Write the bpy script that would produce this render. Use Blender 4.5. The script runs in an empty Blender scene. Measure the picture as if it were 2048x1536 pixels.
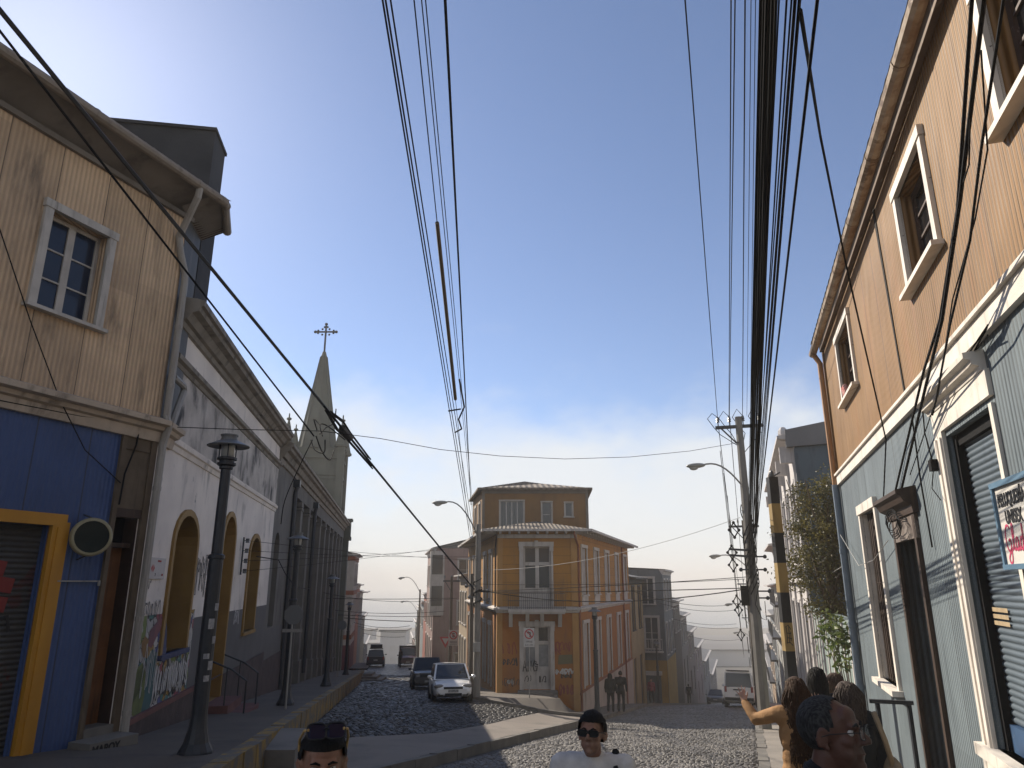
import bpy, bmesh, math, random
from mathutils import Vector, Matrix
random.seed(7)
RAD = math.radians
scene = bpy.context.scene
COL = scene.collection

# ------------------------------------------------------------------ camera
cam_d = bpy.data.cameras.new('camera')
cam = bpy.data.objects.new('camera', cam_d)
COL.objects.link(cam)
cam_d.sensor_fit = 'HORIZONTAL'
cam_d.sensor_width = 36.0
cam_d.lens = 36.0 * 1420.0 / 2048.0
cam_d.clip_start = 0.05
cam_d.clip_end = 6000
PITCH = math.atan(397.0 / 1420.0)
cam.rotation_euler = (math.pi / 2 + PITCH, 0, 0)
scene.camera = cam

# ------------------------------------------------------------------ sky, sun, exposure
SUN_AZ = RAD(-39.3)      # left of straight ahead
SUN_EL = RAD(34.2)
world = bpy.data.worlds.new('World')
scene.world = world
world.use_nodes = True
wn, wl = world.node_tree.nodes, world.node_tree.links
wn.clear()
w_out = wn.new('ShaderNodeOutputWorld')
w_bg = wn.new('ShaderNodeBackground')
w_sky = wn.new('ShaderNodeTexSky')
w_sky.sky_type = 'NISHITA'
w_sky.sun_disc = False
w_sky.sun_elevation = SUN_EL
w_sky.sun_rotation = SUN_AZ
w_sky.altitude = 1500
w_sky.air_density = 1.0
w_sky.dust_density = 0.9
w_sky.ozone_density = 3.5
# real cloud puffs low over the sea, made by direction
w_tc = wn.new('ShaderNodeTexCoord')
w_map = wn.new('ShaderNodeMapping')
w_map.inputs['Scale'].default_value = (1.0, 1.0, 1.6)
w_map.inputs['Location'].default_value = (0.33, 0.1, 0.05)
w_noise = wn.new('ShaderNodeTexNoise')
w_noise.inputs['Scale'].default_value = 3.6
w_noise.inputs['Detail'].default_value = 7
w_noise.inputs['Roughness'].default_value = 0.58
w_sep = wn.new('ShaderNodeSeparateXYZ')
w_band = wn.new('ShaderNodeMapRange')      # how much cloud each height carries
w_band.inputs['From Min'].default_value = 0.02
w_band.inputs['From Max'].default_value = 0.42
w_band.inputs['To Min'].default_value = 0.46
w_band.inputs['To Max'].default_value = -0.30
w_add = wn.new('ShaderNodeMath'); w_add.operation = 'ADD'
w_ramp = wn.new('ShaderNodeMapRange')
w_ramp.interpolation_type = 'SMOOTHSTEP'
w_ramp.inputs['From Min'].default_value = 0.42
w_ramp.inputs['From Max'].default_value = 0.80
w_ramp.inputs['To Min'].default_value = 0.0
w_ramp.inputs['To Max'].default_value = 0.85
w_mix = wn.new('ShaderNodeMix'); w_mix.data_type = 'RGBA'
w_mix.inputs[7].default_value = (5.2, 5.3, 5.3, 1)
w_bg.inputs['Strength'].default_value = 0.060
wl.new(w_tc.outputs['Generated'], w_map.inputs['Vector'])
wl.new(w_map.outputs[0], w_noise.inputs['Vector'])
wl.new(w_tc.outputs['Generated'], w_sep.inputs[0])
wl.new(w_sep.outputs['Z'], w_band.inputs['Value'])
wl.new(w_noise.outputs['Fac'], w_add.inputs[0])
wl.new(w_band.outputs[0], w_add.inputs[1])
w_back = wn.new('ShaderNodeMapRange')     # extra cloud added out of view behind the viewer, brightens shaded fronts
w_back.interpolation_type = 'SMOOTHSTEP'
w_back.inputs['From Min'].default_value = 0.15
w_back.inputs['From Max'].default_value = -0.55
w_back.inputs['To Min'].default_value = 0.0
w_back.inputs['To Max'].default_value = 0.34
w_add2 = wn.new('ShaderNodeMath'); w_add2.operation = 'ADD'
wl.new(w_sep.outputs['Y'], w_back.inputs['Value'])
wl.new(w_add.outputs[0], w_add2.inputs[0]); wl.new(w_back.outputs[0], w_add2.inputs[1])
wl.new(w_add2.outputs[0], w_ramp.inputs['Value'])
wl.new(w_ramp.outputs[0], w_mix.inputs[0])
w_tint = wn.new('ShaderNodeMix'); w_tint.data_type = 'RGBA'; w_tint.blend_type = 'MULTIPLY'
w_tint.inputs[0].default_value = 1.0; w_tint.inputs[7].default_value = (0.77, 0.79, 0.84, 1)
wl.new(w_sky.outputs[0], w_tint.inputs[6])
w_hs = wn.new('ShaderNodeHueSaturation'); w_hs.inputs['Saturation'].default_value = 0.93
wl.new(w_tint.outputs[2], w_hs.inputs['Color'])
wl.new(w_hs.outputs[0], w_mix.inputs[6])
wl.new(w_mix.outputs[2], w_bg.inputs['Color'])
wl.new(w_bg.outputs[0], w_out.inputs['Surface'])

sun_d = bpy.data.lights.new('sun', 'SUN')
sun_d.energy = 2.5
sun_d.angle = RAD(0.5)
sun_d.color = (1.0, 0.90, 0.76)
sun = bpy.data.objects.new('sun', sun_d)
COL.objects.link(sun)
sdir = Vector((math.sin(SUN_AZ) * math.cos(SUN_EL), math.cos(SUN_AZ) * math.cos(SUN_EL), math.sin(SUN_EL)))
sun.rotation_euler = sdir.to_track_quat('Z', 'Y').to_euler()

scene.view_settings.view_transform = 'Standard'
scene.view_settings.look = 'None'
scene.view_settings.gamma = 1.0
scene.view_settings.use_curve_mapping = False
scene.view_settings.exposure = 1.54
scene.cycles.max_bounces = 6
scene.cycles.diffuse_bounces = 3
scene.cycles.glossy_bounces = 3
scene.cycles.volume_bounces = 1
scene.cycles.use_denoising = True
HAZE = 0.0013

# ------------------------------------------------------------------ mesh helpers
def V(*a): return Vector(a)

class Fr:
    """A facade's own axes: s along it, d out of it, z up."""
    def __init__(self, o, d, n):
        self.o, self.d, self.n = o, d, n
    def P(self, s, d, z):
        return Vector((self.o[0] + self.d[0] * s + self.n[0] * d, self.o[1] + self.d[1] * s + self.n[1] * d, z))
    def shift(self, s=0, d=0):
        p = self.P(s, d, 0)
        return Fr((p.x, p.y), self.d, self.n)
XY = Fr((0, 0), (1, 0), (0, 1))

class MB:
    def __init__(self):
        self.v, self.f, self.m = [], [], []
    def poly(self, pts, m=0):
        i = len(self.v)
        self.v += [tuple(p) for p in pts]
        self.f.append(tuple(range(i, i + len(pts)))); self.m.append(m)
    def grid(self, rows, m=0, close=False):
        i = len(self.v); n = len(rows[0])
        for r in rows: self.v += [tuple(p) for p in r]
        for a in range(len(rows) - 1):
            for b in range(n if close else n - 1):
                c = (b + 1) % n
                self.f.append((i + a * n + b, i + a * n + c, i + (a + 1) * n + c, i + (a + 1) * n + b)); self.m.append(m)
    def box(self, fr, s0, s1, d0, d1, z0, z1, m=0):
        p = [fr.P(s, d, z) for z in (z0, z1) for d in (d0, d1) for s in (s0, s1)]
        self.hexa(p, m)
    def hexa(self, p, m=0):
        i = len(self.v); self.v += [tuple(q) for q in p]
        q = [Vector(x) for x in p]
        flip = (q[1] - q[0]).cross(q[2] - q[0]).dot(q[4] - q[0]) > 0
        for f in ((0, 1, 3, 2), (4, 6, 7, 5), (0, 4, 5, 1), (2, 3, 7, 6), (0, 2, 6, 4), (1, 5, 7, 3)):
            f = tuple(i + k for k in f)
            self.f.append(f[::-1] if flip else f); self.m.append(m)
    def bar(self, a, b, w, h, m=0, up=(0, 0, 1)):
        a, b = Vector(a), Vector(b); t = (b - a).normalized(); u = Vector(up)
        x = t.cross(u)
        if x.length < 1e-4: x = t.cross(Vector((1, 0, 0)))
        x.normalize(); y = x.cross(t)
        self.hexa([q + x * (sx * w / 2) + y * (sy * h / 2) for q in (a, b) for sy in (-1, 1) for sx in (-1, 1)], m)
    def tube(self, pts, r, n=6, m=0, caps=True):
        pts = [Vector(p) for p in pts]
        if not isinstance(r, (list, tuple)): r = [r] * len(pts)
        rows = []; ref = None
        for k, p in enumerate(pts):
            t = (pts[min(k + 1, len(pts) - 1)] - pts[max(k - 1, 0)]).normalized()
            if ref is None:
                ref = t.cross(Vector((0, 0, 1)))
                if ref.length < 0.05: ref = t.cross(Vector((1, 0, 0)))
            else:
                ref = ref - t * ref.dot(t)
            ref.normalize(); y = t.cross(ref)
            rows.append([p + (ref * math.cos(2 * math.pi * j / n) + y * math.sin(2 * math.pi * j / n)) * r[k] for j in range(n)])
        i = len(self.v)
        self.grid(rows, m, True)
        if caps:
            self.f.append(tuple(i + j for j in range(n))[::-1]); self.m.append(m)
            e = i + (len(rows) - 1) * n
            self.f.append(tuple(e + j for j in range(n))); self.m.append(m)
    def lathe(self, c, prof, n=12, m=0, axis=None):
        c = Vector(c); rows = []
        q = Matrix.Identity(3) if axis is None else Vector((0, 0, 1)).rotation_difference(Vector(axis).normalized()).to_matrix()
        for r, z in prof:
            rows.append([c + q @ Vector((r * math.cos(2 * math.pi * j / n), r * math.sin(2 * math.pi * j / n), z)) for j in range(n)])
        i = len(self.v)
        self.grid(rows, m, True)
        if prof[0][0] > 1e-4: self.f.append(tuple(i + j for j in range(n))[::-1]); self.m.append(m)
        e = i + (len(rows) - 1) * n
        if prof[-1][0] > 1e-4: self.f.append(tuple(e + j for j in range(n))); self.m.append(m)
    def ball(self, c, r, n=10, k=7, m=0, rot=None):
        if not isinstance(r, (list, tuple)): r = (r, r, r)
        c = Vector(c); rows = []
        for a in range(k + 1):
            t = math.pi * a / k; st = max(math.sin(t), 1e-3)
            row = []
            for j in range(n):
                p = Vector((r[0] * st * math.cos(2 * math.pi * j / n), r[1] * st * math.sin(2 * math.pi * j / n), -r[2] * math.cos(t)))
                if rot is not None: p = rot @ p
                row.append(c + p)
            rows.append(row)
        i = len(self.v)
        self.grid(rows, m, True)
        self.f.append(tuple(i + j for j in range(n))[::-1]); self.m.append(m)
        e = i + k * n
        self.f.append(tuple(e + j for j in range(n))); self.m.append(m)
    def cap(self, a, b, ra, rb, n=10):
        """A tapered limb segment with round ends."""
        self.tube([a, b], [ra, rb], n); self.ball(a, ra, n, 6); self.ball(b, rb, n, 6)
    def prism(self, fr, poly, d0, d1, m=0):
        i = len(self.v); n = len(poly)
        self.v += [tuple(fr.P(s, d0, z)) for s, z in poly] + [tuple(fr.P(s, d1, z)) for s, z in poly]
        self.f.append(tuple(range(i, i + n))[::-1]); self.m.append(m)
        self.f.append(tuple(range(i + n, i + 2 * n))); self.m.append(m)
        for k in range(n):
            l = (k + 1) % n
            self.f.append((i + k, i + l, i + n + l, i + n + k)); self.m.append(m)
    def wall(self, fr, s0, s1, z0, z1, holes=(), d=0.0, rev=0.2, m=0, mr=None):
        """A wall face with rectangular holes (s0,s1,z0,z1) and their reveals."""
        mr = m if mr is None else mr
        S = sorted({s0, s1} | {h[0] for h in holes} | {h[1] for h in holes}); Z = sorted({z0, z1} | {h[2] for h in holes} | {h[3] for h in holes})
        S = [s for s in S if s0 <= s <= s1]; Z = [z for z in Z if z0 <= z <= z1]
        for a, b in zip(S, S[1:]):
            for c, e in zip(Z, Z[1:]):
                sm, zm = (a + b) / 2, (c + e) / 2
                if any(h[0] < sm < h[1] and h[2] < zm < h[3] for h in holes): continue
                self.poly([fr.P(a, d, c), fr.P(b, d, c), fr.P(b, d, e), fr.P(a, d, e)], m)
        for h in holes:
            a, b, c, e = h[:4]
            q = [(a, c), (b, c), (b, e), (a, e)]
            for k in range(4):
                p, r = q[k], q[(k + 1) % 4]
                self.poly([fr.P(p[0], d, p[1]), fr.P(r[0], d, r[1]), fr.P(r[0], d - rev, r[1]), fr.P(p[0], d - rev, p[1])], mr)
    def ribbon(self, fr, pts, w, d, m=0):
        """A painted stroke lying on a facade."""
        P2 = [Vector((p[0], p[1])) for p in pts]; L, R = [], []
        for k, p in enumerate(P2):
            t = P2[min(k + 1, len(P2) - 1)] - P2[max(k - 1, 0)]
            t = t.normalized() if t.length > 1e-6 else Vector((1, 0))
            nn = Vector((-t.y, t.x)) * (w / 2)
            L.append(p + nn); R.append(p - nn)
        rows = [[fr.P(a.x, d, a.y) for a in L], [fr.P(a.x, d, a.y) for a in R]]
        self.grid(rows, m)

ORG = {}
def setp(o, label=None, cat=None, group=None, kind=None):
    if label: o['label'] = label
    if cat: o['category'] = cat
    if group: o['group'] = group
    if kind: o['kind'] = kind
    return o
def root(name, label, cat, org=(0, 0, 0), group=None):
    o = bpy.data.objects.new(name, None); COL.objects.link(o)
    o.empty_display_size = 0.3
    o.location = org; ORG[o.name] = Vector(org)
    return setp(o, label, cat, group)
def build(name, mb, mats, parent=None, org=None, smooth=False, label=None, cat=None, group=None, kind=None):
    if org is None:
        org = ORG[parent.name] if parent is not None else Vector((0, 0, 0))
    org = Vector(org)
    me = bpy.data.meshes.new(name)
    me.from_pydata([(v[0] - org.x, v[1] - org.y, v[2] - org.z) for v in mb.v], [], mb.f)
    if not isinstance(mats, (list, tuple)): mats = [mats]
    for m in mats: me.materials.append(m)
    me.polygons.foreach_set('material_index', mb.m)
    if smooth: me.polygons.foreach_set('use_smooth', [True] * len(mb.f))
    uv = me.uv_layers.new(name='UVMap').data
    for p in me.polygons:                       # box mapping in metres, continuous along a wall
        n = p.normal
        if abs(n.z) > 0.75:
            for li in p.loop_indices:
                c = mb.v[me.loops[li].vertex_index]; uv[li].uv = (c[0], c[1])
        else:
            t = Vector((-n.y, n.x)); t.normalize()
            if t.x < -1e-6 or (abs(t.x) <= 1e-6 and t.y < 0): t = -t
            for li in p.loop_indices:
                c = mb.v[me.loops[li].vertex_index]; uv[li].uv = (c[0] * t.x + c[1] * t.y, c[2])
    me.update()
    o = bpy.data.objects.new(name, me); COL.objects.link(o)
    if parent is not None:
        o.parent = parent
    else:
        o.location = org
    ORG[o.name] = org
    return setp(o, label, cat, group, kind)
def dup(o, loc=None, rotz=None, label=None, parent=None):
    c = o.copy(); COL.objects.link(c)
    if parent is not None: c.parent = parent
    if loc is not None: c.location = loc
    if rotz is not None: c.rotation_euler = (0, 0, rotz)
    if label: c['label'] = label
    for ch in list(o.children): dup(ch, parent=c)
    return c
DG = None
def bake(o):
    """Apply an object's modifiers to its own mesh."""
    bpy.context.view_layer.update()
    dg = bpy.context.evaluated_depsgraph_get()
    me = bpy.data.meshes.new_from_object(o.evaluated_get(dg))
    me.name = o.data.name
    o.modifiers.clear(); o.data = me
    return o
def voxel(o, size, smooth=2, fac=0.5):
    md = o.modifiers.new('r', 'REMESH'); md.mode = 'VOXEL'; md.voxel_size = size; md.use_smooth_shade = True
    if smooth:
        s = o.modifiers.new('s', 'SMOOTH'); s.factor = fac; s.iterations = smooth
    return bake(o)

# ------------------------------------------------------------------ materials
class NT:
    def __init__(self, name):
        self.mat = bpy.data.materials.new(name); self.mat.use_nodes = True
        self.n, self.l = self.mat.node_tree.nodes, self.mat.node_tree.links
        self.n.clear()
        self.out = self.n.new('ShaderNodeOutputMaterial')
        self.b = self.n.new('ShaderNodeBsdfPrincipled')
        self.l.new(self.b.outputs[0], self.out.inputs['Surface'])
        self.uv = self.n.new('ShaderNodeTexCoord').outputs['UV']
    def link(self, a, b): self.l.new(a, b)
    def math(self, op, a, b=None, c=None):
        x = self.n.new('ShaderNodeMath'); x.operation = op
        for i, q in enumerate((a, b, c)):
            if q is None: continue
            if isinstance(q, (int, float)): x.inputs[i].default_value = q
            else: self.l.new(q, x.inputs[i])
        return x.outputs[0]
    def scaled(self, su, sv, sw=1.0, loc=(0, 0, 0), vec=None):
        x = self.n.new('ShaderNodeMapping'); x.inputs['Scale'].default_value = (su, sv, sw); x.inputs['Location'].default_value = loc
        self.l.new(vec or self.uv, x.inputs['Vector']); return x.outputs[0]
    def noise(self, vec, scale=1.0, detail=5, rough=0.55, dist=0.0):
        x = self.n.new('ShaderNodeTexNoise'); x.inputs['Scale'].default_value = scale; x.inputs['Detail'].default_value = detail
        x.inputs['Roughness'].default_value = rough; x.inputs['Distortion'].default_value = dist
        self.l.new(vec, x.inputs['Vector']); return x.outputs['Fac']
    def ramp(self, v, a, b, lo=0.0, hi=1.0):
        x = self.n.new('ShaderNodeMapRange'); x.interpolation_type = 'SMOOTHSTEP'
        for k, q in (('From Min', a), ('From Max', b), ('To Min', lo), ('To Max', hi)): x.inputs[k].default_value = q
        self.l.new(v, x.inputs['Value']); return x.outputs[0]
    def mix(self, f, a, b, mode='MIX'):
        x = self.n.new('ShaderNodeMix'); x.data_type = 'RGBA'; x.blend_type = mode
        for i, q in ((0, f), (6, a), (7, b)):
            if isinstance(q, (int, float)): x.inputs[i].default_value = q
            elif isinstance(q, tuple): x.inputs[i].default_value = q if len(q) == 4 else q + (1,)
            else: self.l.new(q, x.inputs[i])
        return x.outputs[2]
    def bump(self, h, dist, strength=1.0, prev=None):
        x = self.n.new('ShaderNodeBump'); x.inputs['Distance'].default_value = dist; x.inputs['Strength'].default_value = strength
        self.l.new(h, x.inputs['Height'])
        if prev is not None: self.l.new(prev, x.inputs['Normal'])
        return x.outputs[0]
    def done(self, col, rough=0.8, normal=None, metal=0.0, spec=0.5):
        if isinstance(col, tuple): self.b.inputs['Base Color'].default_value = col + (1,)
        else: self.l.new(col, self.b.inputs['Base Color'])
        if isinstance(rough, (int, float)): self.b.inputs['Roughness'].default_value = rough
        else: self.l.new(rough, self.b.inputs['Roughness'])
        self.b.inputs['Metallic'].default_value = metal
        self.b.inputs['Specular IOR Level'].default_value = spec
        if normal is not None: self.l.new(normal, self.b.inputs['Normal'])
        return self.mat

def M(name, c1, c2=None, ns=2.5, rough=0.75, dirt=None, streak=(5.0, 0.35), dirt_amt=(0.5, 0.75), corr=None, panel=None, peel=None,
      peel_amt=(0.62, 0.66), peel_s=6.0, bump=0.0, bs=30.0, metal=0.0, spec=0.4, loc=(0, 0, 0), planks=None):
    t = NT(name)
    col = c1
    if c2 is not None: col = t.mix(t.ramp(t.noise(t.scaled(ns, ns, 1, loc)), 0.32, 0.68), c1, c2)
    nrm = None
    if panel:
        pw, ph, amt = panel
        s = t.n.new('ShaderNodeSeparateXYZ'); t.link(t.uv, s.inputs[0])
        iu = t.math('FLOOR', t.math('DIVIDE', s.outputs[0], pw))
        iv = t.math('FLOOR', t.math('ADD', t.math('DIVIDE', s.outputs[1], ph), t.math('MULTIPLY', t.math('SINE', t.math('MULTIPLY', iu, 12.9)), 0.35)))
        cb = t.n.new('ShaderNodeCombineXYZ'); t.link(iu, cb.inputs[0]); t.link(iv, cb.inputs[1])
        wn_ = t.n.new('ShaderNodeTexWhiteNoise'); wn_.noise_dimensions = '2D'; t.link(cb.outputs[0], wn_.inputs['Vector'])
        f = t.ramp(wn_.outputs['Value'], 0, 1, 1 - amt, 1 + amt * 0.4)
        g = t.n.new('ShaderNodeCombineColor')
        for k in range(3): t.link(f, g.inputs[k])
        col = t.mix(1.0, col, g.outputs[0], 'MULTIPLY')
        fu = t.math('FRACT', t.math('DIVIDE', s.outputs[0], pw))       # the lapped sheet edge
        edge = t.math('LESS_THAN', fu, 0.022)
        col = t.mix(t.math('MULTIPLY', edge, 0.75), col, (0.03, 0.027, 0.024))
    if dirt is not None:
        f = t.ramp(t.noise(t.scaled(streak[0], streak[1], 1, (3.1, 1.7, 0)), 1.0, 6, 0.6, 0.3), dirt_amt[0], dirt_amt[1])
        f = t.math('MULTIPLY', f, t.ramp(t.noise(t.scaled(0.6, 0.6)), 0.35, 0.65, 0.35, 1.0))
        col = t.mix(f, col, dirt)
    if peel is not None:
        f = t.ramp(t.noise(t.scaled(peel_s, peel_s * 0.8), 1.0, 8, 0.7), peel_amt[0], peel_amt[1])
        col = t.mix(f, col, peel)
    if corr:
        s = t.n.new('ShaderNodeSeparateXYZ'); t.link(t.uv, s.inputs[0])
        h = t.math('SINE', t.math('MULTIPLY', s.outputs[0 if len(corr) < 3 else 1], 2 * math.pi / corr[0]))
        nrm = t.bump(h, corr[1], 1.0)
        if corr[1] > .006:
            col = t.mix(t.ramp(h, -1.0, 0.3, 0.45, 0.0), col, tuple(x * .45 for x in c1))     # groove shading painted into the colour
            nrm = t.bump(t.noise(t.scaled(1.3, .5), 1.0, 2), 0.09, 1.0, nrm)
    if planks:
        s = t.n.new('ShaderNodeSeparateXYZ'); t.link(t.uv, s.inputs[0])
        fz = t.math('FRACT', t.math('DIVIDE', s.outputs[1], planks))
        ln = t.ramp(fz, 0.0, 0.09)
        col = t.mix(ln, t.mix(0.55, col, (0.02, 0.015, 0.01)), col)
    if bump:
        nrm = t.bump(t.noise(t.scaled(bs, bs), 1.0, 6, 0.6), bump, 1.0, nrm)
    return t.done(col, rough, nrm, metal, spec)

def cobble(name, c1, c2, mortar, size=0.13, bump=0.03, rough=0.45):
    t = NT(name)
    d = t.n.new('ShaderNodeTexNoise'); d.inputs['Scale'].default_value = 1.3; t.link(t.uv, d.inputs['Vector'])
    wv = t.n.new('ShaderNodeVectorMath'); wv.operation = 'MULTIPLY_ADD'
    t.link(d.outputs['Color'], wv.inputs[0]); wv.inputs[1].default_value = (0.12, 0.12, 0); t.link(t.uv, wv.inputs[2])
    v = t.n.new('ShaderNodeTexVoronoi'); v.feature = 'DISTANCE_TO_EDGE'; v.voronoi_dimensions = '2D'
    v.inputs['Scale'].default_value = 1 / size; v.inputs['Randomness'].default_value = 0.72
    sc = t.scaled(0.72, 1.15, 1, (0, 0, 0), wv.outputs[0])
    t.link(sc, v.inputs['Vector'])
    v2 = t.n.new('ShaderNodeTexVoronoi'); v2.voronoi_dimensions = '2D'
    v2.inputs['Scale'].default_value = 1 / size; v2.inputs['Randomness'].default_value = 0.72
    t.link(sc, v2.inputs['Vector'])
    sp = t.n.new('ShaderNodeSeparateColor'); t.link(v2.outputs['Color'], sp.inputs[0])
    col = t.mix(sp.outputs[0], c1, c2)
    col = t.mix(t.ramp(t.noise(t.scaled(0.5, 0.5)), 0.3, 0.7, 0.0, 0.45), col, mortar)
    e = t.ramp(v.outputs['Distance'], 0.02, 0.22)
    col = t.mix(t.ramp(v.outputs['Distance'], 0.02, 0.09), mortar, col)
    h = t.math('ADD', e, t.math('MULTIPLY', sp.outputs[1], 0.55))
    n1 = t.bump(h, bump, 1.0)
    n1 = t.bump(t.noise(t.scaled(45, 45), 1, 4), 0.004, 1.0, n1)
    return t.done(col, t.ramp(sp.outputs[2], 0, 1, rough - 0.1, rough + 0.22), n1, 0, 0.5)

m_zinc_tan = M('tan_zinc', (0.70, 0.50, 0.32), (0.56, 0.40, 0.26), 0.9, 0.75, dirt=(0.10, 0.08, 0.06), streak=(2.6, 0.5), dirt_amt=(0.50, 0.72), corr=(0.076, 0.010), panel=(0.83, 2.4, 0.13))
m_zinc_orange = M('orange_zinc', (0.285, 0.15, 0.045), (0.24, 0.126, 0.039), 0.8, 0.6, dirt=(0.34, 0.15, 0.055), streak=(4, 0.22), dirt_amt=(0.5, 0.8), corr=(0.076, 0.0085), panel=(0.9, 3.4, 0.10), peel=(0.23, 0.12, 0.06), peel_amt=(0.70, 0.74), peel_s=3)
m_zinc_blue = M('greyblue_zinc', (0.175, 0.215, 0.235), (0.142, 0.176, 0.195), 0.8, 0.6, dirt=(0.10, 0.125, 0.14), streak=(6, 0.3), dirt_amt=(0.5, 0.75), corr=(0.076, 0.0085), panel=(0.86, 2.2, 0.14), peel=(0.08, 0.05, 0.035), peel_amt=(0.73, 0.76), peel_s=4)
m_blue_sheet = M('cobalt_sheet', (0.052, 0.092, 0.225), (0.044, 0.078, 0.19), 0.7, 0.6, corr=(0.076, 0.004), panel=(0.88, 2.9, 0.10), dirt=(0.02, 0.03, 0.06), streak=(3, 0.3))
m_white_paint = M('flaking_white_paint', (0.76, 0.70, 0.62), (0.64, 0.59, 0.52), 3, 0.65, peel=(0.10, 0.07, 0.05), peel_amt=(0.66, 0.69), peel_s=7, dirt=(0.26, 0.22, 0.18), streak=(6, 0.6), bump=0.002)
m_white_trim = M('white_trim', (0.50, 0.465, 0.42), (0.40, 0.37, 0.335), 2.5, 0.7, peel=(0.09, 0.075, 0.06), peel_amt=(0.68, 0.71), peel_s=9, dirt=(0.16, 0.14, 0.12), streak=(7, 0.7))
m_tan_trim = M('tan_moulding', (0.50, 0.41, 0.32), (0.40, 0.33, 0.26), 2, 0.8, dirt=(0.06, 0.05, 0.04), streak=(4, 1.2), bump=0.003)
m_plaster_white = M('mildewed_white_plaster', (0.80, 0.73, 0.66), (0.66, 0.60, 0.55), 0.8, 0.85, dirt=(0.10, 0.098, 0.098), streak=(2.2, 0.8), dirt_amt=(0.53, 0.82), bump=0.004, bs=12, peel=(0.20, 0.195, 0.19), peel_amt=(0.60, 0.72), peel_s=1.6)
m_plaster_frieze = M('blackened_plaster', (0.56, 0.51, 0.46), (0.38, 0.345, 0.31), 1.2, 0.9, dirt=(0.035, 0.036, 0.04), streak=(1.7, 1.0), dirt_amt=(0.47, 0.66), bump=0.005, bs=10)
m_cream_mould = M('weathered_cream_moulding', (0.27, 0.24, 0.20), (0.20, 0.175, 0.145), 1.5, 0.85, dirt=(0.05, 0.045, 0.04), streak=(2.5, 1.5), dirt_amt=(0.48, 0.68), bump=0.004)
m_grey_plaster = M('grey_plaster', (0.165, 0.155, 0.14), (0.13, 0.122, 0.11), 0.7, 0.9, dirt=(0.06, 0.056, 0.05), streak=(2, 0.5), bump=0.004, bs=10)
m_church_stone = M('green_grey_church_plaster', (0.14, 0.142, 0.115), (0.11, 0.112, 0.09), 0.5, 0.9, dirt=(0.07, 0.072, 0.062), streak=(0.9, 0.2), bump=0.004)
m_band_grey = M('slate_paint', (0.125, 0.122, 0.122), (0.10, 0.098, 0.099), 1, 0.8, dirt=(0.17, 0.165, 0.165), streak=(5, 0.7), dirt_amt=(0.6, 0.8))
m_plinth = M('stained_red_stone', (0.085, 0.06, 0.056), (0.055, 0.042, 0.04), 2.2, 0.9, dirt=(0.16, 0.12, 0.11), streak=(2.5, 0.7), dirt_amt=(0.55, 0.75), bump=0.02, bs=6)
m_plinth_edge = M('red_plinth_edge', (0.17, 0.075, 0.068), (0.13, 0.06, 0.055), 3, 0.85)
m_ochre_reveal = M('ochre_paint', (0.30, 0.185, 0.055), (0.25, 0.15, 0.045), 2, 0.7)
m_yellow_frame = M('yellow_frame_paint', (0.50, 0.24, 0.022), (0.43, 0.20, 0.018), 1.5, 0.5)
m_glass_dark = NT('dark_glass').done((0.012, 0.013, 0.016), 0.06, None, 0, 0.6)
m_glass_blue = NT('sky_reflecting_glass').done((0.016, 0.022, 0.04), 0.10, None, 0, 0.5)
m_glass_far = NT('window_glass').done((0.035, 0.042, 0.05), 0.12, None, 0, 0.6)
m_black = M('black_rubber', (0.008, 0.008, 0.009), None, rough=0.85, spec=0.15)
m_cable_grey = M('grey_cable', (0.03, 0.03, 0.032), None, rough=0.5)
m_iron = M('painted_iron', (0.022, 0.026, 0.033), (0.03, 0.033, 0.04), 8, 0.45)
m_galv = M('galvanised_pipe', (0.33, 0.32, 0.30), (0.27, 0.26, 0.245), 4, 0.55, dirt=(0.13, 0.115, 0.10), streak=(8, 0.6), metal=0.0)
m_gutter_rust = M('rusty_gutter', (0.42, 0.34, 0.25), (0.28, 0.19, 0.12), 4, 0.55, dirt=(0.13, 0.075, 0.04), streak=(6, 6), dirt_amt=(0.5, 0.62))
m_pipe_bluegrey = M('bluegrey_pipe', (0.15, 0.19, 0.235), (0.12, 0.155, 0.195), 5, 0.5, dirt=(0.3, 0.32, 0.34), streak=(9, 1), dirt_amt=(0.62, 0.7))
m_soffit = M('grey_soffit', (0.20, 0.175, 0.15), (0.155, 0.135, 0.115), 1.5, 0.8, dirt=(0.07, 0.06, 0.05), streak=(2, 2))
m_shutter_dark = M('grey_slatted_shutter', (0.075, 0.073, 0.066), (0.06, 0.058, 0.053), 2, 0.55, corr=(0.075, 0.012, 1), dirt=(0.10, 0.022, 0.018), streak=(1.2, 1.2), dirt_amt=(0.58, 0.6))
m_shutter_blue = M('blue_grey_shutter_steel', (0.11, 0.14, 0.165), (0.09, 0.115, 0.14), 2, 0.42, dirt=(0.06, 0.08, 0.10), streak=(5, 0.7))
m_wood_dark = M('dark_wood', (0.05, 0.028, 0.018), (0.035, 0.02, 0.013), 4, 0.6, dirt=(0.12, 0.07, 0.04), streak=(12, 0.5), dirt_amt=(0.55, 0.75))
m_wood_door = M('orange_brown_wood', (0.20, 0.085, 0.03), (0.15, 0.062, 0.022), 3, 0.55, dirt=(0.06, 0.035, 0.02), streak=(14, 0.5), dirt_amt=(0.5, 0.7))
m_wood_grey = M('weathered_wood', (0.14, 0.105, 0.07), (0.10, 0.075, 0.05), 3, 0.8, dirt=(0.04, 0.03, 0.022), streak=(12, 0.5))
m_void = M('unlit_interior', (0.012, 0.010, 0.009), None, rough=0.9)
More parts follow.
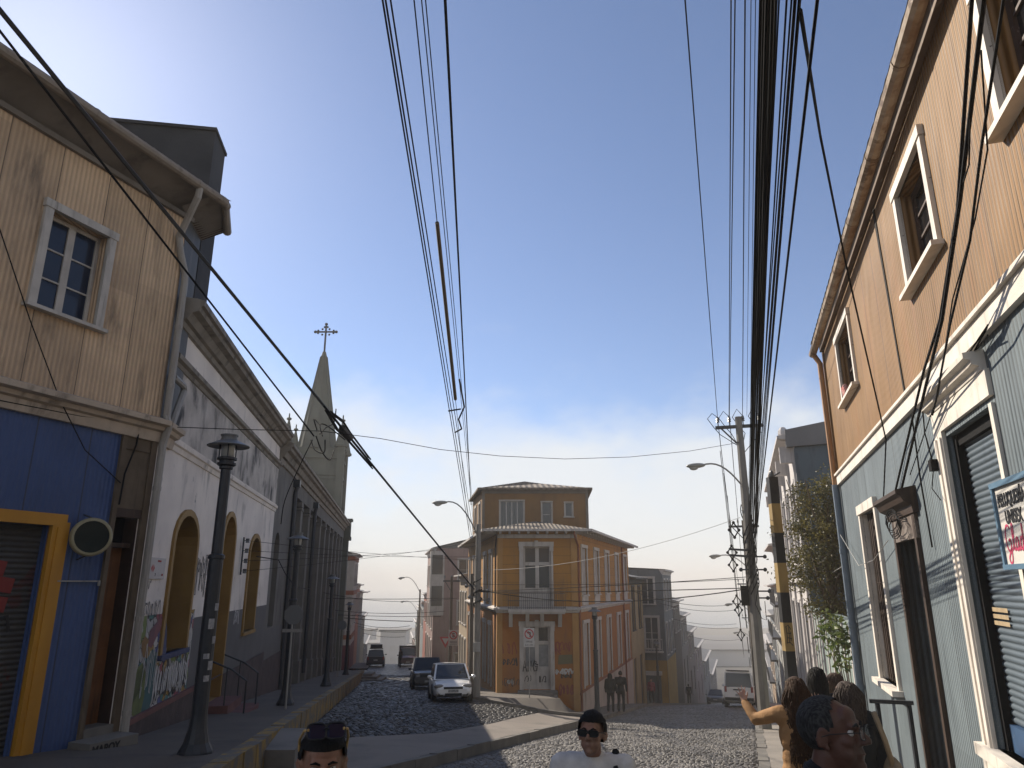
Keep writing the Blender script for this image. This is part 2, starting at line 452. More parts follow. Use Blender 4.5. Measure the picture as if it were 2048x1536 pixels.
m_concrete = M('worn_concrete', (0.20, 0.185, 0.165), (0.155, 0.145, 0.13), 0.6, 0.85, dirt=(0.10, 0.095, 0.085), streak=(1.2, 1.2), bump=0.004, bs=14)
m_apron = M('smooth_apron_concrete', (0.21, 0.18, 0.152), (0.17, 0.145, 0.123), 0.35, 0.8, dirt=(0.10, 0.09, 0.078), streak=(0.8, 0.8), bump=0.005, bs=9)
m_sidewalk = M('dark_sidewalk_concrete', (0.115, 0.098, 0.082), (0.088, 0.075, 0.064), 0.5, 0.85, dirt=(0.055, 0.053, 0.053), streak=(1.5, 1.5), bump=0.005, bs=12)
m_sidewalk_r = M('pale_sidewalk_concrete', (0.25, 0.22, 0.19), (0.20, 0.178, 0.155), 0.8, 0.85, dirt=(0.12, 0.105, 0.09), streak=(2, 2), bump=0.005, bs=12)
m_kerb_yellow = M('worn_yellow_kerb', (0.33, 0.205, 0.03), (0.22, 0.14, 0.03), 2.5, 0.8, peel=(0.12, 0.11, 0.095), peel_amt=(0.40, 0.56), peel_s=2.2, bump=0.006, bs=10)
m_kerb = M('kerb_stone', (0.17, 0.155, 0.135), (0.12, 0.11, 0.098), 2, 0.8, bump=0.01, bs=9)
m_ground = M('earth_and_roofs', (0.10, 0.095, 0.085), (0.075, 0.07, 0.065), 0.1, 0.95)
m_sea = NT('sea_water').done((0.05, 0.075, 0.09), 0.25, None, 0, 0.5)
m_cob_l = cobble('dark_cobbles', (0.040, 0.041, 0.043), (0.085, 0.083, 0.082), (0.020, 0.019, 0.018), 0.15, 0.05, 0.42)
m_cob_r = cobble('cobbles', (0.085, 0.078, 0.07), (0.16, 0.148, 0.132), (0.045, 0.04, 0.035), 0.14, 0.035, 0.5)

# ------------------------------------------------------------------ ground heights and street axes
SR, CR = math.sin(RAD(17.4)), math.cos(RAD(17.4)); TR = math.tan(RAD(17.4))
SL, CL = math.sin(RAD(-9.2)), math.cos(RAD(-9.2)); TL = math.tan(RAD(9.2))
SB, CB = math.sin(RAD(20.5)), math.cos(RAD(20.5))
SG, CG = math.sin(RAD(-8.6)), math.cos(RAD(-8.6))
FR = Fr((2.3, 0), (SR, CR), (-CR, SR))
FL = Fr((-6.16, 12.07), (SL, CL), (CL, -SL))
FB = Fr((-6.16, 12.07), (-SB, -CB), (CB, -SB))
FG = Fr((-0.68, 36), (1, 0), (0, -1))
FGR = Fr((3.15, 36), (SR, CR), (CR, -SR))
FGL = Fr((-0.68, 36), (SG, CG), (-CG, SG))

def lerp_profile(y, pts):
    if y <= pts[0][0]:
        a, b = pts[0], pts[1]
    else:
        a, b = pts[-2], pts[-1]
        for p, q in zip(pts, pts[1:]):
            if p[0] <= y <= q[0]: a, b = p, q; break
    return a[1] + (b[1] - a[1]) * (y - a[0]) / (b[0] - a[0])
PR = [(0, -1.8), (45, -6.98), (130, -19.7), (300, -27)]
PL_ = [(0, -1.7), (50, -6.45), (62, -7.15), (85, -8.75), (160, -20), (300, -27)]
def zR(y): return lerp_profile(y, PR)
def zL(y): return lerp_profile(y, PL_)
def zLs(y): return lerp_profile(y, [(0, -1.3), (61, -6.79), (70, -7.35), (85, -8.6), (160, -19.8), (300, -27)])
def diag_x(y): return -2.12 + 0.3507 * (y - 14.9)
def zLr(x, y):
    """Left road: blends down to a kerb above the right street."""
    if y > 33: return zL(y)
    dist = (diag_x(y) - x) * 0.943
    f = min(max(dist / 5.0, 0), 1); f = f * f * (3 - 2 * f)
    return (zR(y) + 0.20) * (1 - f) + zL(y) * f
def ray(x, y):
    u, v = x - 1024, y - 768
    c, s = math.cos(PITCH), math.sin(PITCH)
    return (u, 1420 * c + v * s, 1420 * s - v * c)
def at(x, y, Y):
    """The place at distance Y that the surveyed direction (x, y) points to."""
    r = ray(x, y); k = Y / r[1]
    return Vector((r[0] * k, Y, r[2] * k))
def on(fr, x, y, d=0.0):
    r = ray(x, y); o = fr.P(0, d, 0)
    k = (o.x * fr.n[0] + o.y * fr.n[1]) / (r[0] * fr.n[0] + r[1] * fr.n[1])
    return Vector((r[0] * k, r[1] * k, r[2] * k))

# ------------------------------------------------------------------ ground, streets, pavements
def sheet(name, ys, xl, xr, n, zf, mat, kind='structure'):
    mb = MB()
    mb.grid([[V(xl(y) + (xr(y) - xl(y)) * k / n, y, zf(xl(y) + (xr(y) - xl(y)) * k / n, y)) for k in range(n + 1)] for y in ys])
    return build(name, mb, mat, smooth=True, kind=kind)
def steps(a, b, n): return [a + (b - a) * k / n for k in range(n + 1)]
def xkl(y): return -1.95 - 0.162 * y                  # left kerb
def xwl(y): return -4.2 - 0.162 * y if y >= 12.07 else -6.16 - 0.374 * (12.07 - y)
def xgk(y): return -1.75 - 0.155 * (y - 33)           # gold building's kerb on the left street
def xgr(y): return TR * y - 6.24                      # gold building's kerb on the right street

gy = [-80, -40, -12, 0, 10, 20, 30, 40, 50, 62, 72, 85, 100, 115, 130, 160, 200, 250, 300, 420, 700, 1500, 3000]
mb = MB(); gx = [-3000, -1200, -400, -200, -100, -60, -30, -15, 0, 15, 30, 45, 60, 100, 200, 400, 1200, 3000]
mb.grid([[V(x, y, (min(zL(y), zR(y)) if y < 300 else -27 - (y - 300) * 0.008) - 0.75 + (1.2 if y < -12 else 0)) for x in gx] for y in gy])
build('ground', mb, m_ground, smooth=True, kind='structure')
mb = MB(); mb.grid([[V(x, y, -29.4) for x in (-2990, -700, 0, 700, 2990)] for y in (262, 480, 1200, 2990)])
build('sea', mb, m_sea, kind='structure')

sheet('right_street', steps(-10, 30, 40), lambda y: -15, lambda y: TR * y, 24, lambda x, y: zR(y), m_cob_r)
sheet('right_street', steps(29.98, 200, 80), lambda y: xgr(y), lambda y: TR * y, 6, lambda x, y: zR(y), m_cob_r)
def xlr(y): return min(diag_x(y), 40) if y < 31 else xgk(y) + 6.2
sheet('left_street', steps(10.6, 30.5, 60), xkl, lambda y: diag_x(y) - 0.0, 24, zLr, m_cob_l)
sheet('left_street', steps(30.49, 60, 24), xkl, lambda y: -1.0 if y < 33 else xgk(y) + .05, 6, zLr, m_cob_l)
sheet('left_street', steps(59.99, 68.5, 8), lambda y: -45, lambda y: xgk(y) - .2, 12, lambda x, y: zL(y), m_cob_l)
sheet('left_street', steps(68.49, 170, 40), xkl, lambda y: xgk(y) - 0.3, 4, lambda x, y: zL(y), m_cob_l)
def stone_mat(name, c1, c2, rough):
    t = NT(name); g = t.n.new('ShaderNodeNewGeometry'); rnd = g.outputs['Random Per Island']
    ps = g.outputs['Position']
    col = t.mix(rnd, c1, c2); col = t.mix(t.ramp(t.noise(ps, 26, 4), .35, .7, 0, .6), col, tuple(x * .5 for x in c1))
    col = t.mix(t.ramp(t.noise(ps, .45, 3), .4, .65, 0, .5), col, tuple(x * .55 for x in c1))
    return t.done(col, t.math('MULTIPLY_ADD', rnd, .3, rough - .12), t.bump(t.noise(ps, 50, 4), .006, 1), 0, .4)
def cobblestones(name, ys, xl, xr, zf, mat, w=.15, l=.11, h=.028, seed=1, skip=None):
    r = random.Random(seed); v = []; f = []
    y = ys[0]; row = 0
    while y < ys[1]:
        g = 1 + max(0, (y - 24) / 26)           # far stones are laid a little larger
        L, W = l * g, w * g
        x = xl(y) + (row % 2) * W * .5
        while x < xr(y) - W * .6:
            ww = W * r.uniform(.82, 1.12); cx, cy = x + ww / 2, y + L / 2 + r.uniform(-.012, .012) * g
            if not (skip and skip(cx, cy)):
                z = zf(cx, cy); a, b = ww * .46, L * .45; i = len(v); t1, t2 = r.uniform(-.012, .012), r.uniform(-.012, .012); hh = h * r.uniform(.5, 1.15)
                ring = [(-1, -.7), (-.7, -1), (.7, -1), (1, -.7), (1, .7), (.7, 1), (-.7, 1), (-1, .7)]
                dzx = (zf(cx + .1, cy) - zf(cx - .1, cy)) / .2; dzy = (zf(cx, cy + .1) - zf(cx, cy - .1)) / .2
                for kx, hz in ((1.0, -.01), (.86, hh * .72), (.5, hh)):
                    for px, py in ring:
                        jx = r.uniform(.9, 1.06); X, Y = px * a * kx * jx, py * b * kx
                        v.append((cx + X, cy + Y, z + dzx * X + dzy * Y + hz + (t1 * px + t2 * py if hz > 0 else 0)))
                for q in range(2):
                    for k in range(8):
                        n_ = (k + 1) % 8; f.append((i + q * 8 + k, i + q * 8 + n_, i + q * 8 + 8 + n_, i + q * 8 + 8 + k))
                f.append(tuple(i + 16 + k for k in range(8)))
            x += ww
        y += L; row += 1
    me = bpy.data.meshes.new(name); me.from_pydata(v, [], f); me.materials.append(mat); me.polygons.foreach_set('use_smooth', [True] * len(f))
    o = bpy.data.objects.new(name, me); COL.objects.link(o); ORG[o.name] = Vector((0, 0, 0)); return setp(o, kind='structure')
def xap(y):   # where the cobbles end and the smooth apron begins
    return lerp_profile(y, [(10.6, -3.6), (16.0, -4.5), (18.5, -3.88), (20.7, -2.05), (24.5, -0.62), (27.6, 0.29), (29.5, 0.95), (31, 1.35)])
sheet('concrete_apron', steps(10.7, 30.4, 60), lambda y: max(min(xap(y), diag_x(y) - .05), xkl(y) + .02), lambda y: diag_x(y) - 0.18, 14, lambda x, y: zLr(x, y) + 0.022, m_apron)
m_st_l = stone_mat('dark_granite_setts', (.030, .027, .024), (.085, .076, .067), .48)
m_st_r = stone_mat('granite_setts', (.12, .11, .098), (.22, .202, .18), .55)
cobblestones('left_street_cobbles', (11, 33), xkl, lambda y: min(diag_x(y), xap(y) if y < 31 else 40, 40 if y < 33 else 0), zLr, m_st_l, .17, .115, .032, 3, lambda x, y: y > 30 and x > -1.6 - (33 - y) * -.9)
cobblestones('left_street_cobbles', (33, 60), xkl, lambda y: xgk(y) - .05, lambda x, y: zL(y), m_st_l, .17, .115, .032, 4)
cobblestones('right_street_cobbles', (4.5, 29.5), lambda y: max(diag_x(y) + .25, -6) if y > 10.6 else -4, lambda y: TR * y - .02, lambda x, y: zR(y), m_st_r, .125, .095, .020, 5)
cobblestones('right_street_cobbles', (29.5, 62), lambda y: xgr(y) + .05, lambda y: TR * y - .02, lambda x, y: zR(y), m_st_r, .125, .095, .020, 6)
mb = MB()
for (y0, y1, w_, h_) in ((12.6, 14.4, .5, .30), (14.4, 15.1, .34, .2)):
    mb.hexa([V(xkl(y_) + (w_ if q else .0), y_, z_) for z_ in (zL(y0) - .5, zL(y0) + h_) for y_ in (y0, y1 - .01) for q in (0, 1)])
build('kerb_block', mb, m_concrete, kind='structure')
mb = MB()
for k in range(3): mb.hexa([V(xkl(54) + .05 + (1.5 - .42 * k if q else 0), y_, z_) for z_ in (zL(55) - .6, zL(55) + .16 * (k + 1)) for y_ in (53.6 + .35 * k, 55.6) for q in (0, 1)])
build('street_steps', mb, m_concrete, kind='structure')
def kerb_run(name, pts, w, zt, zb, mat, side=1):
    """Kerb stones along a polyline; each stone has its own slight offset."""
    mb = MB()
    for (a, b) in zip(pts, pts[1:]):
        a2, b2 = Vector(a), Vector(b); L = (b2 - a2).length; n = max(1, round(L / 0.95)); t = (b2 - a2) / L
        nn = Vector((t.y, -t.x)) * side
        for k in range(n):
            p, q = a2 + t * (L * k / n + 0.008), a2 + t * (L * (k + 1) / n - 0.008)
            j = random.uniform(-0.012, 0.012); h = random.uniform(-0.012, 0.012)
            cs = []
            for z_ in (0, 1):
                for dd in (0, w):
                    for r in (p, q):
                        x, y = r.x + nn.x * (dd + j), r.y + nn.y * (dd + j)
                        cs.append(V(x, y, (zt(x, y) + h) if z_ else zb(x, y)))
            mb.hexa(cs)
    return build(name, mb, mat, kind='structure')
kerb_run('kerb_diagonal', [(diag_x(y), y) for y in steps(10.6, 30.2, 10)], 0.2, lambda x, y: zR(y) + 0.225, lambda x, y: zR(y) - .3, m_kerb, -1)
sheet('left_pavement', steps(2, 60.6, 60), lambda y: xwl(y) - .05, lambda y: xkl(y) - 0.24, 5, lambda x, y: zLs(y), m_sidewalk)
kerb_run('left_kerb', [(xkl(y) - .25, y) for y in steps(2, 60.6, 12)], 0.25, lambda x, y: zLs(y) + .012, lambda x, y: zLs(y) - 1.1, m_kerb_yellow)
mb = MB()
for y in steps(2, 56, 54)[:-1]:
    mb.poly([V(xwl(60.6) - .3, 60.6, zLs(60.6)), V(xkl(60.6), 60.6, zLs(60.6)), V(xkl(60.6), 60.62, -9), V(xwl(60.6) - .3, 60.62, -9)]); break
build('pavement_end_riser', mb, m_kerb, kind='structure')
sheet('left_pavement', steps(68.5, 170, 40), lambda y: xwl(y) - .05, lambda y: xkl(y), 2, lambda x, y: zL(y) + .15, m_sidewalk)
sheet('right_pavement', steps(-8, 150, 90), lambda y: TR * y + 0.2, lambda y: TR * y + 2.35, 4, lambda x, y: zR(y) + .14, m_sidewalk_r)
kerb_run('right_kerb', [(TR * y, y) for y in steps(-8, 130, 30)], 0.21, lambda x, y: zR(y) + .15, lambda x, y: zR(y) - .3, m_kerb)
# pavement round the gold corner building
isl = [(31.0, -0.9, 3.6), (31.6, -1.2, 3.75), (32.3, -1.5, 3.95), (33, -1.75, 4.15), (34, xgk(34), 4.43), (35, xgk(35), 4.74), (36.02, xgk(36), 5.05)]
def zisl(x, y):
    f = min(max((x - 2.0) / 0.5, 0), 1)
    return (zL(y) * .9 + zLr(x, y) * .1 + .13) * (1 - f) + (zR(y) + .15) * f
mb = MB()
isl2 = [(30.0, 1.0, 3.15), (30.5, 0.0, 3.35)] + isl
mb.grid([[V(a + (b - a) * k / 14, y, zisl(a + (b - a) * k / 14, y) if y > 31.5 else (zLr(min(a + (b - a) * k / 14, diag_x(y)), y) + .12) * (1 - k / 14) + (zR(y) + .16) * k / 14) for k in range(15)] for y, a, b in isl2])
build('corner_pavement', mb, m_sidewalk, smooth=True, kind='structure')
kerb_run('corner_kerb', [(xgk(50), 50), (xgk(42), 42), (xgk(34), 34)] + [(a, y) for y, a, b in reversed(isl2[:6])] + [(3.15, 30.0)], 0.2, lambda x, y: (zL(y) + .145 if y > 32.6 else zLr(min(x, diag_x(y)), y) + .14), lambda x, y: zR(y) - .6, m_kerb, -1)
kerb_run('corner_kerb', [(3.15, 30.0)] + [(xgr(y), y) for y in steps(31, 130, 20)], 0.2, lambda x, y: zR(y) + .165, lambda x, y: zR(y) - .4, m_kerb, -1)
sheet('corner_pavement', steps(36.0, 52, 16), lambda y: xgk(y) + .2, lambda y: -0.62 - .1495 * (y - 36), 2, lambda x, y: zL(y) + .13, m_sidewalk)
sheet('corner_pavement', steps(36.0, 150, 60), lambda y: 3.1 + TR * (y - 36), lambda y: xgr(y) - .2 + .02, 2, lambda x, y: zR(y) + .15, m_sidewalk)

# ------------------------------------------------------------------ building parts
def window(parent, fr, s0, s1, z0, z1, cas, mats, d=0.0, depth=0.16, cols=2, rows=3, mull=0.07, mun=0.025, sash=0.05, sill=True, name='window', heavy=True):
    """Casing on the wall (part) with sash, pane and sill under it. s0..z1 is the opening."""
    mc, ms, mg = mats
    mb = MB()
    if cas:
        mb.box(fr, s0 - cas, s0, d - .02, d + .045, z0, z1)
        mb.box(fr, s1, s1 + cas, d - .02, d + .045, z0, z1)
        mb.box(fr, s0 - cas - .02, s1 + cas + .02, d - .02, d + .06, z1, z1 + cas)
    else:
        mb.box(fr, s0, s1, d - depth, d - depth + .03, z1 - .04, z1)
    w = build(name, mb, mc, parent)
    mb = MB(); a, b = d - depth, d - depth + .05
    mb.box(fr, s0, s0 + sash, a, b, z0, z1); mb.box(fr, s1 - sash, s1, a, b, z0, z1)
    mb.box(fr, s0 + sash, s1 - sash, a, b, z0, z0 + sash); mb.box(fr, s0 + sash, s1 - sash, a, b, z1 - sash, z1)
    W = (s1 - s0 - 2 * sash) / cols
    for c in range(1, cols):
        mb.box(fr, s0 + sash + W * c - mull / 2, s0 + sash + W * c + mull / 2, a + .003, b - .003, z0 + sash, z1 - sash)
    for c in range(cols):
        x0 = s0 + sash + W * c + (mull / 2 if c else 0); x1 = s0 + sash + W * (c + 1) - (mull / 2 if c < cols - 1 else 0)
        for r in range(1, rows):
            z = z0 + sash + (z1 - z0 - 2 * sash) * r / rows
            mb.box(fr, x0, x1, a + .01, b - .008, z - mun / 2, z + mun / 2)
    build('sash', mb, ms, w)
    mb = MB(); mb.poly([fr.P(s0 + .02, a + .02, z0 + .02), fr.P(s1 - .02, a + .02, z0 + .02), fr.P(s1 - .02, a + .02, z1 - .02), fr.P(s0 + .02, a + .02, z1 - .02)])
    build('pane', mb, mg, w)
    if sill:
        mb = MB(); mb.box(fr, s0 - cas - .05, s1 + cas + .05, d - .02, d + .12, z0 - .055, z0); build('sill', mb, mc, w)
    return w
def text_mesh(fr, string, s, z, size, d, mat, parent, read=1, shear=0.0, xs=1.0, name='lettering', th=0.004, align='LEFT', bold=0.0, fit=None):
    c = bpy.data.curves.new(name, 'FONT'); c.body = string; c.size = size; c.shear = shear; c.extrude = th / 2; c.offset = bold
    c.align_x = align
    o = bpy.data.objects.new(name, c); COL.objects.link(o)
    bpy.context.view_layer.update()
    me = bpy.data.meshes.new_from_object(o.evaluated_get(bpy.context.evaluated_depsgraph_get()))
    bpy.data.objects.remove(o)
    if fit: xs = fit / max(v.co.x for v in me.vertices)
    mb = MB()
    mb.v = [tuple(fr.P(s + read * v.co.x * xs, d + v.co.z, z + v.co.y)) for v in me.vertices]
    mb.f = [tuple(p.vertices) for p in me.polygons]; mb.m = [0] * len(mb.f)
    return build(name, mb, mat, parent)
def arch_pts(s0, s1, zs, zt, n=10):
    c, a, h = (s0 + s1) / 2, (s1 - s0) / 2, zt - zs
    return [(c - a * math.cos(math.pi * k / n), zs + h * math.sin(math.pi * k / n)) for k in range(n + 1)]
def arch_fill(mb, fr, s0, s1, zs, zt, d, rev, m=0, mr=1):
    p = arch_pts(s0, s1, zs, zt)
    for a, b in zip(p, p[1:]):
        mb.poly([fr.P(a[0], d, a[1]), fr.P(b[0], d, b[1]), fr.P(b[0], d, zt + .001), fr.P(a[0], d, zt + .001)], m)
        mb.poly([fr.P(a[0], d, a[1]), fr.P(b[0], d, b[1]), fr.P(b[0], d - rev, b[1]), fr.P(a[0], d - rev, a[1])], mr)
def arch_trim(mb, fr, s0, s1, z0, zs, zt, w, d0, d1, m=0):
    a = [(s0, z0)] + arch_pts(s0, s1, zs, zt) + [(s1, z0)]
    b = [(s0 - w, z0)] + arch_pts(s0 - w, s1 + w, zs, zt + w) + [(s1 + w, z0)]
    for k in range(len(a) - 1):
        p = [a[k], a[k + 1], b[k + 1], b[k]]
        mb.prism(fr, p, d0, d1, m)
def moulding(mb, fr, s0, s1, prof, m=0):
    """Run of moulding: prof is the (d, z) outline."""
    rows = [[fr.P(s, d, z) for d, z in prof] for s in (s0, s1)]
    mb.grid(rows, m)
    mb.poly(rows[0], m); mb.poly(rows[1][::-1], m)
def scribble(fr, s, z, w, h, n, seed, lw=0.03, d=0.006, mb=None, m=0):
    """A loose hand-written tag made of strokes."""
    r = random.Random(seed); mb = mb or MB()
    for k in range(n):
        x0 = s + w * (k + .2) / n; pts = []
        ph, fx, a = r.uniform(0, 6), r.uniform(.4, .9), r.uniform(.5, 1)
        for q in range(13):
            t = q / 12
            pts.append((x0 + w / n * fx * (math.sin(ph + t * r.choice((5, 6, 7)) * .8) * .5 + t * .6), z + h * (.5 + .5 * a * math.cos(ph * .7 + t * 6.5))))
        mb.ribbon(fr, pts, lw, d, m)
    return mb
def strokes(fr, polys, s, z, sc, lw, d, mb=None, read=1, m=0):
    mb = mb or MB()
    for k, p in enumerate(polys): mb.ribbon(fr, [(s + read * x * sc, z + y * sc) for x, y in p], lw, d + k * .0004, m)
    return mb
m_paint_red = M('red_spray_paint', (0.20, 0.03, 0.025), None, rough=0.7)
m_paint_black = M('black_spray_paint', (0.018, 0.018, 0.02), None, rough=0.6)
m_paint_white = M('white_spray_paint', (0.52, 0.51, 0.5), None, rough=0.7)
m_paint_teal = M('teal_mural_paint', (0.045, 0.12, 0.13), (0.035, 0.09, 0.10), 3, 0.7)
m_paint_green = M('olive_mural_paint', (0.13, 0.16, 0.05), (0.09, 0.12, 0.04), 4, 0.7)
m_paint_gold = M('gold_mural_paint', (0.24, 0.14, 0.04), (0.18, 0.10, 0.04), 5, 0.7)
m_paint_pink = M('dull_pink_mural_paint', (0.20, 0.075, 0.085), (0.13, 0.06, 0.08), 3, 0.7)
m_paint_navy = M('blue_mural_paint', (0.05, 0.06, 0.14), (0.035, 0.045, 0.10), 3, 0.7)
t = NT('mural_ground')
vo = t.n.new('ShaderNodeTexVoronoi'); vo.voronoi_dimensions = '2D'; vo.inputs['Scale'].default_value = 3.4; vo.inputs['Randomness'].default_value = 1
ve = t.n.new('ShaderNodeTexVoronoi'); ve.voronoi_dimensions = '2D'; ve.feature = 'DISTANCE_TO_EDGE'; ve.inputs['Scale'].default_value = 3.4; ve.inputs['Randomness'].default_value = 1
wq = t.n.new('ShaderNodeTexNoise'); wq.inputs['Scale'].default_value = 3.0; t.link(t.uv, wq.inputs['Vector'])
wm_ = t.n.new('ShaderNodeVectorMath'); wm_.operation = 'MULTIPLY_ADD'; t.link(wq.outputs['Color'], wm_.inputs[0]); wm_.inputs[1].default_value = (.5, .5, 0); t.link(t.uv, wm_.inputs[2])
for q in (vo, ve): t.link(wm_.outputs[0], q.inputs['Vector'])
sc_ = t.n.new('ShaderNodeSeparateColor'); t.link(vo.outputs['Color'], sc_.inputs[0])
cr = t.n.new('ShaderNodeValToRGB'); cr.color_ramp.interpolation = 'CONSTANT'; e_ = cr.color_ramp.elements
e_[0].position = 0; e_[0].color = (.42, .40, .38, 1); e_[1].position = .22; e_[1].color = (.07, .17, .16, 1)
for p_, c in ((.36, (.26, .07, .09, 1)), (.48, (.34, .33, .32, 1)), (.60, (.16, .20, .06, 1)), (.72, (.30, .19, .05, 1)), (.82, (.07, .08, .20, 1)), (.92, (.05, .05, .055, 1))):
    q = e_.new(p_); q.color = c
t.link(sc_.outputs[0], cr.inputs[0])
c_ = t.mix(t.ramp(ve.outputs['Distance'], .02, .05), (.02, .02, .022), cr.outputs[0])
c_ = t.mix(t.ramp(t.noise(t.scaled(7, 4), 1, 6, .7, 1), .55, .62), c_, (.36, .35, .34))
m_mural = t.done(c_, .8)

# ------------------------------------------------------------------ near left: tan corner house with the blue shop front
hB = root('corner_house', 'tan corrugated corner house with cobalt blue shop front and yellow shutter frame', 'house', FB.P(2, 0, -2.4))
mb = MB(); mb.wall(FB, 0, 9, 2.74, 6.9, [(1.52, 2.54, 3.9, 5.48)], d=.05, rev=.24); build('upper_wall', mb, m_zinc_tan, hB)
mb = MB(); mb.wall(FL, 0, .95, 2.4, 6.9, d=.03); mb.poly([FB.P(0, .05, 2.74), FL.P(0, .03, 2.74), FL.P(0, .03, 6.9), FB.P(0, .05, 6.9)])
mb.wall(FL, .95, 1.1, 5.0, 6.9, d=.02)
m_dgs = bpy.data.materials.get('tan_zinc')
low_ = MB(); low_.wall(FL, -.02, 1.0, -4, 2.4, d=-.03); low_.poly([FB.P(-.02, -.015, -4), FB.P(.12, -.015, -4), FB.P(.12, -.015, 2.4), FB.P(-.02, -.015, 2.4)]); build('party_wall', low_, m_plaster_white, hB)
low_ = MB(); low_.wall(FL, .0, 9, -4, 6.9, d=-7); build('back_wall', low_, m_dgs, hB)
low_ = MB(); low_.poly([FB.P(9, 0, -4), FB.P(9, -7, -4), FB.P(9, -7, 6.9), FB.P(9, 0, 6.9)]); build('far_end_wall', low_, m_dgs, hB)
build('end_wall', mb, M('dark_grey_sheet', (0.045, 0.047, 0.05), (0.06, 0.06, 0.06), 1.5, 0.6, dirt=(.11, .10, .09), streak=(6, .4)), hB)
mb = MB(); moulding(mb, FB, -.02, 9, [(.0, 2.33), (.07, 2.33), (.09, 2.42), (.10, 2.50), (.17, 2.52), (.20, 2.58), (.30, 2.60), (.31, 2.68), (.24, 2.70), (.06, 2.76)])
moulding(mb, FL, -.02, .75, [(.0, 2.33), (.07, 2.33), (.09, 2.42), (.10, 2.50), (.17, 2.52), (.20, 2.58), (.26, 2.60), (.27, 2.68), (.2, 2.70), (.03, 2.76)])
build('storey_moulding', mb, m_tan_trim, hB)
mb = MB(); mb.wall(FB, .68, 9, -3.4, 2.33, [(1.65, 4.6, -2.35, .80)], d=0, rev=.2); build('shop_front', mb, m_blue_sheet, hB)
mb = MB(); mb.wall(FB, 1.6, 4.7, -2.4, .85, d=-.14); build('roller_shutter', mb, m_shutter_dark, hB)
sh = MB()
sh.ribbon(FB, [(3.0, -.9), (2.75, -.75), (2.5, -.85), (2.35, -1.15), (2.45, -1.5), (2.7, -1.62), (2.85, -1.4), (2.75, -1.2), (2.6, -1.25)], .05, -.118)
sh.ribbon(FB, [(2.15, -.5), (1.95, -.45), (1.9, -.65)], .05, -.1175)
sh.ribbon(FB, [(2.55, -.45), (2.3, -.5), (2.02, -.95), (1.95, -1.35), (2.1, -1.6), (2.25, -1.4)], .045, -.117)
sh.ribbon(FB, [(2.6, -1.7), (2.4, -2.0), (2.3, -2.3)], .04, -.1165); sh.ribbon(FB, [(2.2, -1.75), (2.3, -2.1), (2.05, -2.25)], .04, -.116)
build('graffiti', sh, m_paint_black, hB)
mb = MB()
for (a, b, c) in ((1.95, -.05, .9), (2.0, -.3, .8), (2.1, .18, .5)): mb.ribbon(FB, [(a, b), (a + .25, b + .04), (a + c, b - .06), (a + c + .4, b - .02)], .2, -.1185 + a * .0001)
build('graffiti', mb, m_paint_red, hB)
mb = MB(); mb.box(FB, 1.44, 1.65, -.02, .07, -2.35, .80); mb.box(FB, 1.44, 4.7, -.02, .075, .80, .97); mb.box(FB, 1.36, 1.46, -.01, .04, -2.36, .86); mb.box(FB, 1.5, 1.58, .06, .09, -2.3, .78)
build('shutter_frame', mb, m_yellow_frame, hB)
mb = MB(); mb.box(FB, .62, 5, .0, .05, -2.42, -2.36); mb.box(FB, 1.0, 5, -.02, .03, -2.9, -2.43); build('base_board', mb, m_yellow_frame, hB)
mb = MB(); mb.wall(FB, 0, .68, 1.16, 2.33, d=.02); mb.box(FB, .60, .68, .0, .05, -2.4, 2.33); mb.box(FB, -.02, .1, -.02, .05, -3, 2.33); mb.box(FB, .12, .6, .015, .045, 2.12, 2.17)
build('door_surround', mb, m_wood_grey, hB)
mb = MB(); mb.box(FB, .1, .6, -.12, .03, 1.02, 1.16); mb.box(FB, .1, .6, -.3, -.1, .55, .62)
build('door_lintel', mb, m_wood_dark, hB)
dr = MB(); dr.box(FB, .12, .58, -.32, -.27, -2.18, .55); dr.box(FB, .17, .53, -.27, -.25, -1.9, -1.0); dr.box(FB, .17, .53, -.27, -.25, -.8, .4)
od = build('door', dr, m_wood_door, hB)
mb = MB(); mb.box(FB, .12, .58, -.34, -.3, .62, 1.05); build('transom_pane', mb, m_glass_dark, od)
mb = MB(); mb.box(FB, .1, .12, -.34, -.02, -2.2, 1.1); mb.box(FB, .58, .6, -.34, -.02, -2.2, 1.1); build('door_jamb', mb, m_wood_dark, hB)
mb = MB(); mb.box(FB, .08, .62, -.34, .05, -2.7, -2.10); mb.box(FB, .0, .84, .05, .48, -2.9, -2.22)
st = build('doorstep', mb, m_concrete, hB)
text_mesh(FB, 'MABOY', .80, -2.38, .17, .484, m_paint_black, st, read=-1, xs=.8, bold=.006)
w = window(hB, FB, 1.54, 2.52, 3.9, 5.46, .13, (m_white_trim, m_white_trim, m_glass_blue), d=.06, depth=.22, cols=2, rows=3, mull=.12, sash=.06)
m_curtain = M('pale_curtain', (0.22, 0.2, 0.2), (0.16, 0.13, 0.13), 6, 0.9)
mb = MB(); mb.grid([[FB.P(2.12 + .06 * k + .012 * math.sin(q * 2.1), -.155, 3.97 + q * .06) for k in range(5)] for q in range(5 - 0)]); build('curtain', mb, m_curtain, w)
mb = MB()
mb.grid([[FB.P(s, .05, 6.66), FB.P(s, .62, 6.93)] for s in (-.25, 9)]); mb.grid([[FL.P(s, .03, 6.66), FL.P(s, .5, 6.9)] for s in (-.4, 1.0)])
mb.poly([FB.P(-.05, .62, 6.93), FB.P(0, .05, 6.66), FL.P(.0, .03, 6.66), FL.P(1.0, .03, 6.66), FL.P(1.0, .5, 6.9), FB.P(-.28, .66, 6.93)])
mb.box(FB, -.1, 9, .05, .12, 6.56, 6.65); build('soffit', mb, m_soffit, hB)
mb = MB()
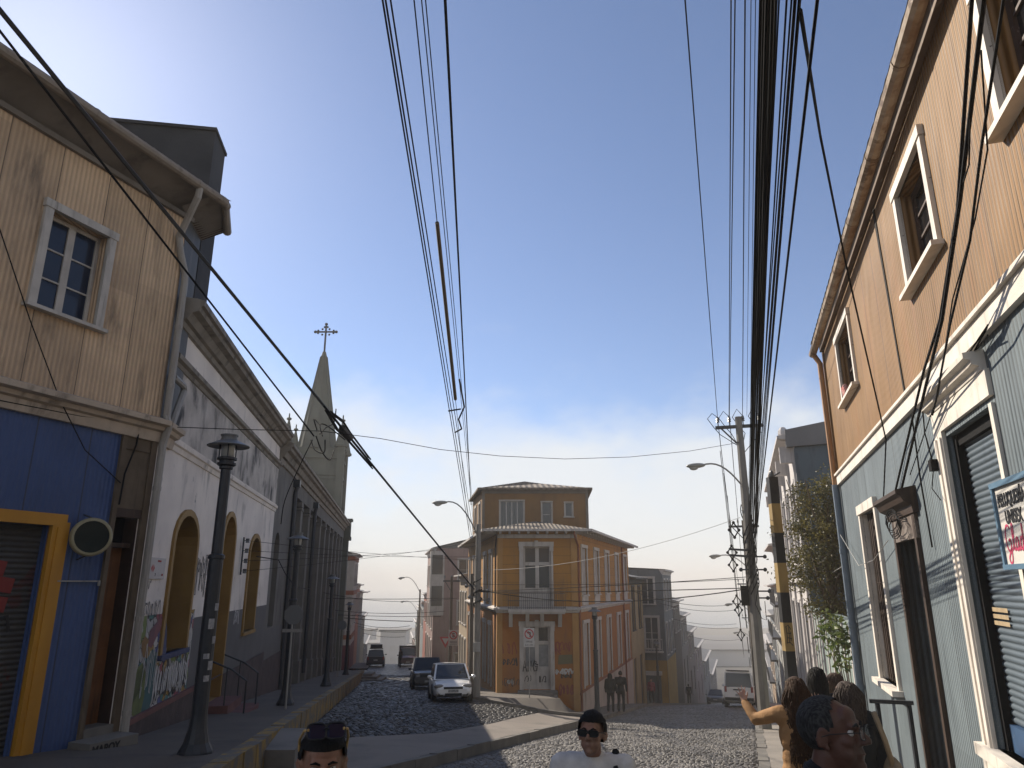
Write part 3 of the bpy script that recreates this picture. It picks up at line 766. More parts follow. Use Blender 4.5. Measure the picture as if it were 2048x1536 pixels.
for k in range(12): mb.bar(FL.P(.02 + k * .085, .05, 6.66), FL.P(.02 + k * .085, .5, 6.885), .012, .012)
build('soffit_board', mb, m_wood_dark, hB)
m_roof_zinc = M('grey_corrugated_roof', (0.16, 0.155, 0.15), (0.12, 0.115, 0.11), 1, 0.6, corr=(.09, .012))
mb = MB()
for a, b in zip(steps(-.35, 9, 107), steps(-.35, 9, 107)[1:]):
    h0 = .022 * math.sin(a * 2 * math.pi / .18 * 1.0); h1 = .022 * math.sin(b * 2 * math.pi / .18 * 1.0)
    mb.poly([FB.P(a, .72, 7.02 + h0), FB.P(b, .72, 7.02 + h1), FB.P(b, -5, 8.6 + h1), FB.P(a, -5, 8.6 + h0)])
build('roof', mb, m_roof_zinc, hB)
m_gutter = M('tan_gutter', (0.25, 0.21, 0.17), (0.20, 0.165, 0.13), 3, 0.55, dirt=(.1, .08, .06), streak=(6, 6))
def gutter(pts, r, mat, parent, rings=1.4):
    mb = MB(); mb.tube(pts, r, 10)
    a, b = Vector(pts[0]), Vector(pts[-1])
    for p, q in zip(pts, pts[1:]):
        p, q = Vector(p), Vector(q); L = (q - p).length; t = (q - p) / L; n = int(L / rings)
        for k in range(n + 1):
            c = p + t * (k * rings + .1)
            mb.tube([c, c + t * .035], r * 1.1, 10)
    return build('gutter', mb, mat, parent, smooth=False)
gutter([FB.P(9, .70, 6.98), FB.P(-.22, .70, 6.93), FL.P(.95, .52, 6.87)], .085, m_gutter, hB, 2.1)
mb = MB(); mb.tube([FB.P(.42, .70, 6.9), FB.P(.40, .66, 6.72), FB.P(.22, .14, 6.1), FB.P(.12, .12, 5.85), FB.P(-.04, .12, 5.5), FB.P(-.06, .12, 5.3), FB.P(-.06, .12, 2.8), FB.P(-.06, .2, 2.6), FB.P(-.06, .12, 2.3), FB.P(-.06, .12, -2.35)], .062, 9)
for z in (4.4, 3.3, 1.5, -.6, -2.0): mb.tube([FB.P(-.06, .12, z), FB.P(-.06, .12, z + .07)], .07, 9)
build('downpipe', mb, M('pale_downpipe', (.33, .31, .28), (.28, .26, .235), 3, .6, dirt=(.15, .13, .11), streak=(9, .5)), hB, smooth=False)
mb = MB(); mb.box(FL, .98, 1.86, -7, .04, 4.9, 9.2); mb.box(FL, .93, 1.91, -7, .07, 9.2, 9.27)
build('firewall', mb, M('black_stained_stucco', (.025, .026, .030), (.05, .05, .053), .8, .9, dirt=(.10, .10, .10), streak=(3, 1.2), dirt_amt=(.62, .75), bump=.006), hB)
mb = MB(); mb.wall(FB, 0, 9, 6.9, 7.2, d=-.02); mb.box(FB, 8.95, 9, -5, 0, -4, 7)
build('wall_plate', mb, m_wood_dark, hB)
# round sign by the shutter
rs = root('round_sign', 'cream rimmed round sign with dark green face beside the yellow shutter frame', 'sign', FB.P(1.12, .12, .3))
ax = (Vector((CB, -SB, 0)) * .80 + Vector((SB, CB, 0)) * -.45 + Vector((0, 0, 0.02))).normalized()
c0 = FB.P(1.13, .22, .66)
mb = MB(); mb.lathe(c0, [(.27, -.07), (.285, -.04), (.285, .05), (.265, .075), (.235, .08), (.235, .05)], 28, axis=ax); build('rim', mb, M('cream_enamel', (.30, .27, .17), (.24, .215, .13), 3, .5), rs, smooth=False)
mb = MB(); mb.lathe(c0, [(.0, .055), (.234, .055)], 28, axis=ax); build('face', mb, M('dark_green_face', (.008, .022, .024), (.015, .03, .03), 4, .25), rs)
mb = MB(); mb.tube([FB.P(1.13, 0, 1.0), FB.P(1.13, .22, .93)], .012, 6); mb.tube([FB.P(1.13, 0, .33), FB.P(1.13, .22, .40)], .012, 6); build('bracket', mb, m_iron, rs)
mb = MB(); mb.bar(FB.P(.75, .03, .02), FB.P(1.5, .03, .02), .03, .02); mb.tube([FB.P(.72, .04, .03), FB.P(.72, .04, -.05)], .02, 6)
build('wall_strip', mb, m_galv, hB)

# ------------------------------------------------------------------ white church annex with ochre arches
hW = root('annex_building', 'white mildewed plaster hall with ochre arched openings and graffiti below', 'building', FL.P(6, 0, -2.8))
A = [(1.78, 3.34, -1.28, .75, 1.30), (5.75, 7.0, -2.72, 1.0, 1.62), (9.25, 10.8, -1.36, .75, 1.30)]
mb = MB()
mb.wall(FL, .3, 13.05, -3.6, 4.75, [(a, b, c, e) for a, b, c, _, e in A], d=0, rev=.5, mr=1)
for a, b, c, zs, e in A: arch_fill(mb, FL, a, b, zs, e, 0, .5)
build('wall', mb, [m_plaster_white, m_ochre_reveal], hW)
mb = MB(); mb.wall(FL, .3, 13.05, 2.62, 3.86, d=.012); build('frieze', mb, m_plaster_frieze, hW)
mb = MB(); moulding(mb, FL, .3, 13.05, [(.0, 4.62), (.06, 4.64), (.09, 4.72), (.16, 4.74), (.24, 4.86), (.36, 4.9), (.38, 4.98), (.44, 5.0), (.45, 5.10), (.3, 5.14), (-.4, 5.2)])
build('cornice', mb, m_cream_mould, hW)
mb = MB(); moulding(mb, FL, .3, 13.05, [(.0, 3.86), (.04, 3.87), (.06, 3.94), (.13, 3.97), (.14, 4.05), (.06, 4.10), (.0, 4.14)])
build('moulding', mb, m_cream_mould, hW)
mb = MB(); moulding(mb, FL, .3, 13.05, [(.0, 2.36), (.03, 2.37), (.05, 2.46), (.09, 2.48), (.10, 2.56), (.05, 2.58), (.05, 2.61), (.0, 2.64)])
build('moulding', mb, m_plaster_white, hW)
mb = MB(); mb.grid([[FL.P(s, -.3, 5.19), FL.P(s, -6, 5.6)] for s in (1.9, 13.05)]); mb.poly([FL.P(13.05, 0, 4.5), FL.P(13.05, 0, 5.19), FL.P(13.05, -6, 5.6), FL.P(13.05, -6, 4.4)]); build('roof', mb, m_roof_zinc, hW)
for i, (a, b, c, zs, e) in enumerate(A):
    mb = MB(); arch_trim(mb, FL, a, b, c, zs, e, .13, -.01, .05)
    ow = build('doorway' if i == 1 else 'arched_window', mb, m_ochre_reveal, hW)
    mb = MB(); p = [(a, c)] + arch_pts(a, b, zs, e) + [(b, c)]
    mb.poly([FL.P(s, -.48, z) for s, z in p]); build('door_leaf' if i == 1 else 'pane', mb, m_ochre_reveal if i == 1 else m_glass_dark, ow)
    mb = MB()
    if i != 1:
        for k in range(5):
            s = a + (b - a) * (k + .5) / 5; mb.bar(FL.P(s, -.40, c), FL.P(s, -.40, e - .25), .02, .02)
        for z in (c + .5, c + 1.2, c + 1.9): mb.bar(FL.P(a, -.41, z), FL.P(b, -.41, z), .02, .02)
        build('bars', mb, m_iron, ow)
        mb = MB(); mb.box(FL, a - .15, b + .15, -.1, .09, c - .09, c); build('sill', mb, m_ochre_reveal if i else m_paint_navy, ow)
    else:
        mb.bar(FL.P(a + .6, -.47, c), FL.P(a + .6, -.47, zs), .03, .03); build('door_joint', mb, m_wood_dark, ow)
mb = MB(); mb.box(FL, 5.55, 7.15, .0, .55, -3.3, -2.72); mb.box(FL, 5.4, 7.3, .55, .95, -3.5, -2.92); build('entrance_step', mb, m_plinth_edge, hW)
for s in (5.6, 7.1):
    mb = MB(); mb.tube([FL.P(s, .05, -1.75), FL.P(s, .55, -1.95), FL.P(s, .9, -2.2), FL.P(s, .9, -3.1)], .022, 6); mb.tube([FL.P(s, .45, -1.92), FL.P(s, .45, -2.8)], .016, 6)
    build('step_railing', mb, m_iron, hW)
mb = MB(); mb.wall(FL, 3.9, 13.05, -2.45, -.72, [(5.6, 7.15, -2.9, -.5), (9.1, 10.95, -1.46, -.5)], d=.007, rev=.006); build('painted_dado', mb, m_band_grey, hW)
mb = MB(); mb.wall(FL, .32, 3.9, -2.2, -.55, [(1.62, 3.5, -1.4, -.4)], d=.007, rev=.006)
for pts, m in (([(268, 1450), (262, 1420), (266, 1370), (276, 1335), (285, 1325), (291, 1345), (289, 1390), (280, 1430)], 2),
               ([(281, 1430), (290, 1370), (293, 1320), (305, 1298), (314, 1306), (312, 1350), (303, 1400), (296, 1424)], 1),
               ([(283, 1300), (284, 1282), (291, 1272), (298, 1280), (299, 1300), (292, 1316), (286, 1314)], 3),
               ([(296, 1292), (300, 1262), (318, 1238), (330, 1228), (330, 1246), (316, 1268), (303, 1296)], 4),
               ([(318, 1310), (320, 1270), (332, 1240), (334, 1256), (332, 1312)], 5)):
    q = [on(FL, x, y, 0.011 + .0008 * m) for x, y in pts]
    mb.poly(q, m)
mu = build('mural', mb, [m_mural, m_paint_teal, m_paint_green, m_paint_gold, m_paint_pink, m_paint_navy], hW)
mb = MB()
for k in range(7): mb.ribbon(FL, [(.55 + .05 * k, -1.95 + .03 * k), (.60 + .06 * k, -1.6), (.72 + .06 * k, -1.42 + .02 * k)], .012, .0155 + k * .0002)
scribble(FL, .35, -.62, 1.1, .32, 6, 3, .025, .0175, mb)
scribble(FL, 1.7, -2.1, 2.1, .6, 16, 5, .05, .0182, mb)
scribble(FL, .4, -.12, .4, .3, 2, 8, .02, .009, mb)
build('graffiti_outline', mb, m_paint_black, mu)
mb = MB(); scribble(FL, 1.6, -2.05, 2.2, .62, 15, 11, .045, .019, mb); scribble(FL, 8.0, -1.1, .7, .4, 3, 12, .05, .012, mb); scribble(FL, .9, -1.9, .8, .9, 4, 17, .02, .0195, mb)
build('graffiti_outline', mb, m_paint_white, mu)
mb = MB(); scribble(FL, 3.62, -.35, 1.25, .95, 5, 21, .03, .006, mb); scribble(FL, 3.7, .1, .9, .5, 3, 22, .025, .0065, mb); build('graffiti', mb, m_paint_black, hW)
mb = MB(); mb.wall(FL, .3, 13.05, -3.8, -2.2, [(5.6, 7.1, -3.8, -2.2)], d=.06, rev=.06); build('plinth', mb, m_plinth, hW)
mb = MB(); mb.box(FL, .3, 5.4, .0, .075, -2.22, -2.13); build('plinth_edge', mb, m_plinth_edge, hW)
mb = MB(); mb.tube([FL.P(.15, .12, 3.55), FL.P(.55, .18, 3.5), FL.P(.62, .18, 3.42), FL.P(.35, .17, 2.95), FL.P(.2, .16, 2.6)], .06, 8)
build('drain_elbow', mb, m_galv, hW)
sg = root('street_sign', 'small white street sign with red arrows on the white plaster wall', 'sign', FL.P(.85, .02, .1))
mb = MB(); mb.box(FL, .42, 1.34, .01, .035, .06, .42); build('plate', mb, M('white_enamel', (.46, .44, .45), (.40, .385, .39), 3, .4), sg)
m_red = M('sign_red', (.42, .025, .03), None, rough=.5)
mb = MB(); mb.poly([FL.P(.56, .038, .24), FL.P(.64, .038, .31), FL.P(.64, .038, .17)]); mb.poly([FL.P(.75, .038, .24), FL.P(.67, .038, .31), FL.P(.67, .038, .17)]); build('arrows', mb, m_red, sg)
text_mesh(FL, 'TENIENTE', .88, .35, .045, .038, m_red, sg)
text_mesh(FL, '2', .80, .11, .07, .038, m_paint_black, sg); text_mesh(FL, 'PB', 1.18, .11, .06, .038, m_red, sg)

# ------------------------------------------------------------------ grey church: nave wall with pilasters, tower and spire
hC = root('church', 'grey church with long pilastered nave and slender spire with a cross', 'church', FL.P(40, -2, -5))
NS0, NS1 = 13.06, 48.8
mb = MB()
mb.wall(FL, NS0, 17.3, -4.5, 4.3, [(13.75, 14.9, -1.5, 1.75)], d=-.02, rev=.3); arch_fill(mb, FL, 13.75, 14.9, 1.2, 1.75, -.02, .3, 0, 0)
mb.wall(FL, 17.3, NS1, 3.5, 4.3, d=-.02); mb.wall(FL, 17.3, NS1, -7.5, 3.5, d=-.42)
for s in (17.3, NS1): mb.poly([FL.P(s, -.02, -7.5), FL.P(s, -.42, -7.5), FL.P(s, -.42, 3.5), FL.P(s, -.02, 3.5)])
mb.grid([[FL.P(s, -.02, 3.5), FL.P(s, -.42, 3.5)] for s in (17.3, NS1)])
mb.poly([FL.P(NS1, -.02, -8), FL.P(NS1, -9, -8), FL.P(NS1, -9, 4.9), FL.P(NS1, -.02, 4.9)])
build('nave_wall', mb, m_grey_plaster, hC)
mb = MB(); mb.wall(FL, 13.7, 15, -1.55, 1.8, d=-.28); build('blind_window', mb, M('dark_grey_panel', (.07, .065, .06), None, rough=.9), hC)  # back of the blind window, a darker grey than the nave wall
mb = MB(); moulding(mb, FL, NS0 + .02, NS1, [(-.02, 4.1), (.05, 4.12), (.07, 4.3), (.16, 4.32), (.24, 4.5), (.36, 4.55), (.38, 4.66), (.46, 4.68), (.46, 4.8), (.2, 4.9), (-.4, 4.95)])
build('cornice', mb, m_cream_mould, hC)
mb = MB(); mb.grid([[FL.P(s, -.3, 4.94), FL.P(s, -5, 6.2)] for s in (NS0, NS1)]); build('nave_roof', mb, m_roof_zinc, hC)
m_pil_dark = M('dark_green_grey_paint', (.07, .073, .068), (.05, .052, .05), 1, .8, dirt=(.12, .115, .10), streak=(3, .4))
ps = [18.0, 20.6, 23.6, 26.4, 29.4, 32.4, 35.4, 38.4, 41.4, 44.4, 47.4]
for s in ps:
    mb = MB(); zg = zLs(12.07 + s * CL)
    mb.box(FL, s - .33, s + .33, -.42, -.02, zg - .5, 3.1); mb.box(FL, s - .42, s + .42, -.42, .02, 3.1, 3.22); mb.box(FL, s - .38, s + .38, -.42, 0, 3.26, 3.48)
    mb.box(FL, s - .40, s + .40, -.42, .05, zg - .5, zg + 1.0)
    build('pilaster', mb, m_grey_plaster, hC)
for a, b in zip(ps, ps[1:]):
    mb = MB(); zg = zLs(12.07 + a * CL); mb.box(FL, a + .75, b - .75, -.42, -.36, zg + 1.2, 2.5)
    mb.box(FL, a + .36, b - .36, -.42, -.30, zg - .4, zg + 1.25)
    build('recessed_window', mb, m_pil_dark, hC)
mb = MB(); mb.wall(FL, 13.1, 17.3, -5, -2.5, d=.03); mb.wall(FL, 17.3, NS1, -7.5, -4.9, d=-.3); build('plinth', mb, m_plinth, hC)
mb = MB(); mb.wall(FL, 13.1, 17.2, -2.55, -1.55, d=-.008); build('painted_dado', mb, m_band_grey, hC)
for s, zt in ((17.3, 3.75), (25.0, 3.65)):
    mb = MB(); mb.tube([FL.P(s, .12, zt + .3), FL.P(s, .12, zt), FL.P(s, .08, zt - .2), FL.P(s, .08, -4.2)], .09, 8); mb.box(FL, s - .16, s + .16, -.02, .24, zt, zt + .3)
    build('downpipe', mb, m_iron, hC)
# end pier with stepped corbels
mb = MB()
for (d, z0, z1) in ((.35, -8, 3.4), (.55, 3.4, 3.7), (.48, 3.7, 4.95), (.62, 4.95, 5.15)):
    mb.box(FL, NS1 - .1, NS1 + 1.1, -1.5, d, z0, z1)
build('corner_pier', mb, m_church_stone, hC)
# tower stands at the far end, square to the street
TW = 4.2; FT = FL.shift(46.6, -2.45)
def low(mb): mb.v = [(x, y, z * .93 if z > 0 else z) for x, y, z in mb.v]; return mb
tb, tt = -8, 10.2
mb = MB(); h = TW / 2
for (fr, a) in ((Fr(FT.o, FL.d, FL.n), 0), (Fr(FT.o, (FL.n[0], FL.n[1]), (-FL.d[0], -FL.d[1])), 1)):
    mb.wall(fr, -h, h, tb, tt, [(-.85, .85, 3.6, 7.6)], d=h, rev=.35); arch_fill(mb, fr, -.85, .85, 6.7, 7.6, h, .35, 0, 0)
    mb.wall(fr, -h, h, tb, tt, d=-h)
    for z, e in ((8.45, .06), (8.75, .12), (10.2, .15)): mb.box(fr, -h - e + a * .003, h + e - a * .003, -h - e + a * .003, h + e - a * .003, z + a * .002, z + .22 - a * .002)
    for s in (-h, h):
        for d in (-h, h): mb.box(fr, s - .28 + a * .01, s + .28 - a * .01, d - .28 + a * .01, d + .28 - a * .01, tb, 11.2 - a * .01)
    mb.box(fr, -h + .3, h - .3, h - .25, h - .05, tt + .2, 11.15); mb.box(fr, -h + .3, h - .3, -h + .05, -h + .25, tt + .2, 11.15)
build('tower', low(mb), m_church_stone, hC)
mb = MB()
for (fr, a) in ((Fr(FT.o, FL.d, FL.n), 0), (Fr(FT.o, (FL.n[0], FL.n[1]), (-FL.d[0], -FL.d[1])), 1)):
    mb.poly([fr.P(s, h - .33, z) for s, z in [(-.85, 3.6)] + arch_pts(-.85, .85, 6.7, 7.6) + [(.85, 3.6)]])
    for z in (4.4, 5.2, 6.0, 6.8): mb.box(fr, -.85, .85, h - .32, h - .2, z, z + .1)
build('belfry_louvre', low(mb), M('dark_louvre', (.05, .055, .05), (.07, .075, .07), 2, .8), hC)
mb = MB(); c = FT.P(0, 0, 0); a8 = [RAD(22.5 + 45 * k - 9.2) for k in range(8)]
def oct_(r, z): return [V(c.x + r * math.cos(a), c.y + r * math.sin(a), z) for a in a8]
mb.grid([oct_(1.8, 10.3), oct_(1.8, 11.2), oct_(1.55, 11.25), oct_(.26, 19.9), oct_(.14, 20.4)], 0, True)
for k in range(8):
    p = oct_(1.56, 11.25)[k]; q = oct_(.27, 19.9)[k]; mb.bar(p, q, .1, .1)
build('spire', low(mb), m_church_stone, hC)
for i, (s, d) in enumerate(((-h, h), (h, h), (-h, -h), (h, -h))):
    mb = MB(); p = FT.P(s, d, 0)
    mb.lathe((p.x, p.y, 0), [(.58, 11.2), (.58, 11.4), (.5, 11.45), (.09, 13.3), (.09, 13.4), (.2, 13.45), (.2, 13.58), (.06, 13.65), (.05, 13.95), (.0, 14.05)], 6)
    build('pinnacle', low(mb), m_church_stone, hC)
for i, (s, d) in enumerate(((0, h), (h, 0), (-h, 0), (0, -h), (h, -h / 2), (-h / 2, h))):
    mb = MB(); p = FT.P(s, d, 0)
    mb.lathe((p.x, p.y, 0), [(.36, 11.1), (.3, 11.5), (.05, 12.5), (.12, 12.55), (.12, 12.65), (.0, 12.95)], 6); build('pinnacle', low(mb), m_church_stone, hC)
mb = MB(); X = Fr((c.x, c.y), (1, 0), (0, -1))
mb.bar((c.x, c.y, 20.2), (c.x, c.y, 23.0), .13, .13); mb.bar((c.x - .82, c.y, 22.35), (c.x + .82, c.y, 22.35), .13, .13)
for p in ((0, 23.1), (-.9, 22.35), (.9, 22.35)): mb.ball((c.x + p[0], c.y, p[1]), .14, 8, 6)
for p in ((-.3, 22.62), (.3, 22.62), (-.3, 22.08), (.3, 22.08), (-.13, 22.82), (.13, 22.82), (-.66, 22.47), (.66, 22.47), (-.66, 22.23), (.66, 22.23)): mb.ball((c.x + p[0], c.y, p[1]), .10, 6, 5)
build('cross', low(mb), m_iron, hC)

# ------------------------------------------------------------------ near right: orange over grey-blue corrugated house
hR = root('corrugated_house', 'two storey corrugated house orange above and grey blue below with roller shutter', 'house', FR.P(8, -1, -2.7))
RE = 16.4
W3 = [(12.55, 14.15, 3.36, 4.62), (6.93, 8.15, 3.32, 4.55), (3.45, 4.85, 3.34, 4.56)]
mb = MB(); mb.wall(FR, -6, RE, 2.26, 5.3, W3, d=0, rev=.2); build('upper_wall', mb, m_zinc_orange, hR)
mb = MB(); mb.wall(FR, -6, RE, -4.2, 2.05, [(12.42, 13.9, -1.6, 1.2), (9.75, 10.95, -2.9, .86), (6.3, 7.82, -1.53, 1.5)], d=0, rev=.26); build('lower_wall', mb, m_zinc_blue, hR)
mb = MB(); mb.box(FR, -6, RE + .02, -.03, .06, 2.05, 2.26); mb.box(FR, -6, RE + .04, -.03, .10, 2.24, 2.28); build('storey_band', mb, m_white_paint, hR)
mb = MB(); mb.poly([FR.P(RE, 0, -4.5), FR.P(RE, -8, -4.5), FR.P(RE, -8, 5.4), FR.P(RE, 0, 5.3)]); mb.box(FR, RE - .16, RE + .01, -.02, .028, 2.28, 5.3)
build('end_wall', mb, m_zinc_orange, hR)
mb = MB(); mb.box(FR, -6, RE, -.1, .07, 5.14, 5.3); mb.box(FR, -6, RE + .1, -.1, .2, 5.3, 5.33); build('eaves_board', mb, M('brown_eaves_board', (.16, .105, .07), (.12, .08, .055), 3, .7, dirt=(.4, .34, .27), streak=(9, 3), dirt_amt=(.62, .7)), hR)
mb = MB()
for a, b in zip(steps(-6, RE + .15, 150), steps(-6, RE + .15, 150)[1:]):
    h0 = .018 * math.sin(a * 2 * math.pi / .3); h1 = .018 * math.sin(b * 2 * math.pi / .3)
    mb.poly([FR.P(a, .24, 5.37 + h0), FR.P(b, .24, 5.37 + h1), FR.P(b, -6, 7 + h1), FR.P(a, -6, 7 + h0)])
build('roof', mb, m_roof_zinc, hR)
mb = MB(); mb.hexa([FR.P(s_, d_, z_) for z_, (a_, b_) in ((2.3, (9.25, 9.30)), (5.1, (9.42, 9.52))) for d_ in (.002, .012) for s_ in (a_, b_)]); build('open_sheet_seam', mb, m_void, hR)
gutter([FR.P(-6, .22, 5.2), FR.P(RE + .05, .22, 5.12)], .085, m_gutter_rust, hR, 1.75)
mb = MB(); mb.tube([FR.P(RE - .05, .22, 5.1), FR.P(RE - .07, .1, 4.85), FR.P(RE - .08, .09, 2.0)], .06, 9)
dp = build('downpipe', mb, M('orange_pipe', (.40, .215, .10), (.34, .18, .08), 4, .5), hR)
mb = MB(); mb.tube([FR.P(RE - .08, .09, 2.06), FR.P(RE - .09, .09, -3.6)], .075, 10)
for z in (.6, -.9, -2.1): mb.tube([FR.P(RE - .09, .09, z), FR.P(RE - .09, .09, z + .09)], .086, 10)
build('downpipe', mb, m_pipe_bluegrey, hR)
m_sash_brown = M('brown_sash', (.075, .042, .03), (.05, .03, .022), 5, .6, peel=(.25, .17, .13), peel_amt=(.62, .65), peel_s=9)
for (a, b, c, e) in W3:
    window(hR, FR, a, b, c, e, .12, (m_white_paint, m_sash_brown, m_glass_dark), d=0, depth=.19, cols=2, rows=4, mull=.12, mun=.03, sash=.07)
mb = MB()
for k in range(6): mb.ball(FR.P(13.6 + .05 * k, .03, 3.46 + .06 * (k % 3)), (.06, .05, .08), 7, 5)
setp(build('hanging_cloth', mb, M('red_cloth', (.42, .06, .05), (.5, .3, .26), 9, .8), None, org=FR.P(13.7, .03, 3.4)), 'red and white cloth bundle on the sill of the farthest orange house window', 'cloth')
# barred ground floor window
w = MB(); a, b, c, e = 12.42, 13.9, -1.6, 1.2
w.box(FR, a - .14, a, -.02, .05, c, e); w.box(FR, b, b + .14, -.02, .05, c, e); w.box(FR, a - .16, b + .16, -.02, .07, e, e + .16)
w.box(FR, a - .01, a + .02, -.24, -.02, c, e); w.box(FR, b - .02, b + .012, -.24, -.02, c, e)
w = build('barred_window', w, m_white_paint, hR)
mb = MB(); mb.poly([FR.P(a, -.22, c), FR.P(b, -.22, c), FR.P(b, -.22, e), FR.P(a, -.22, e)]); build('pane', mb, m_glass_dark, w)
mb = MB()
for k in range(9): s = a + (b - a) * (k + .5) / 9; mb.bar(FR.P(s, -.09, c), FR.P(s, -.09, e), .028, .028)
mb.bar(FR.P(a, -.1, .0), FR.P(b, -.1, .0), .03, .012)
build('bars', mb, m_wood_dark, w)
mb = MB(); mb.box(FR, a - .2, b + .2, -.2, .16, c - .08, c); build('sill', mb, m_white_paint, w)
# doorway with little cornice, dark passage and half open leaf
dd = MB(); dd.box(FR, 9.64, 9.75, -.25, .05, -2.9, .86); dd.box(FR, 10.95, 11.06, -.25, .05, -2.9, .86)
dd = build('door_frame', dd, m_wood_dark, hR)
mb = MB(); moulding(mb, FR, 9.5, 11.2, [(.0, .86), (.07, .86), (.08, .96), (.16, 1.0), (.20, 1.08), (.24, 1.1), (.24, 1.15), (.0, 1.2)]); build('door_cornice', mb, m_wood_dark, hR)
mb = MB(); mb.box(FR, 9.62, 11.08, .0, .045, .55, .86); build('door_head_panel', mb, M('peeling_grey_panel', (.20, .17, .15), (.12, .09, .075), 4, .8, peel=(.05, .035, .03), peel_amt=(.52, .6)), hR)
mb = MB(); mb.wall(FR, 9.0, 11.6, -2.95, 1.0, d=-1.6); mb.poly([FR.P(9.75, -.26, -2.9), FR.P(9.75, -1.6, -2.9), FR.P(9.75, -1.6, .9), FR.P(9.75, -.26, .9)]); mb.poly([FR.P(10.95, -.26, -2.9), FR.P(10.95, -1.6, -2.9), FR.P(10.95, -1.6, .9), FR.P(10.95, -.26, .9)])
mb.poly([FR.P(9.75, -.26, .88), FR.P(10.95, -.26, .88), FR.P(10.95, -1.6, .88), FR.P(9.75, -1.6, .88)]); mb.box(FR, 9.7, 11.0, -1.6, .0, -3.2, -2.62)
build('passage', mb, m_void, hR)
mb = MB(); mb.box(FR, 9.76, 10.0, -.2, -.14, -2.6, -.45); mb.box(FR, 9.78, 9.98, -.14, -.12, -2.4, -1.6); mb.box(FR, 9.78, 9.98, -.14, -.12, -1.4, -.6); mb.box(FR, 9.76, 10.4, -.2, -.13, -.42, -.33)
dl = build('door_leaf', mb, m_wood_dark, hR)
mb = MB(); mb.box(FR, 9.93, 9.99, -.12, -.09, -1.62, -1.38); build('lock_plate', mb, m_galv, dl)
mb = MB()
for k in range(4): mb.bar(FR.P(9.9 + .26 * k, -.3, -.33), FR.P(9.9 + .26 * k, -.3, .55), .02, .02)
build('fanlight_bar', mb, m_wood_dark, dd)
mb = MB(); mb.box(FR, 10.3, 10.5, -1.56, -1.52, -.9, -.72); mb.box(FR, 10.3, 10.48, -1.56, -1.52, -1.1, -.97); build('meter_box', mb, m_galv, hR)
# shop opening with roller shutter
mb = MB(); mb.box(FR, 7.82, 8.12, -.05, .04, -1.6, 1.56); mb.box(FR, 7.84, 7.93, .04, .06, -1.6, 1.5); mb.box(FR, 8.0, 8.08, .04, .06, -1.6, 1.5)
mb.box(FR, 6.22, 6.3, -.05, .03, -1.6, 1.5); mb.box(FR, 6.2, 8.12, -.05, .04, 1.56, 1.8)
fr_ = build('shop_frame', mb, m_white_paint, hR)
mb = MB(); moulding(mb, FR, 6.25, 8.2, [(.0, 1.8), (.05, 1.8), (.06, 1.84), (.11, 1.86), (.12, 1.90), (.17, 1.92), (.17, 1.97), (.0, 1.99)]); build('shop_cornice', mb, m_white_paint, hR)
mb = MB(); mb.box(FR, 7.72, 7.82, -.25, -.06, -1.53, 1.5); mb.box(FR, 6.3, 7.72, -.25, -.08, 1.38, 1.5); build('shutter_guide', mb, m_black, fr_)
mb = MB(); n = 44; rows = []
for k in range(n * 6 + 1):
    z = -1.28 + 2.7 * k / (n * 6); rows.append([FR.P(s, -.15 +   .020 * abs(math.sin(math.pi * k / 6)) ** .7, z) for s in (6.3, 7.73)])
mb.grid(rows); rsx = build('roller_shutter', mb, m_shutter_blue, hR, smooth=True)
mb = MB(); mb.box(FR, 6.3, 7.73, -.18, -.10, -1.53, -1.29); build('bottom_plate', mb, M('chipped_blue_plate', (.05, .10, .19), (.04, .08, .16), 4, .45, peel=(.22, .24, .26), peel_amt=(.62, .66)), rsx)
mb = MB()
for k in range(3): mb.grid([[FR.P(s, -.119 + .003, -.395 + .0614 * k + q * .02) for s in (7.25, 7.70)] for q in range(3)])
build('peeling_sticker', mb, M('yellowed_sticker', (.42, .32, .19), (.33, .25, .15), 9, .7), rsx)
mb = MB(); mb.box(FR, 5.6, 8.15, -.26, .12, -1.64, -1.53); mb.box(FR, 5.6, 8.2, -.2, .05, -3.6, -1.64); build('shop_sill', mb, m_white_paint, hR)
# hairdresser's sign
sg = root('shop_sign', 'white hairdresser sign in a blue frame reading PELUQUERÍA UNISEX', 'sign', FR.P(5.4, .2, .1))
mb = MB(); mb.box(FR, 4.62, 6.20, .08, .13, .14, .75); build('board', mb, M('white_sign_board', (.66, .63, .58), (.60, .575, .53), 2, .45), sg)
mb = MB(); mb.box(FR, 4.58, 6.24, .07, .155, .75, .795); mb.box(FR, 4.58, 6.24, .07, .155, .10, .14); mb.box(FR, 6.20, 6.24, .07, .15, .14, .75); mb.box(FR, 4.58, 4.62, .07, .15, .14, .75); build('frame', mb, M('blue_sign_frame', (.10, .19, .28), (.08, .155, .23), 4, .5), sg)
text_mesh(FR, 'PELUQUERÍA', 6.15, .595, .145, .134, m_paint_black, sg, read=-1, bold=.0035, fit=.60)
text_mesh(FR, 'UNISEX', 6.04, .455, .145, .134, m_paint_black, sg, read=-1, bold=.0035, fit=.37)
m_pink = M('pink_lettering', (.50, .05, .12), None, rough=.5)
mb = MB()
G = [(.62, .86), (.52, 1.0), (.3, .98), (.12, .7), (.08, .35), (.2, .08), (.42, .05), (.56, .25), (.56, .45), (.36, .42), (.56, .45), (.52, .0), (.42, -.35), (.22, -.42), (.12, -.25), (.35, -.02), (.75, .12)]
L_ = [(.75, .12), (.92, .45), (1.02, .9), (.94, 1.05), (.85, .8), (.84, .3), (.92, .06), (1.05, .14)]
A_ = [(1.4, .44), (1.25, .5), (1.1, .3), (1.13, .08), (1.27, .08), (1.4, .44), (1.38, .12), (1.45, .05), (1.58, .2)]
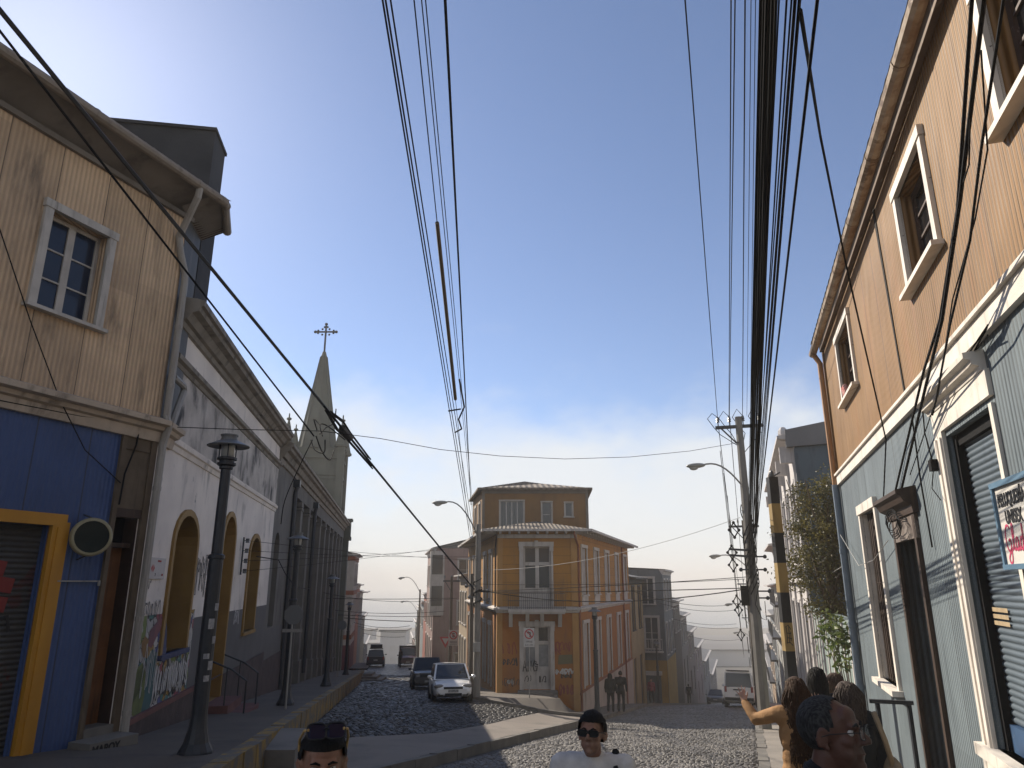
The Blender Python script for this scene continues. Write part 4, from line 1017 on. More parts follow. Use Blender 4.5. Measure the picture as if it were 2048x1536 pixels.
D_ = [(1.9, .44), (1.75, .5), (1.6, .3), (1.63, .08), (1.77, .08), (1.9, .44), (1.98, 1.0), (1.9, .12), (1.98, .05), (2.08, .2)]
Y_ = [(2.1, .45), (2.12, .12), (2.25, .1), (2.4, .45), (2.36, -.1), (2.2, -.42), (2.08, -.25), (2.45, .1)]
S_ = [(2.45, .1), (2.62, .5), (2.66, .3), (2.68, .08), (2.5, .04)]
def smooth_pts(p, n=5):
    out = []
    for k in range(len(p) - 1):
        p0, p1, p2, p3 = p[max(k - 1, 0)], p[k], p[k + 1], p[min(k + 2, len(p) - 1)]
        for q in range(n):
            t = q / n; out.append(tuple(.5 * (2 * p1[i] + (p2[i] - p0[i]) * t + (2 * p0[i] - 5 * p1[i] + 4 * p2[i] - p3[i]) * t * t + (3 * p1[i] - p0[i] - 3 * p2[i] + p3[i]) * t ** 3) for i in (0, 1)))
    return out + [p[-1]]
strokes(FR, [smooth_pts(p) for p in (G, L_, A_, D_, Y_, S_)], 6.14, .235, .205, .020, .133, mb, read=-1)
build('lettering', mb, m_pink, sg)
# door rail
hr = root('handrail', 'dark iron handrail beside the doorway of the corrugated house', 'handrail', FR.P(11.4, .4, -2.8))
mb = MB(); mb.bar(FR.P(11.25, .06, -1.62), FR.P(11.25, .62, -1.62), .06, .05); mb.bar(FR.P(11.25, .12, -1.65), FR.P(11.25, .12, -2.9), .05, .05); mb.bar(FR.P(11.25, .52, -1.65), FR.P(11.25, .52, -3.0), .05, .05)
build('rail', mb, m_iron, hr)
mb = MB(); mb.box(FR, 9.7, 11.3, .0, .5, -3.3, -2.70); mb.box(FR, 9.5, 11.5, .5, .8, -3.4, -2.86); build('entrance_step', mb, m_concrete, hR)

# ------------------------------------------------------------------ gold corner building between the two streets
m_gold = M('ochre_render', (0.38, 0.175, 0.026), (0.32, 0.147, 0.022), .8, .8, dirt=(.18, .09, .035), streak=(3, .4), bump=.003, planks=.42)
m_gold_low = M('deep_ochre_render', (0.33, 0.12, 0.014), (0.28, 0.10, 0.012), .8, .8, dirt=(.17, .075, .03), streak=(2, .5), bump=.003)
m_gold_up = M('dark_ochre_boards', (0.20, 0.105, 0.034), (0.165, 0.088, 0.03), .8, .8, dirt=(.11, .06, .025), streak=(3, .3))
m_white_far = M('pale_grey_paint', (.48, .45, .42), (.40, .375, .35), 1.5, .7, dirt=(.2, .17, .15), streak=(5, .7))
m_shut_far = M('white_slatted_shutters', (.42, .38, .35), (.35, .32, .295), 2, .7, corr=(.06, .006, 1), dirt=(.18, .16, .15), streak=(5, .6))
m_plinth_pink = M('pale_pink_plinth', (.44, .36, .31), (.36, .30, .255), 1, .8, dirt=(.13, .10, .08), streak=(2, .6))
m_redline = M('brick_red_line', (.20, .07, .035), None, rough=.8)
hG = root('ochre_corner_building', 'ochre corner building with balcony over the front door and set back top storey', 'building', (1.2, 40, -5))
mb = MB()
mb.wall(FG, 0, 3.83, -1.32, 2.5, [(1.24, 2.6, -1.2, 1.72)], d=0, rev=.22)
mb.wall(FGL, 0, 16.2, -1.32, 2.5, [(s, s + .95, -.9, 1.5) for s in (2.3, 5.0, 8.0, 11.2, 14)], d=0, rev=.15)
mb.wall(FGR, 0, 17.3, -1.32, 2.5, [(s - .62, s + .62, -.6, 1.72) for s in (1.9, 5.2, 8.5, 12.15, 15.5)], d=0, rev=.1)
mb.poly([FGL.P(16.2, 0, -8), FGR.P(17.3, 0, -8), FGR.P(17.3, 0, 2.5), FGL.P(16.2, 0, 2.5)])
build('upper_wall', mb, m_gold, hG)
mb = MB()
mb.wall(FG, 0, 3.83, -6.5, -1.32, [(1.24, 2.5, -4.85, -2.02)], d=0, rev=.22)
mb.wall(FGL, 0, 16.2, -8, -1.32, [(s, s + .95, -4.9 - .04 * s, -2.1) for s in (2.3, 5.0, 8.0, 11.2, 14)], d=0, rev=.15)
mb.wall(FGR, 0, 17.3, -9, -1.32, [(s - .62, s + .62, -4.95, -1.98) for s in (1.9, 5.2, 8.5, 12.15, 15.5)], d=0, rev=.1)
build('lower_wall', mb, m_gold_low, hG)
mb = MB()
for fr, L in ((FG, 3.83), (FGL, 16.2), (FGR, 17.3)):
    moulding(mb, fr, -.02, L, [(.0, -1.42), (.08, -1.4), (.10, -1.3), (.22, -1.27), (.22, -1.2), (.0, -1.12)])
build('storey_moulding', mb, m_white_far, hG)
m_pil_gold = M('light_ochre_pilaster', (.40, .215, .065), (.34, .18, .055), 1.5, .8)
mb = MB()
for z0, z1 in ((-1.12, 2.4), (-6.2, -1.42)):
    mb.box(FG, -.03, .22, -.03, .05, z0, z1); mb.box(FG, 3.58, 3.86, -.03, .05, z0, z1); mb.box(FGL, .0, .25, -.02, .045, z0, z1); mb.box(FGR, .0, .3, -.02, .045, z0, z1)
build('corner_pilaster', mb, m_pil_gold, hG)
mb = MB()
mb.box(FG, -.05, 3.9, -.02, .08, 2.12, 2.3)
build('frieze_board', mb, m_white_far, hG)
for fr, n_, st_, w_ in ((FG, 9, .46, .11), (FGR, 23, .74, .1), (FGL, 21, .74, .1)):
    for k in range(n_):
        mb = MB(); mb.box(fr, .05 + k * st_, .05 + w_ + k * st_, .0, .6, 2.32, 2.46); build('eaves_bracket', mb, m_white_far, hG)

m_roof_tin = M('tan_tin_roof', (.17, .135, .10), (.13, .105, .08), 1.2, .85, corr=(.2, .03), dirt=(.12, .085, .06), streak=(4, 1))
m_roof_edge = M('grey_roof_edge', (.13, .125, .12), None, rough=.7)
E0, E1, E2, E3 = V(-1.42, 35.25, 2.52), V(3.85, 35.25, 2.52), V(9.1, 52.8, 2.52), V(-3.85, 52.3, 2.52)
A0, A1 = V(1.35, 40.6, 3.32), V(2.6, 52.6, 3.32)
mb = MB(); mb.poly([E0, E1, A0]); mb.poly([E1, E2, A1, A0]); mb.poly([E3, E0, A0, A1]); mb.poly([E2, E3, A1])
build('roof', mb, m_roof_tin, hG)
mb = MB()
for p, q in ((E0, E1), (E1, E2), (E3, E0)): mb.bar(p - V(0, 0, .05), q - V(0, 0, .05), .10, .12)
mb.poly([E0 - V(0, 0, .04), E1 - V(0, 0, .04), FG.P(3.83, 0, 2.48), FG.P(0, 0, 2.48)]); mb.poly([E1 - V(0, 0, .04), E2 - V(0, 0, .04), FGR.P(17.3, 0, 2.48), FG.P(3.83, 0, 2.48)]); mb.poly([E0 - V(0, 0, .04), E3 - V(0, 0, .04), FGL.P(16.2, 0, 2.48), FG.P(0, 0, 2.48)])
build('roof_edge', mb, m_white_far, hG)
# set back top storey
FU = Fr((-1.7, 42), (1, 0), (0, -1)); FUL = Fr((-1.7, 42), (SG, CG), (-CG, SG)); FUR = Fr((4.42, 42), (.06, .998), (.998, -.06))
mb = MB()
mb.wall(FU, 0, 6.12, 2.4, 5.3, [(1.0, 2.38, 3.05, 4.62), (3.44, 4.02, 3.1, 4.55), (4.8, 5.24, 3.7, 4.52)], d=0, rev=.15)
mb.wall(FUL, 0, 6.2, 2.4, 5.3, [(1.2, 2.1, 3.2, 4.6), (3.7, 4.6, 3.2, 4.5)], d=0, rev=.12); mb.wall(FUR, 0, 6.2, 2.4, 5.3)
mb.poly([FUL.P(6.2, 0, 2.4), FUR.P(6.2, 0, 2.4), FUR.P(6.2, 0, 5.3), FUL.P(6.2, 0, 5.3)])
build('top_storey', mb, m_gold_up, hG)
mb = MB(); mb.box(FU, -.05, .1, -.02, .04, 2.6, 5.2); mb.box(FU, 6.02, 6.17, -.02, .04, 2.6, 5.2); mb.box(FU, -.06, 6.18, -.02, .06, 5.05, 5.3); build('corner_board', mb, M('brown_grey_board', (.17, .15, .13), (.13, .115, .10), 2, .8), hG)
q = [V(-1.95, 41.7, 5.34), V(4.65, 41.7, 5.34), V(5.0, 48.2, 5.34), V(-2.85, 48.2, 5.34)]; ap = V(.8, 45.2, 6.2); ap2 = V(1.9, 46.2, 6.2)
mb = MB(); mb.poly([q[0], q[1], ap2, ap]); mb.poly([q[1], q[2], ap2]); mb.poly([q[2], q[3], ap, ap2]); mb.poly([q[3], q[0], ap])
for k in range(4): mb.bar(q[k] - V(0, 0, .04), q[(k + 1) % 4] - V(0, 0, .04), .12, .12)
build('top_roof', mb, [M('pale_tin_roof', (.20, .165, .13), (.16, .13, .105), 1, .85, corr=(.35, .03))], hG)
wm = (m_white_far, m_white_far, m_glass_far)
window(hG, FU, 1.0, 2.38, 3.05, 4.62, .06, wm, cols=4, rows=1, depth=.12, mull=.06, sill=False)
window(hG, FU, 3.44, 4.02, 3.1, 4.55, .05, wm, cols=1, rows=2, depth=.12, sill=False); window(hG, FU, 4.8, 5.24, 3.7, 4.52, .05, wm, cols=1, rows=1, depth=.12)
for a, b in ((1.2, 2.1), (3.7, 4.6)): window(hG, FUL, a, b, 3.2, 4.6, .12, wm, cols=1, rows=2, depth=.1)
for i, s in enumerate((1.9, 5.2, 8.5, 12.15, 15.5)):
    for z0, z1, ap_ in ((-.6, 1.72, -1.1), (-4.95, -1.98, None)):
        mb = MB(); mb.box(FGR, s - .78, s - .62, -.02, .05, z0, z1); mb.box(FGR, s + .62, s + .78, -.02, .05, z0, z1); mb.box(FGR, s - .8, s + .8, -.02, .07, z1, z1 + .17)
        if ap_: mb.box(FGR, s - .74, s + .74, -.02, .035, ap_, z0 - .08); mb.box(FGR, s - .82, s + .82, -.02, .1, z0 - .08, z0)
        w = build('shuttered_window', mb, m_white_far, hG)
        mb = MB(); mb.box(FGR, s - .61, s - .02, -.09, -.05, z0 + .01, z1 - .01); mb.box(FGR, s + .02, s + .61, -.09, -.05, z0 + .01, z1 - .01); build('shutter', mb, m_shut_far, w)
for s in (2.3, 5.0, 8.0, 11.2, 14):
    for z0, z1 in ((-.9, 1.5), (-4.9 - .04 * s, -2.1)):
        mb = MB(); mb.box(FGL, s - .16, s, -.02, .07, z0, z1); mb.box(FGL, s + .95, s + 1.11, -.02, .07, z0, z1); mb.box(FGL, s - .2, s + 1.15, -.02, .10, z1, z1 + .2)
        if z0 > -2: mb.box(FGL, s - .1, s + 1.05, -.02, .05, z0 - .35, z0)
        w = build('shuttered_window', mb, m_white_far, hG)
        mb = MB(); mb.box(FGL, s + .02, s + .46, -.1, -.06, z0, z1); mb.box(FGL, s + .5, s + .93, -.1, -.06, z0, z1); build('shutter', mb, m_shut_far if z0 > -2 else m_wood_grey, w)
def double_door(z0, z1, zt, upper):
    mb = MB()
    mb.box(FG, 1.04, 1.24, -.03, .07, z0, z1); mb.box(FG, 2.5 + (.1 if upper else 0), 2.7, -.03, .07, z0, z1)
    mb.box(FG, 1.0, 2.74, -.03, .10, z1, z1 + .22); mb.box(FG, 1.02, 1.22, .0, .12, z1 - .22, z1 + .01); mb.box(FG, 2.52, 2.72, .0, .12, z1 - .22, z1 + .01); mb.box(FG, 1.78, 1.96, .0, .14, z1 - .02, z1 + .28)
    w = build('balcony_door' if upper else 'front_door', mb, m_white_far, hG)
    x0, x1 = 1.24, 2.6 if upper else 2.5
    mb = MB(); a, b = -.18, -.12; c = (x0 + x1) / 2
    for p, q_ in ((x0, x0 + .09), (c - .09, c + .09), (x1 - .09, x1)): mb.box(FG, p, q_, a, b, z0, z1)
    for z in (z0, zt - .14, z1 - .07): mb.box(FG, x0 + .09, c - .09, a + .002, b - .002, z, z + (.16 if z < z1 - .2 else .07)); mb.box(FG, c + .09, x1 - .09, a + .002, b - .002, z, z + (.16 if z < z1 - .2 else .07))
    zb = z0 + (.95 if upper else 1.0)
    for p, q_ in ((x0 + .09, c - .09), (c + .09, x1 - .09)): mb.box(FG, p, q_, a, b - .02, z0 + .16, zb); mb.box(FG, p + .05, q_ - .05, b - .02, b, z0 + .25, zb - .1)
    build('sash', mb, m_white_far, w)
    mb = MB(); mb.poly([FG.P(x0, -.17, zb), FG.P(x1, -.17, zb), FG.P(x1, -.17, z1), FG.P(x0, -.17, z1)]); build('pane', mb, m_glass_far if upper else M('whitewashed_pane', (.22, .23, .24), (.16, .17, .18), 4, .4), w)
    if not upper:
        mb = MB(); mb.poly([FG.P(x0 + .09, -.165, zt), FG.P(x1 - .09, -.165, zt), FG.P(x1 - .09, -.165, z1 - .07), FG.P(x0 + .09, -.165, z1 - .07)]); build('transom_pane', mb, m_glass_dark, w)
    return w
double_door(-1.2, 1.72, .95, True); w = double_door(-4.85, -2.02, -2.72, False)
mb = MB(); AN = [[(0, 0), (.16, 1), (.36, 0)], [(.08, .4), (.28, .4)], [(.5, 0), (.5, 1), (.8, 0), (.8, 1)], [(1.35, .85), (1.15, 1), (.98, .5), (1.1, .05), (1.35, .1), (1.4, .5), (1.2, .45)], [(1.2, .75), (1.5, .6)]]
strokes(FG, AN, 1.2, -4.05, .48, .055, .075, mb); scribble(FG, 1.95, -4.6, .35, .4, 2, 4, .035, .02 - .12, mb); scribble(FG, 1.3, -4.55, .3, .35, 2, 6, .025, -.1, mb)
build('graffiti', mb, m_paint_black, w)
mb = MB(); mb.box(FG, .49, 3.24, .0, .72, -1.36, -1.22); mb.box(FG, .53, 3.20, .0, .66, -1.44, -1.36); bl = build('balcony', mb, m_white_far, hG)
mb = MB()
for s in (.62, 1.42, 2.12, 2.98): mb.prism(FG, [(s - .09, -1.44), (s + .09, -1.44), (s + .09, -2.05), (s - .09, -2.05)], .0, .16); mb.hexa([FG.P(s + a, d, z) for z, dd in ((-2.0, .2), (-1.44, .6)) for d in (.16, dd) for a in (-.085, .085)])
build('bracket', mb, m_white_far, bl)
mb = MB()
for z in (-1.16, -.84, -.5): mb.bar(FG.P(.52, .68, z), FG.P(3.21, .68, z), .025, .025); mb.bar(FG.P(.52, .68, z), FG.P(.52, .02, z), .025, .025); mb.bar(FG.P(3.21, .68, z), FG.P(3.21, .02, z), .025, .025)
for k in range(28): s = .52 + 2.69 * k / 27; mb.bar(FG.P(s, .68, -1.22), FG.P(s, .68, -.5), .018, .018)
build('railing', mb, m_iron, bl)
mb = MB(); mb.tube([FG.P(3.7, .66, 2.5), FG.P(3.72, .6, 2.3), FGR.P(.16, .09, 1.75), FGR.P(.16, .09, -6.2)], .055, 7); build('downpipe', mb, m_redline, hG)
mb = MB(); mb.tube([FG.P(-.1, .66, 2.5), FG.P(-.05, .6, 2.35), FGL.P(.35, .09, 1.75), FGL.P(.35, .09, -5)], .045, 7); build('downpipe', mb, m_wood_dark, hG)
mb = MB(); mb.tube([FGR.P(14.1, .08, 2.3), FGR.P(14.1, .08, -8)], .055, 7); build('downpipe', mb, m_redline, hG)
mb = MB(); mb.wall(FGR, 0, 17.3, -9, -5.08, d=.03); mb.box(FGR, -.02, 17.3, .0, .035, -5.08, -5.07); build('plinth', mb, m_plinth_pink, hG)
mb = MB(); mb.box(FGR, -.03, 17.32, .0, .06, -5.09, -5.0); build('plinth_line', mb, m_redline, hG)
mb = MB()
scribble(FG, .12, -3.35, .85, .65, 3, 31, .035, .006, mb); scribble(FG, 2.75, -3.2, 1.0, .5, 5, 33, .035, .0065, mb); strokes(FG, [[(0, 0), (0, 1), (.35, .9), (.3, .55), (0, .5), (.4, 0)]], 2.78, -3.3, .55, .05, .007, mb)
scribble(FG, 2.9, -5.1, .85, .5, 5, 36, .05, .0075, mb); build('graffiti', mb, m_paint_red, hG)
mb = MB(); scribble(FG, .25, -3.85, .75, .45, 4, 41, .05, .006, mb); scribble(FG, .12, -4.75, .95, .45, 5, 43, .028, .007, mb); scribble(FG, 3.0, -4.35, .55, .18, 4, 44, .05, .011, mb); build('graffiti', mb, m_paint_black, hG)
mb = MB(); scribble(FG, .48, -4.62, .3, .22, 2, 45, .09, .0085, mb); scribble(FG, 2.75, -4.2, 1.0, .28, 5, 47, .07, .0095, mb); build('graffiti', mb, m_paint_white, hG)
mb = MB(); mb.poly([FG.P(s, .005, z) for s, z in ((2.85, -3.75), (3.56, -3.7), (3.55, -3.3), (2.9, -3.32))]); build('paint_patch', mb, M('olive_patch', (.12, .105, .05), None, rough=.8), hG)
mb = MB(); mb.box(FG, 2.0, 2.75, .3, 1.5, -6.2, -4.98); build('entrance_ramp_wall', mb, m_concrete, hG)
mb = MB(); mb.box(FG, .95, 2.8, .02, .75, -5.2, -4.86); build('doorstep', mb, m_concrete, hG)

# ------------------------------------------------------------------ street houses behind
def house(name, label, fr, s0, s1, zb, zt, depth, mw, wins, trim=m_white_far, cornice=.25, roof=None, cat='house', group=None, pane=m_glass_far, side=(), side_m=None, cas=.12, doors=(), dm=m_wood_dark, pil=(), roof_h=.8, base=None):
    h = root(name, label, cat, fr.P((s0 + s1) / 2, -1, zb + 1), group)
    mb = MB(); mb.wall(fr, s0, s1, zb, zt, list(wins) + list(doors), d=0, rev=.15)
    build('wall', mb, mw, h)
    fs = Fr((fr.P(s0, 0, 0).x, fr.P(s0, 0, 0).y), (-fr.n[0], -fr.n[1]), (-fr.d[0], -fr.d[1]))
    mb = MB(); mb.wall(fs, 0, depth, zb, zt, side, d=0, rev=.12)
    mb.poly([fr.P(s1, 0, zb), fr.P(s1, -depth, zb), fr.P(s1, -depth, zt), fr.P(s1, 0, zt)]); mb.poly([fr.P(s0, -depth, zb), fr.P(s1, -depth, zb), fr.P(s1, -depth, zt), fr.P(s0, -depth, zt)])
    build('side_wall', mb, side_m or mw, h)
    if cornice:
        mb = MB(); moulding(mb, fr, s0 - .02, s1 + .02, [(.0, zt - .5 * cornice - .25), (.06, zt - .25), (.10, zt - .15), (cornice, zt - .1), (cornice, zt), (.05, zt + .06), (-.3, zt + .08)]); build('cornice', mb, trim, h)
    mb = MB(); r = roof or m_roof_zinc
    mb.poly([fr.P(s0 - .1, .2, zt + .06), fr.P(s1 + .1, .2, zt + .06), fr.P(s1 + .1, -depth / 2, zt + roof_h), fr.P(s0 - .1, -depth / 2, zt + roof_h)]); mb.poly([fr.P(s0 - .1, -depth - .2, zt + .06), fr.P(s1 + .1, -depth - .2, zt + .06), fr.P(s1 + .1, -depth / 2, zt + roof_h), fr.P(s0 - .1, -depth / 2, zt + roof_h)])
    for s in (s0, s1): mb.poly([fr.P(s, 0, zt), fr.P(s, -depth, zt), fr.P(s, -depth / 2, zt + roof_h - .05)])
    build('roof', mb, r, h)
    for (a, b, c, e) in wins: window(h, fr, a, b, c, e, cas, (trim, trim, pane), depth=.12, cols=2 if b - a > .8 else 1, rows=2, sill=True)
    for (a, b, c, e) in side: window(h, fs, a, b, c, e, cas, (trim, trim, pane), depth=.1, cols=2, rows=2)
    for (a, b, c, e) in doors:
        mb = MB(); mb.box(fr, a, b, -.14, -.1, c, e); build('door', mb, dm, h)
    for s in pil:
        mb = MB(); mb.box(fr, s - .18, s + .18, -.02, .08, zb, zt - .3); build('pilaster', mb, trim, h)
    if base:
        mb = MB(); mb.wall(fr, s0, s1, zb, base[0], [d for d in doors], d=.03, rev=.03); build('plinth', mb, base[1], h)
    return h, fs
def pm(name, c, d=None, **k):
    return M(name, c, tuple(x * .82 for x in c), .8, .8, dirt=d or tuple(x * .45 for x in c), streak=(3, .4), **k)
def win_row(s0, s1, n, w, z0, z1):
    g = (s1 - s0) / n
    return [(s0 + g * (k + .5) - w / 2, s0 + g * (k + .5) + w / 2, z0, z1) for k in range(n)]
# left street, right hand side beyond the ochre building
house('terrace_house', 'cream house with heavy grey cornice adjoining the ochre corner building on the left street', FGL, 16.4, 23.5, -9, .55, 8, pm('cream_wall', (.36, .28, .19)), win_row(16.6, 23.2, 3, 1.0, -2.9, -.7) + win_row(16.6, 23.2, 3, 1.0, -6.2, -3.9), cornice=.5)
FP = Fr((-7.0, 66), (SL, CL), (-CL, SL))
m_pinkw = pm('dusty_pink_wall', (.30, .205, .185))
h, fs = house('pink_building', 'tall dusty pink building with glazed corner bay farther down the left street', FP, 0, 13, -11, 3.0, 10, m_pinkw, win_row(0, 13, 4, 1.1, -.3, 1.6) + win_row(0, 13, 4, 1.1, -4, -2) + win_row(0, 13, 4, 1.1, -7.4, -5), side=[(2.2, 3.7, .2, 2.0), (2.2, 3.7, -3.6, -1.6), (5.4, 6.9, .2, 2.0), (2.0, 3.4, -8.2, -6.0)], cornice=.35, roof_h=1.3)
mb = MB(); mb.box(fs, -.35, .9, -.4, .25, -2.8, 2.75); bw = build('bay_window', mb, m_white_far, h)
mb = MB()
for z in (-2.0, .7): mb.box(fs, -.2, .75, .22, .27, z, z + 1.7)
build('pane', mb, m_glass_far, bw)
FP2 = Fr((-7.0, 66), (SL, CL), (-CL, SL))
cols = [((.30, .085, .06), 'red'), ((.20, .23, .24), 'blue grey'), ((.36, .30, .22), 'cream'), ((.16, .19, .17), 'grey green'), ((.31, .20, .17), 'salmon'), ((.24, .23, .22), 'grey')]
s = 13.3
lab = ['red fronted house just past the pink building', 'blue grey house two doors past the pink building', 'cream terraced house where the left street starts to drop', 'grey green house below the brow of the left street', 'salmon house far down the left street', 'last grey house in the haze of the left street']
for i, (L, zt) in enumerate(((6, -1.2), (8, -2.2), (9, -3.0), (10, -5.2), (14, -8.0), (18, -11.5))):
    house('terrace_house', lab[i], FP2, s, s + L, -26, zt, 9, pm('terrace_wall_' + cols[i][1].replace(' ', '_'), cols[i][0]), win_row(s, s + L, max(2, L // 3), .95, zt - 2.7, zt - .9), cornice=.35)
    s += L + .2
# left street, left hand side beyond the cross street
FLL = FL.shift(0, .55)
ll = [(57.2, 64.5, 2.6, (.36, .33, .31), 'white house with dark red bands on the far corner of the cross street'), (64.8, 72, -.2, (.34, .13, .08), 'brick red house next to the red banded white house'), (72.2, 81, -1.0, (.17, .18, .18), 'dark grey house with overhanging eaves down the left street'), (81.2, 93, -4.0, (.30, .26, .2), 'beige house in the dip of the left street'), (93.2, 112, -8.2, (.22, .21, .2), 'pale grey block at the misty end of the left street')]
for i, (a, b, zt, c, lb) in enumerate(ll):
    h, fs = house('terrace_house', lb, FLL, a, b, -26, zt, 9, pm('row_wall_%s' % 'white red grey beige pale'.split()[i], c), win_row(a, b, 3, 1.0, zt - 2.9, zt - .9) + (win_row(a, b, 3, 1.0, zt - 6.4, zt - 4.2) if i == 0 else []), cornice=.45 if i != 2 else .9)
    if i == 0:
        for z in (zt - .62, zt - 3.7, zt - 7.6):
            mb = MB(); mb.box(FLL, a - .04, b, -.02, .07, z, z + .38); mb.box(fs, -.04, 9, -.02, .045, z, z + .38); build('band', mb, m_redline, h)
        mb = MB(); mb.wall(FLL, a, b, -9.5, -5.5, d=.04); mb.wall(fs, 0, 9, -9.5, -5.5, d=.035); build('plinth', mb, pm('wine_red_base', (.12, .03, .035)), h)
# right street, left hand side
house('terrace_house', 'narrow ochre yellow house adjoining the ochre corner building on the right street', FGR, 17.5, 24.2, -11, .35, 8, pm('dull_yellow_wall', (.34, .25, .13)), [(18.3, 19.5, -3.3, -.3), (21.6, 22.8, -3.3, -.3)], cornice=.5, pane=m_wood_dark, doors=[(18.2, 19.4, -9, -5.2), (21.3, 22.8, -9, -5.2)], trim=m_pil_dark)
FG2 = Fr((12.25, 60), (SR, CR), (CR, -SR))
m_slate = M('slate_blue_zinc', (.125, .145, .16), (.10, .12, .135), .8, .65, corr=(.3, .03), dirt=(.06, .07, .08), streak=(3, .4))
h, fs = house('slate_house', 'slate grey corrugated house with white balcony windows above a yellow shop', FG2, 0, 7.5, -12, 1.0, 9, m_slate, win_row(0, 7.5, 3, 1.0, -2.2, .2) + win_row(0, 7.5, 3, 1.0, -5.6, -3.2), side=[(.75, 1.75, -1.7, .35), (.55, 1.6, -5.1, -2.7)], side_m=pm('slate_panel', (.125, .14, .15)), cornice=.3, cas=.14, roof_h=.3)
mb = MB(); mb.wall(fs, -.02, 2.2, -12, -5.95, [(.5, 1.7, -9.6, -6.9)], d=.05, rev=.3); mb.wall(FG2, -.02, 7.5, -12, -5.95, d=.05); build('shop_front', mb, pm('mustard_shop_paint', (.33, .20, .035)), h)
mb = MB(); mb.box(fs, .4, 1.8, .05, .75, -7.0, -6.75); build('awning', mb, m_white_far, h)
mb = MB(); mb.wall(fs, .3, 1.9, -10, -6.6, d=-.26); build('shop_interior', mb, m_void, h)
mb = MB(); mb.box(fs, .2, 2.0, .05, .65, -5.35, -5.25)
for k in range(9): mb.bar(fs.P(.22 + .22 * k, .62, -5.25), fs.P(.22 + .22 * k, .62, -4.35), .03, .03)
mb.bar(fs.P(.2, .62, -4.33), fs.P(2.0, .62, -4.33), .05, .05); build('balcony', mb, m_white_far, h)
s = 7.8
rl = [(7, -1.6, (.075, .06, .05), 'dark brown weatherboard house below the slate grey house'), (8, -3.2, (.20, .19, .18), 'grey house with parapet cornice below the brown weatherboard house'), (10, -5.2, (.17, .15, .145), 'grey brown house with a tilted tin roof on the right street'), (14, -7.6, (.23, .19, .2), 'dusty mauve row house low on the right street'), (18, -10.5, (.2, .2, .21), 'blue grey row house near the foot of the right street'), (24, -14.2, (.25, .23, .22), 'last pale row house at the foot of the right street')]
for i, (L, zt, c, lb) in enumerate(rl):
    house('terrace_house', lb, FG2, s, s + L, -28, zt, 9, pm('lower_row_%s' % 'brown grey taupe mauve blue pale'.split()[i], c), win_row(s, s + L, 3, 1.0, zt - 2.8, zt - .8), cornice=.5, doors=[] if i < 1 else win_row(s, s + L, 2, 1.0, zt - 6.8, zt - 4.2))
    s += L + .1
# right street, right hand side
m_fire = M('blue_grey_firewall', (.10, .135, .16), (.085, .115, .14), .6, .8, dirt=(.05, .06, .07), streak=(3, .5), bump=.004, bs=6)
m_wht2 = M('white_moulded_facade', (.56, .53, .51), (.48, .45, .435), 1.5, .75, dirt=(.28, .25, .25), streak=(4, .4))
h, fs = house('white_facade_house', 'white moulded facade house with blue grey side wall behind the tree', FR, 27.3, 44.5, -9, 5.3, 11, m_wht2, win_row(27.5, 44.3, 5, 1.2, 1.0, 3.7) + win_row(27.5, 44.3, 5, 1.2, -4.2, -.8), trim=m_wht2, cornice=.55, side_m=m_fire, pil=(27.6, 30.9, 34.2, 37.6, 41, 44.3), roof_h=1.2)
mb = MB(); mb.poly([fs.P(-.15, -.02, 5.35), fs.P(11, -.02, 7.3), fs.P(11, .05, 7.3), fs.P(-.15, .05, 5.35)]); mb.hexa([fs.P(s_, d_, z_) for z_ in (0, 1) for d_ in (-.02, .1) for s_ in (-.2, 11)] if 0 else [fs.P(-.25, -.1, 4.85), fs.P(11, -.1, 5.2), fs.P(-.25, .12, 4.85), fs.P(11, .12, 5.2), fs.P(-.25, -.1, 5.5), fs.P(11, -.1, 7.3), fs.P(-.25, .12, 5.5), fs.P(11, .12, 7.3)])
build('fascia', mb, M('grey_fascia_sheet', (.17, .17, .175), (.14, .14, .145), 1, .6), h)
mb = MB()
for k in range(6):
    s_ = 27.6 + 3.34 * k
    mb.box(FR, s_ - .14, s_ + .14, .0, .5, 4.3, 4.9); mb.ball(FR.P(s_, .3, 5.4), (.2, .2, .3), 8, 6)
    mb.box(FR, s_ - .22, s_ + .22, .0, .3, .2, .55)
mb.box(FR, 27.3, 44.5, .0, .22, .0, .2)
build('facade_ornament', mb, m_wht2, h)
s = 44.7
rr = [(9, 2.2, (.42, .22, .19), 'salmon pink house with a bracketed cornice beyond the white facade'), (10, -.2, (.36, .36, .35), 'pale house with planted balcony farther down the right pavement'), (11, -2.6, (.15, .17, .19), 'slate blue house far down the right pavement'), (14, -5.6, (.36, .27, .2), 'tan house low on the right pavement side'), (20, -9.4, (.3, .29, .28), 'pale misty house at the bottom right of the street')]
for i, (L, zt, c, lb) in enumerate(rr):
    h, fs = house('terrace_house', lb, FR, s, s + L, -26, zt, 9, pm('right_row_%s' % 'salmon pale slate tan misty'.split()[i], c), win_row(s, s + L, 3, 1.1, zt - 3.1, zt - .9), cornice=.6, doors=win_row(s, s + L, 2, 1.0, zt - 7.2, zt - 4.4))
    mb = MB(); mb.box(FR, s + .5, s + L - .5, .0, .55, zt - 3.6, zt - 3.45)
    for k in range(12): x = s + .6 + (L - 1.2) * k / 11; mb.bar(FR.P(x, .52, zt - 3.45), FR.P(x, .52, zt - 2.6), .03, .03)
    build('balcony', mb, m_iron, h)
    s += L + .1
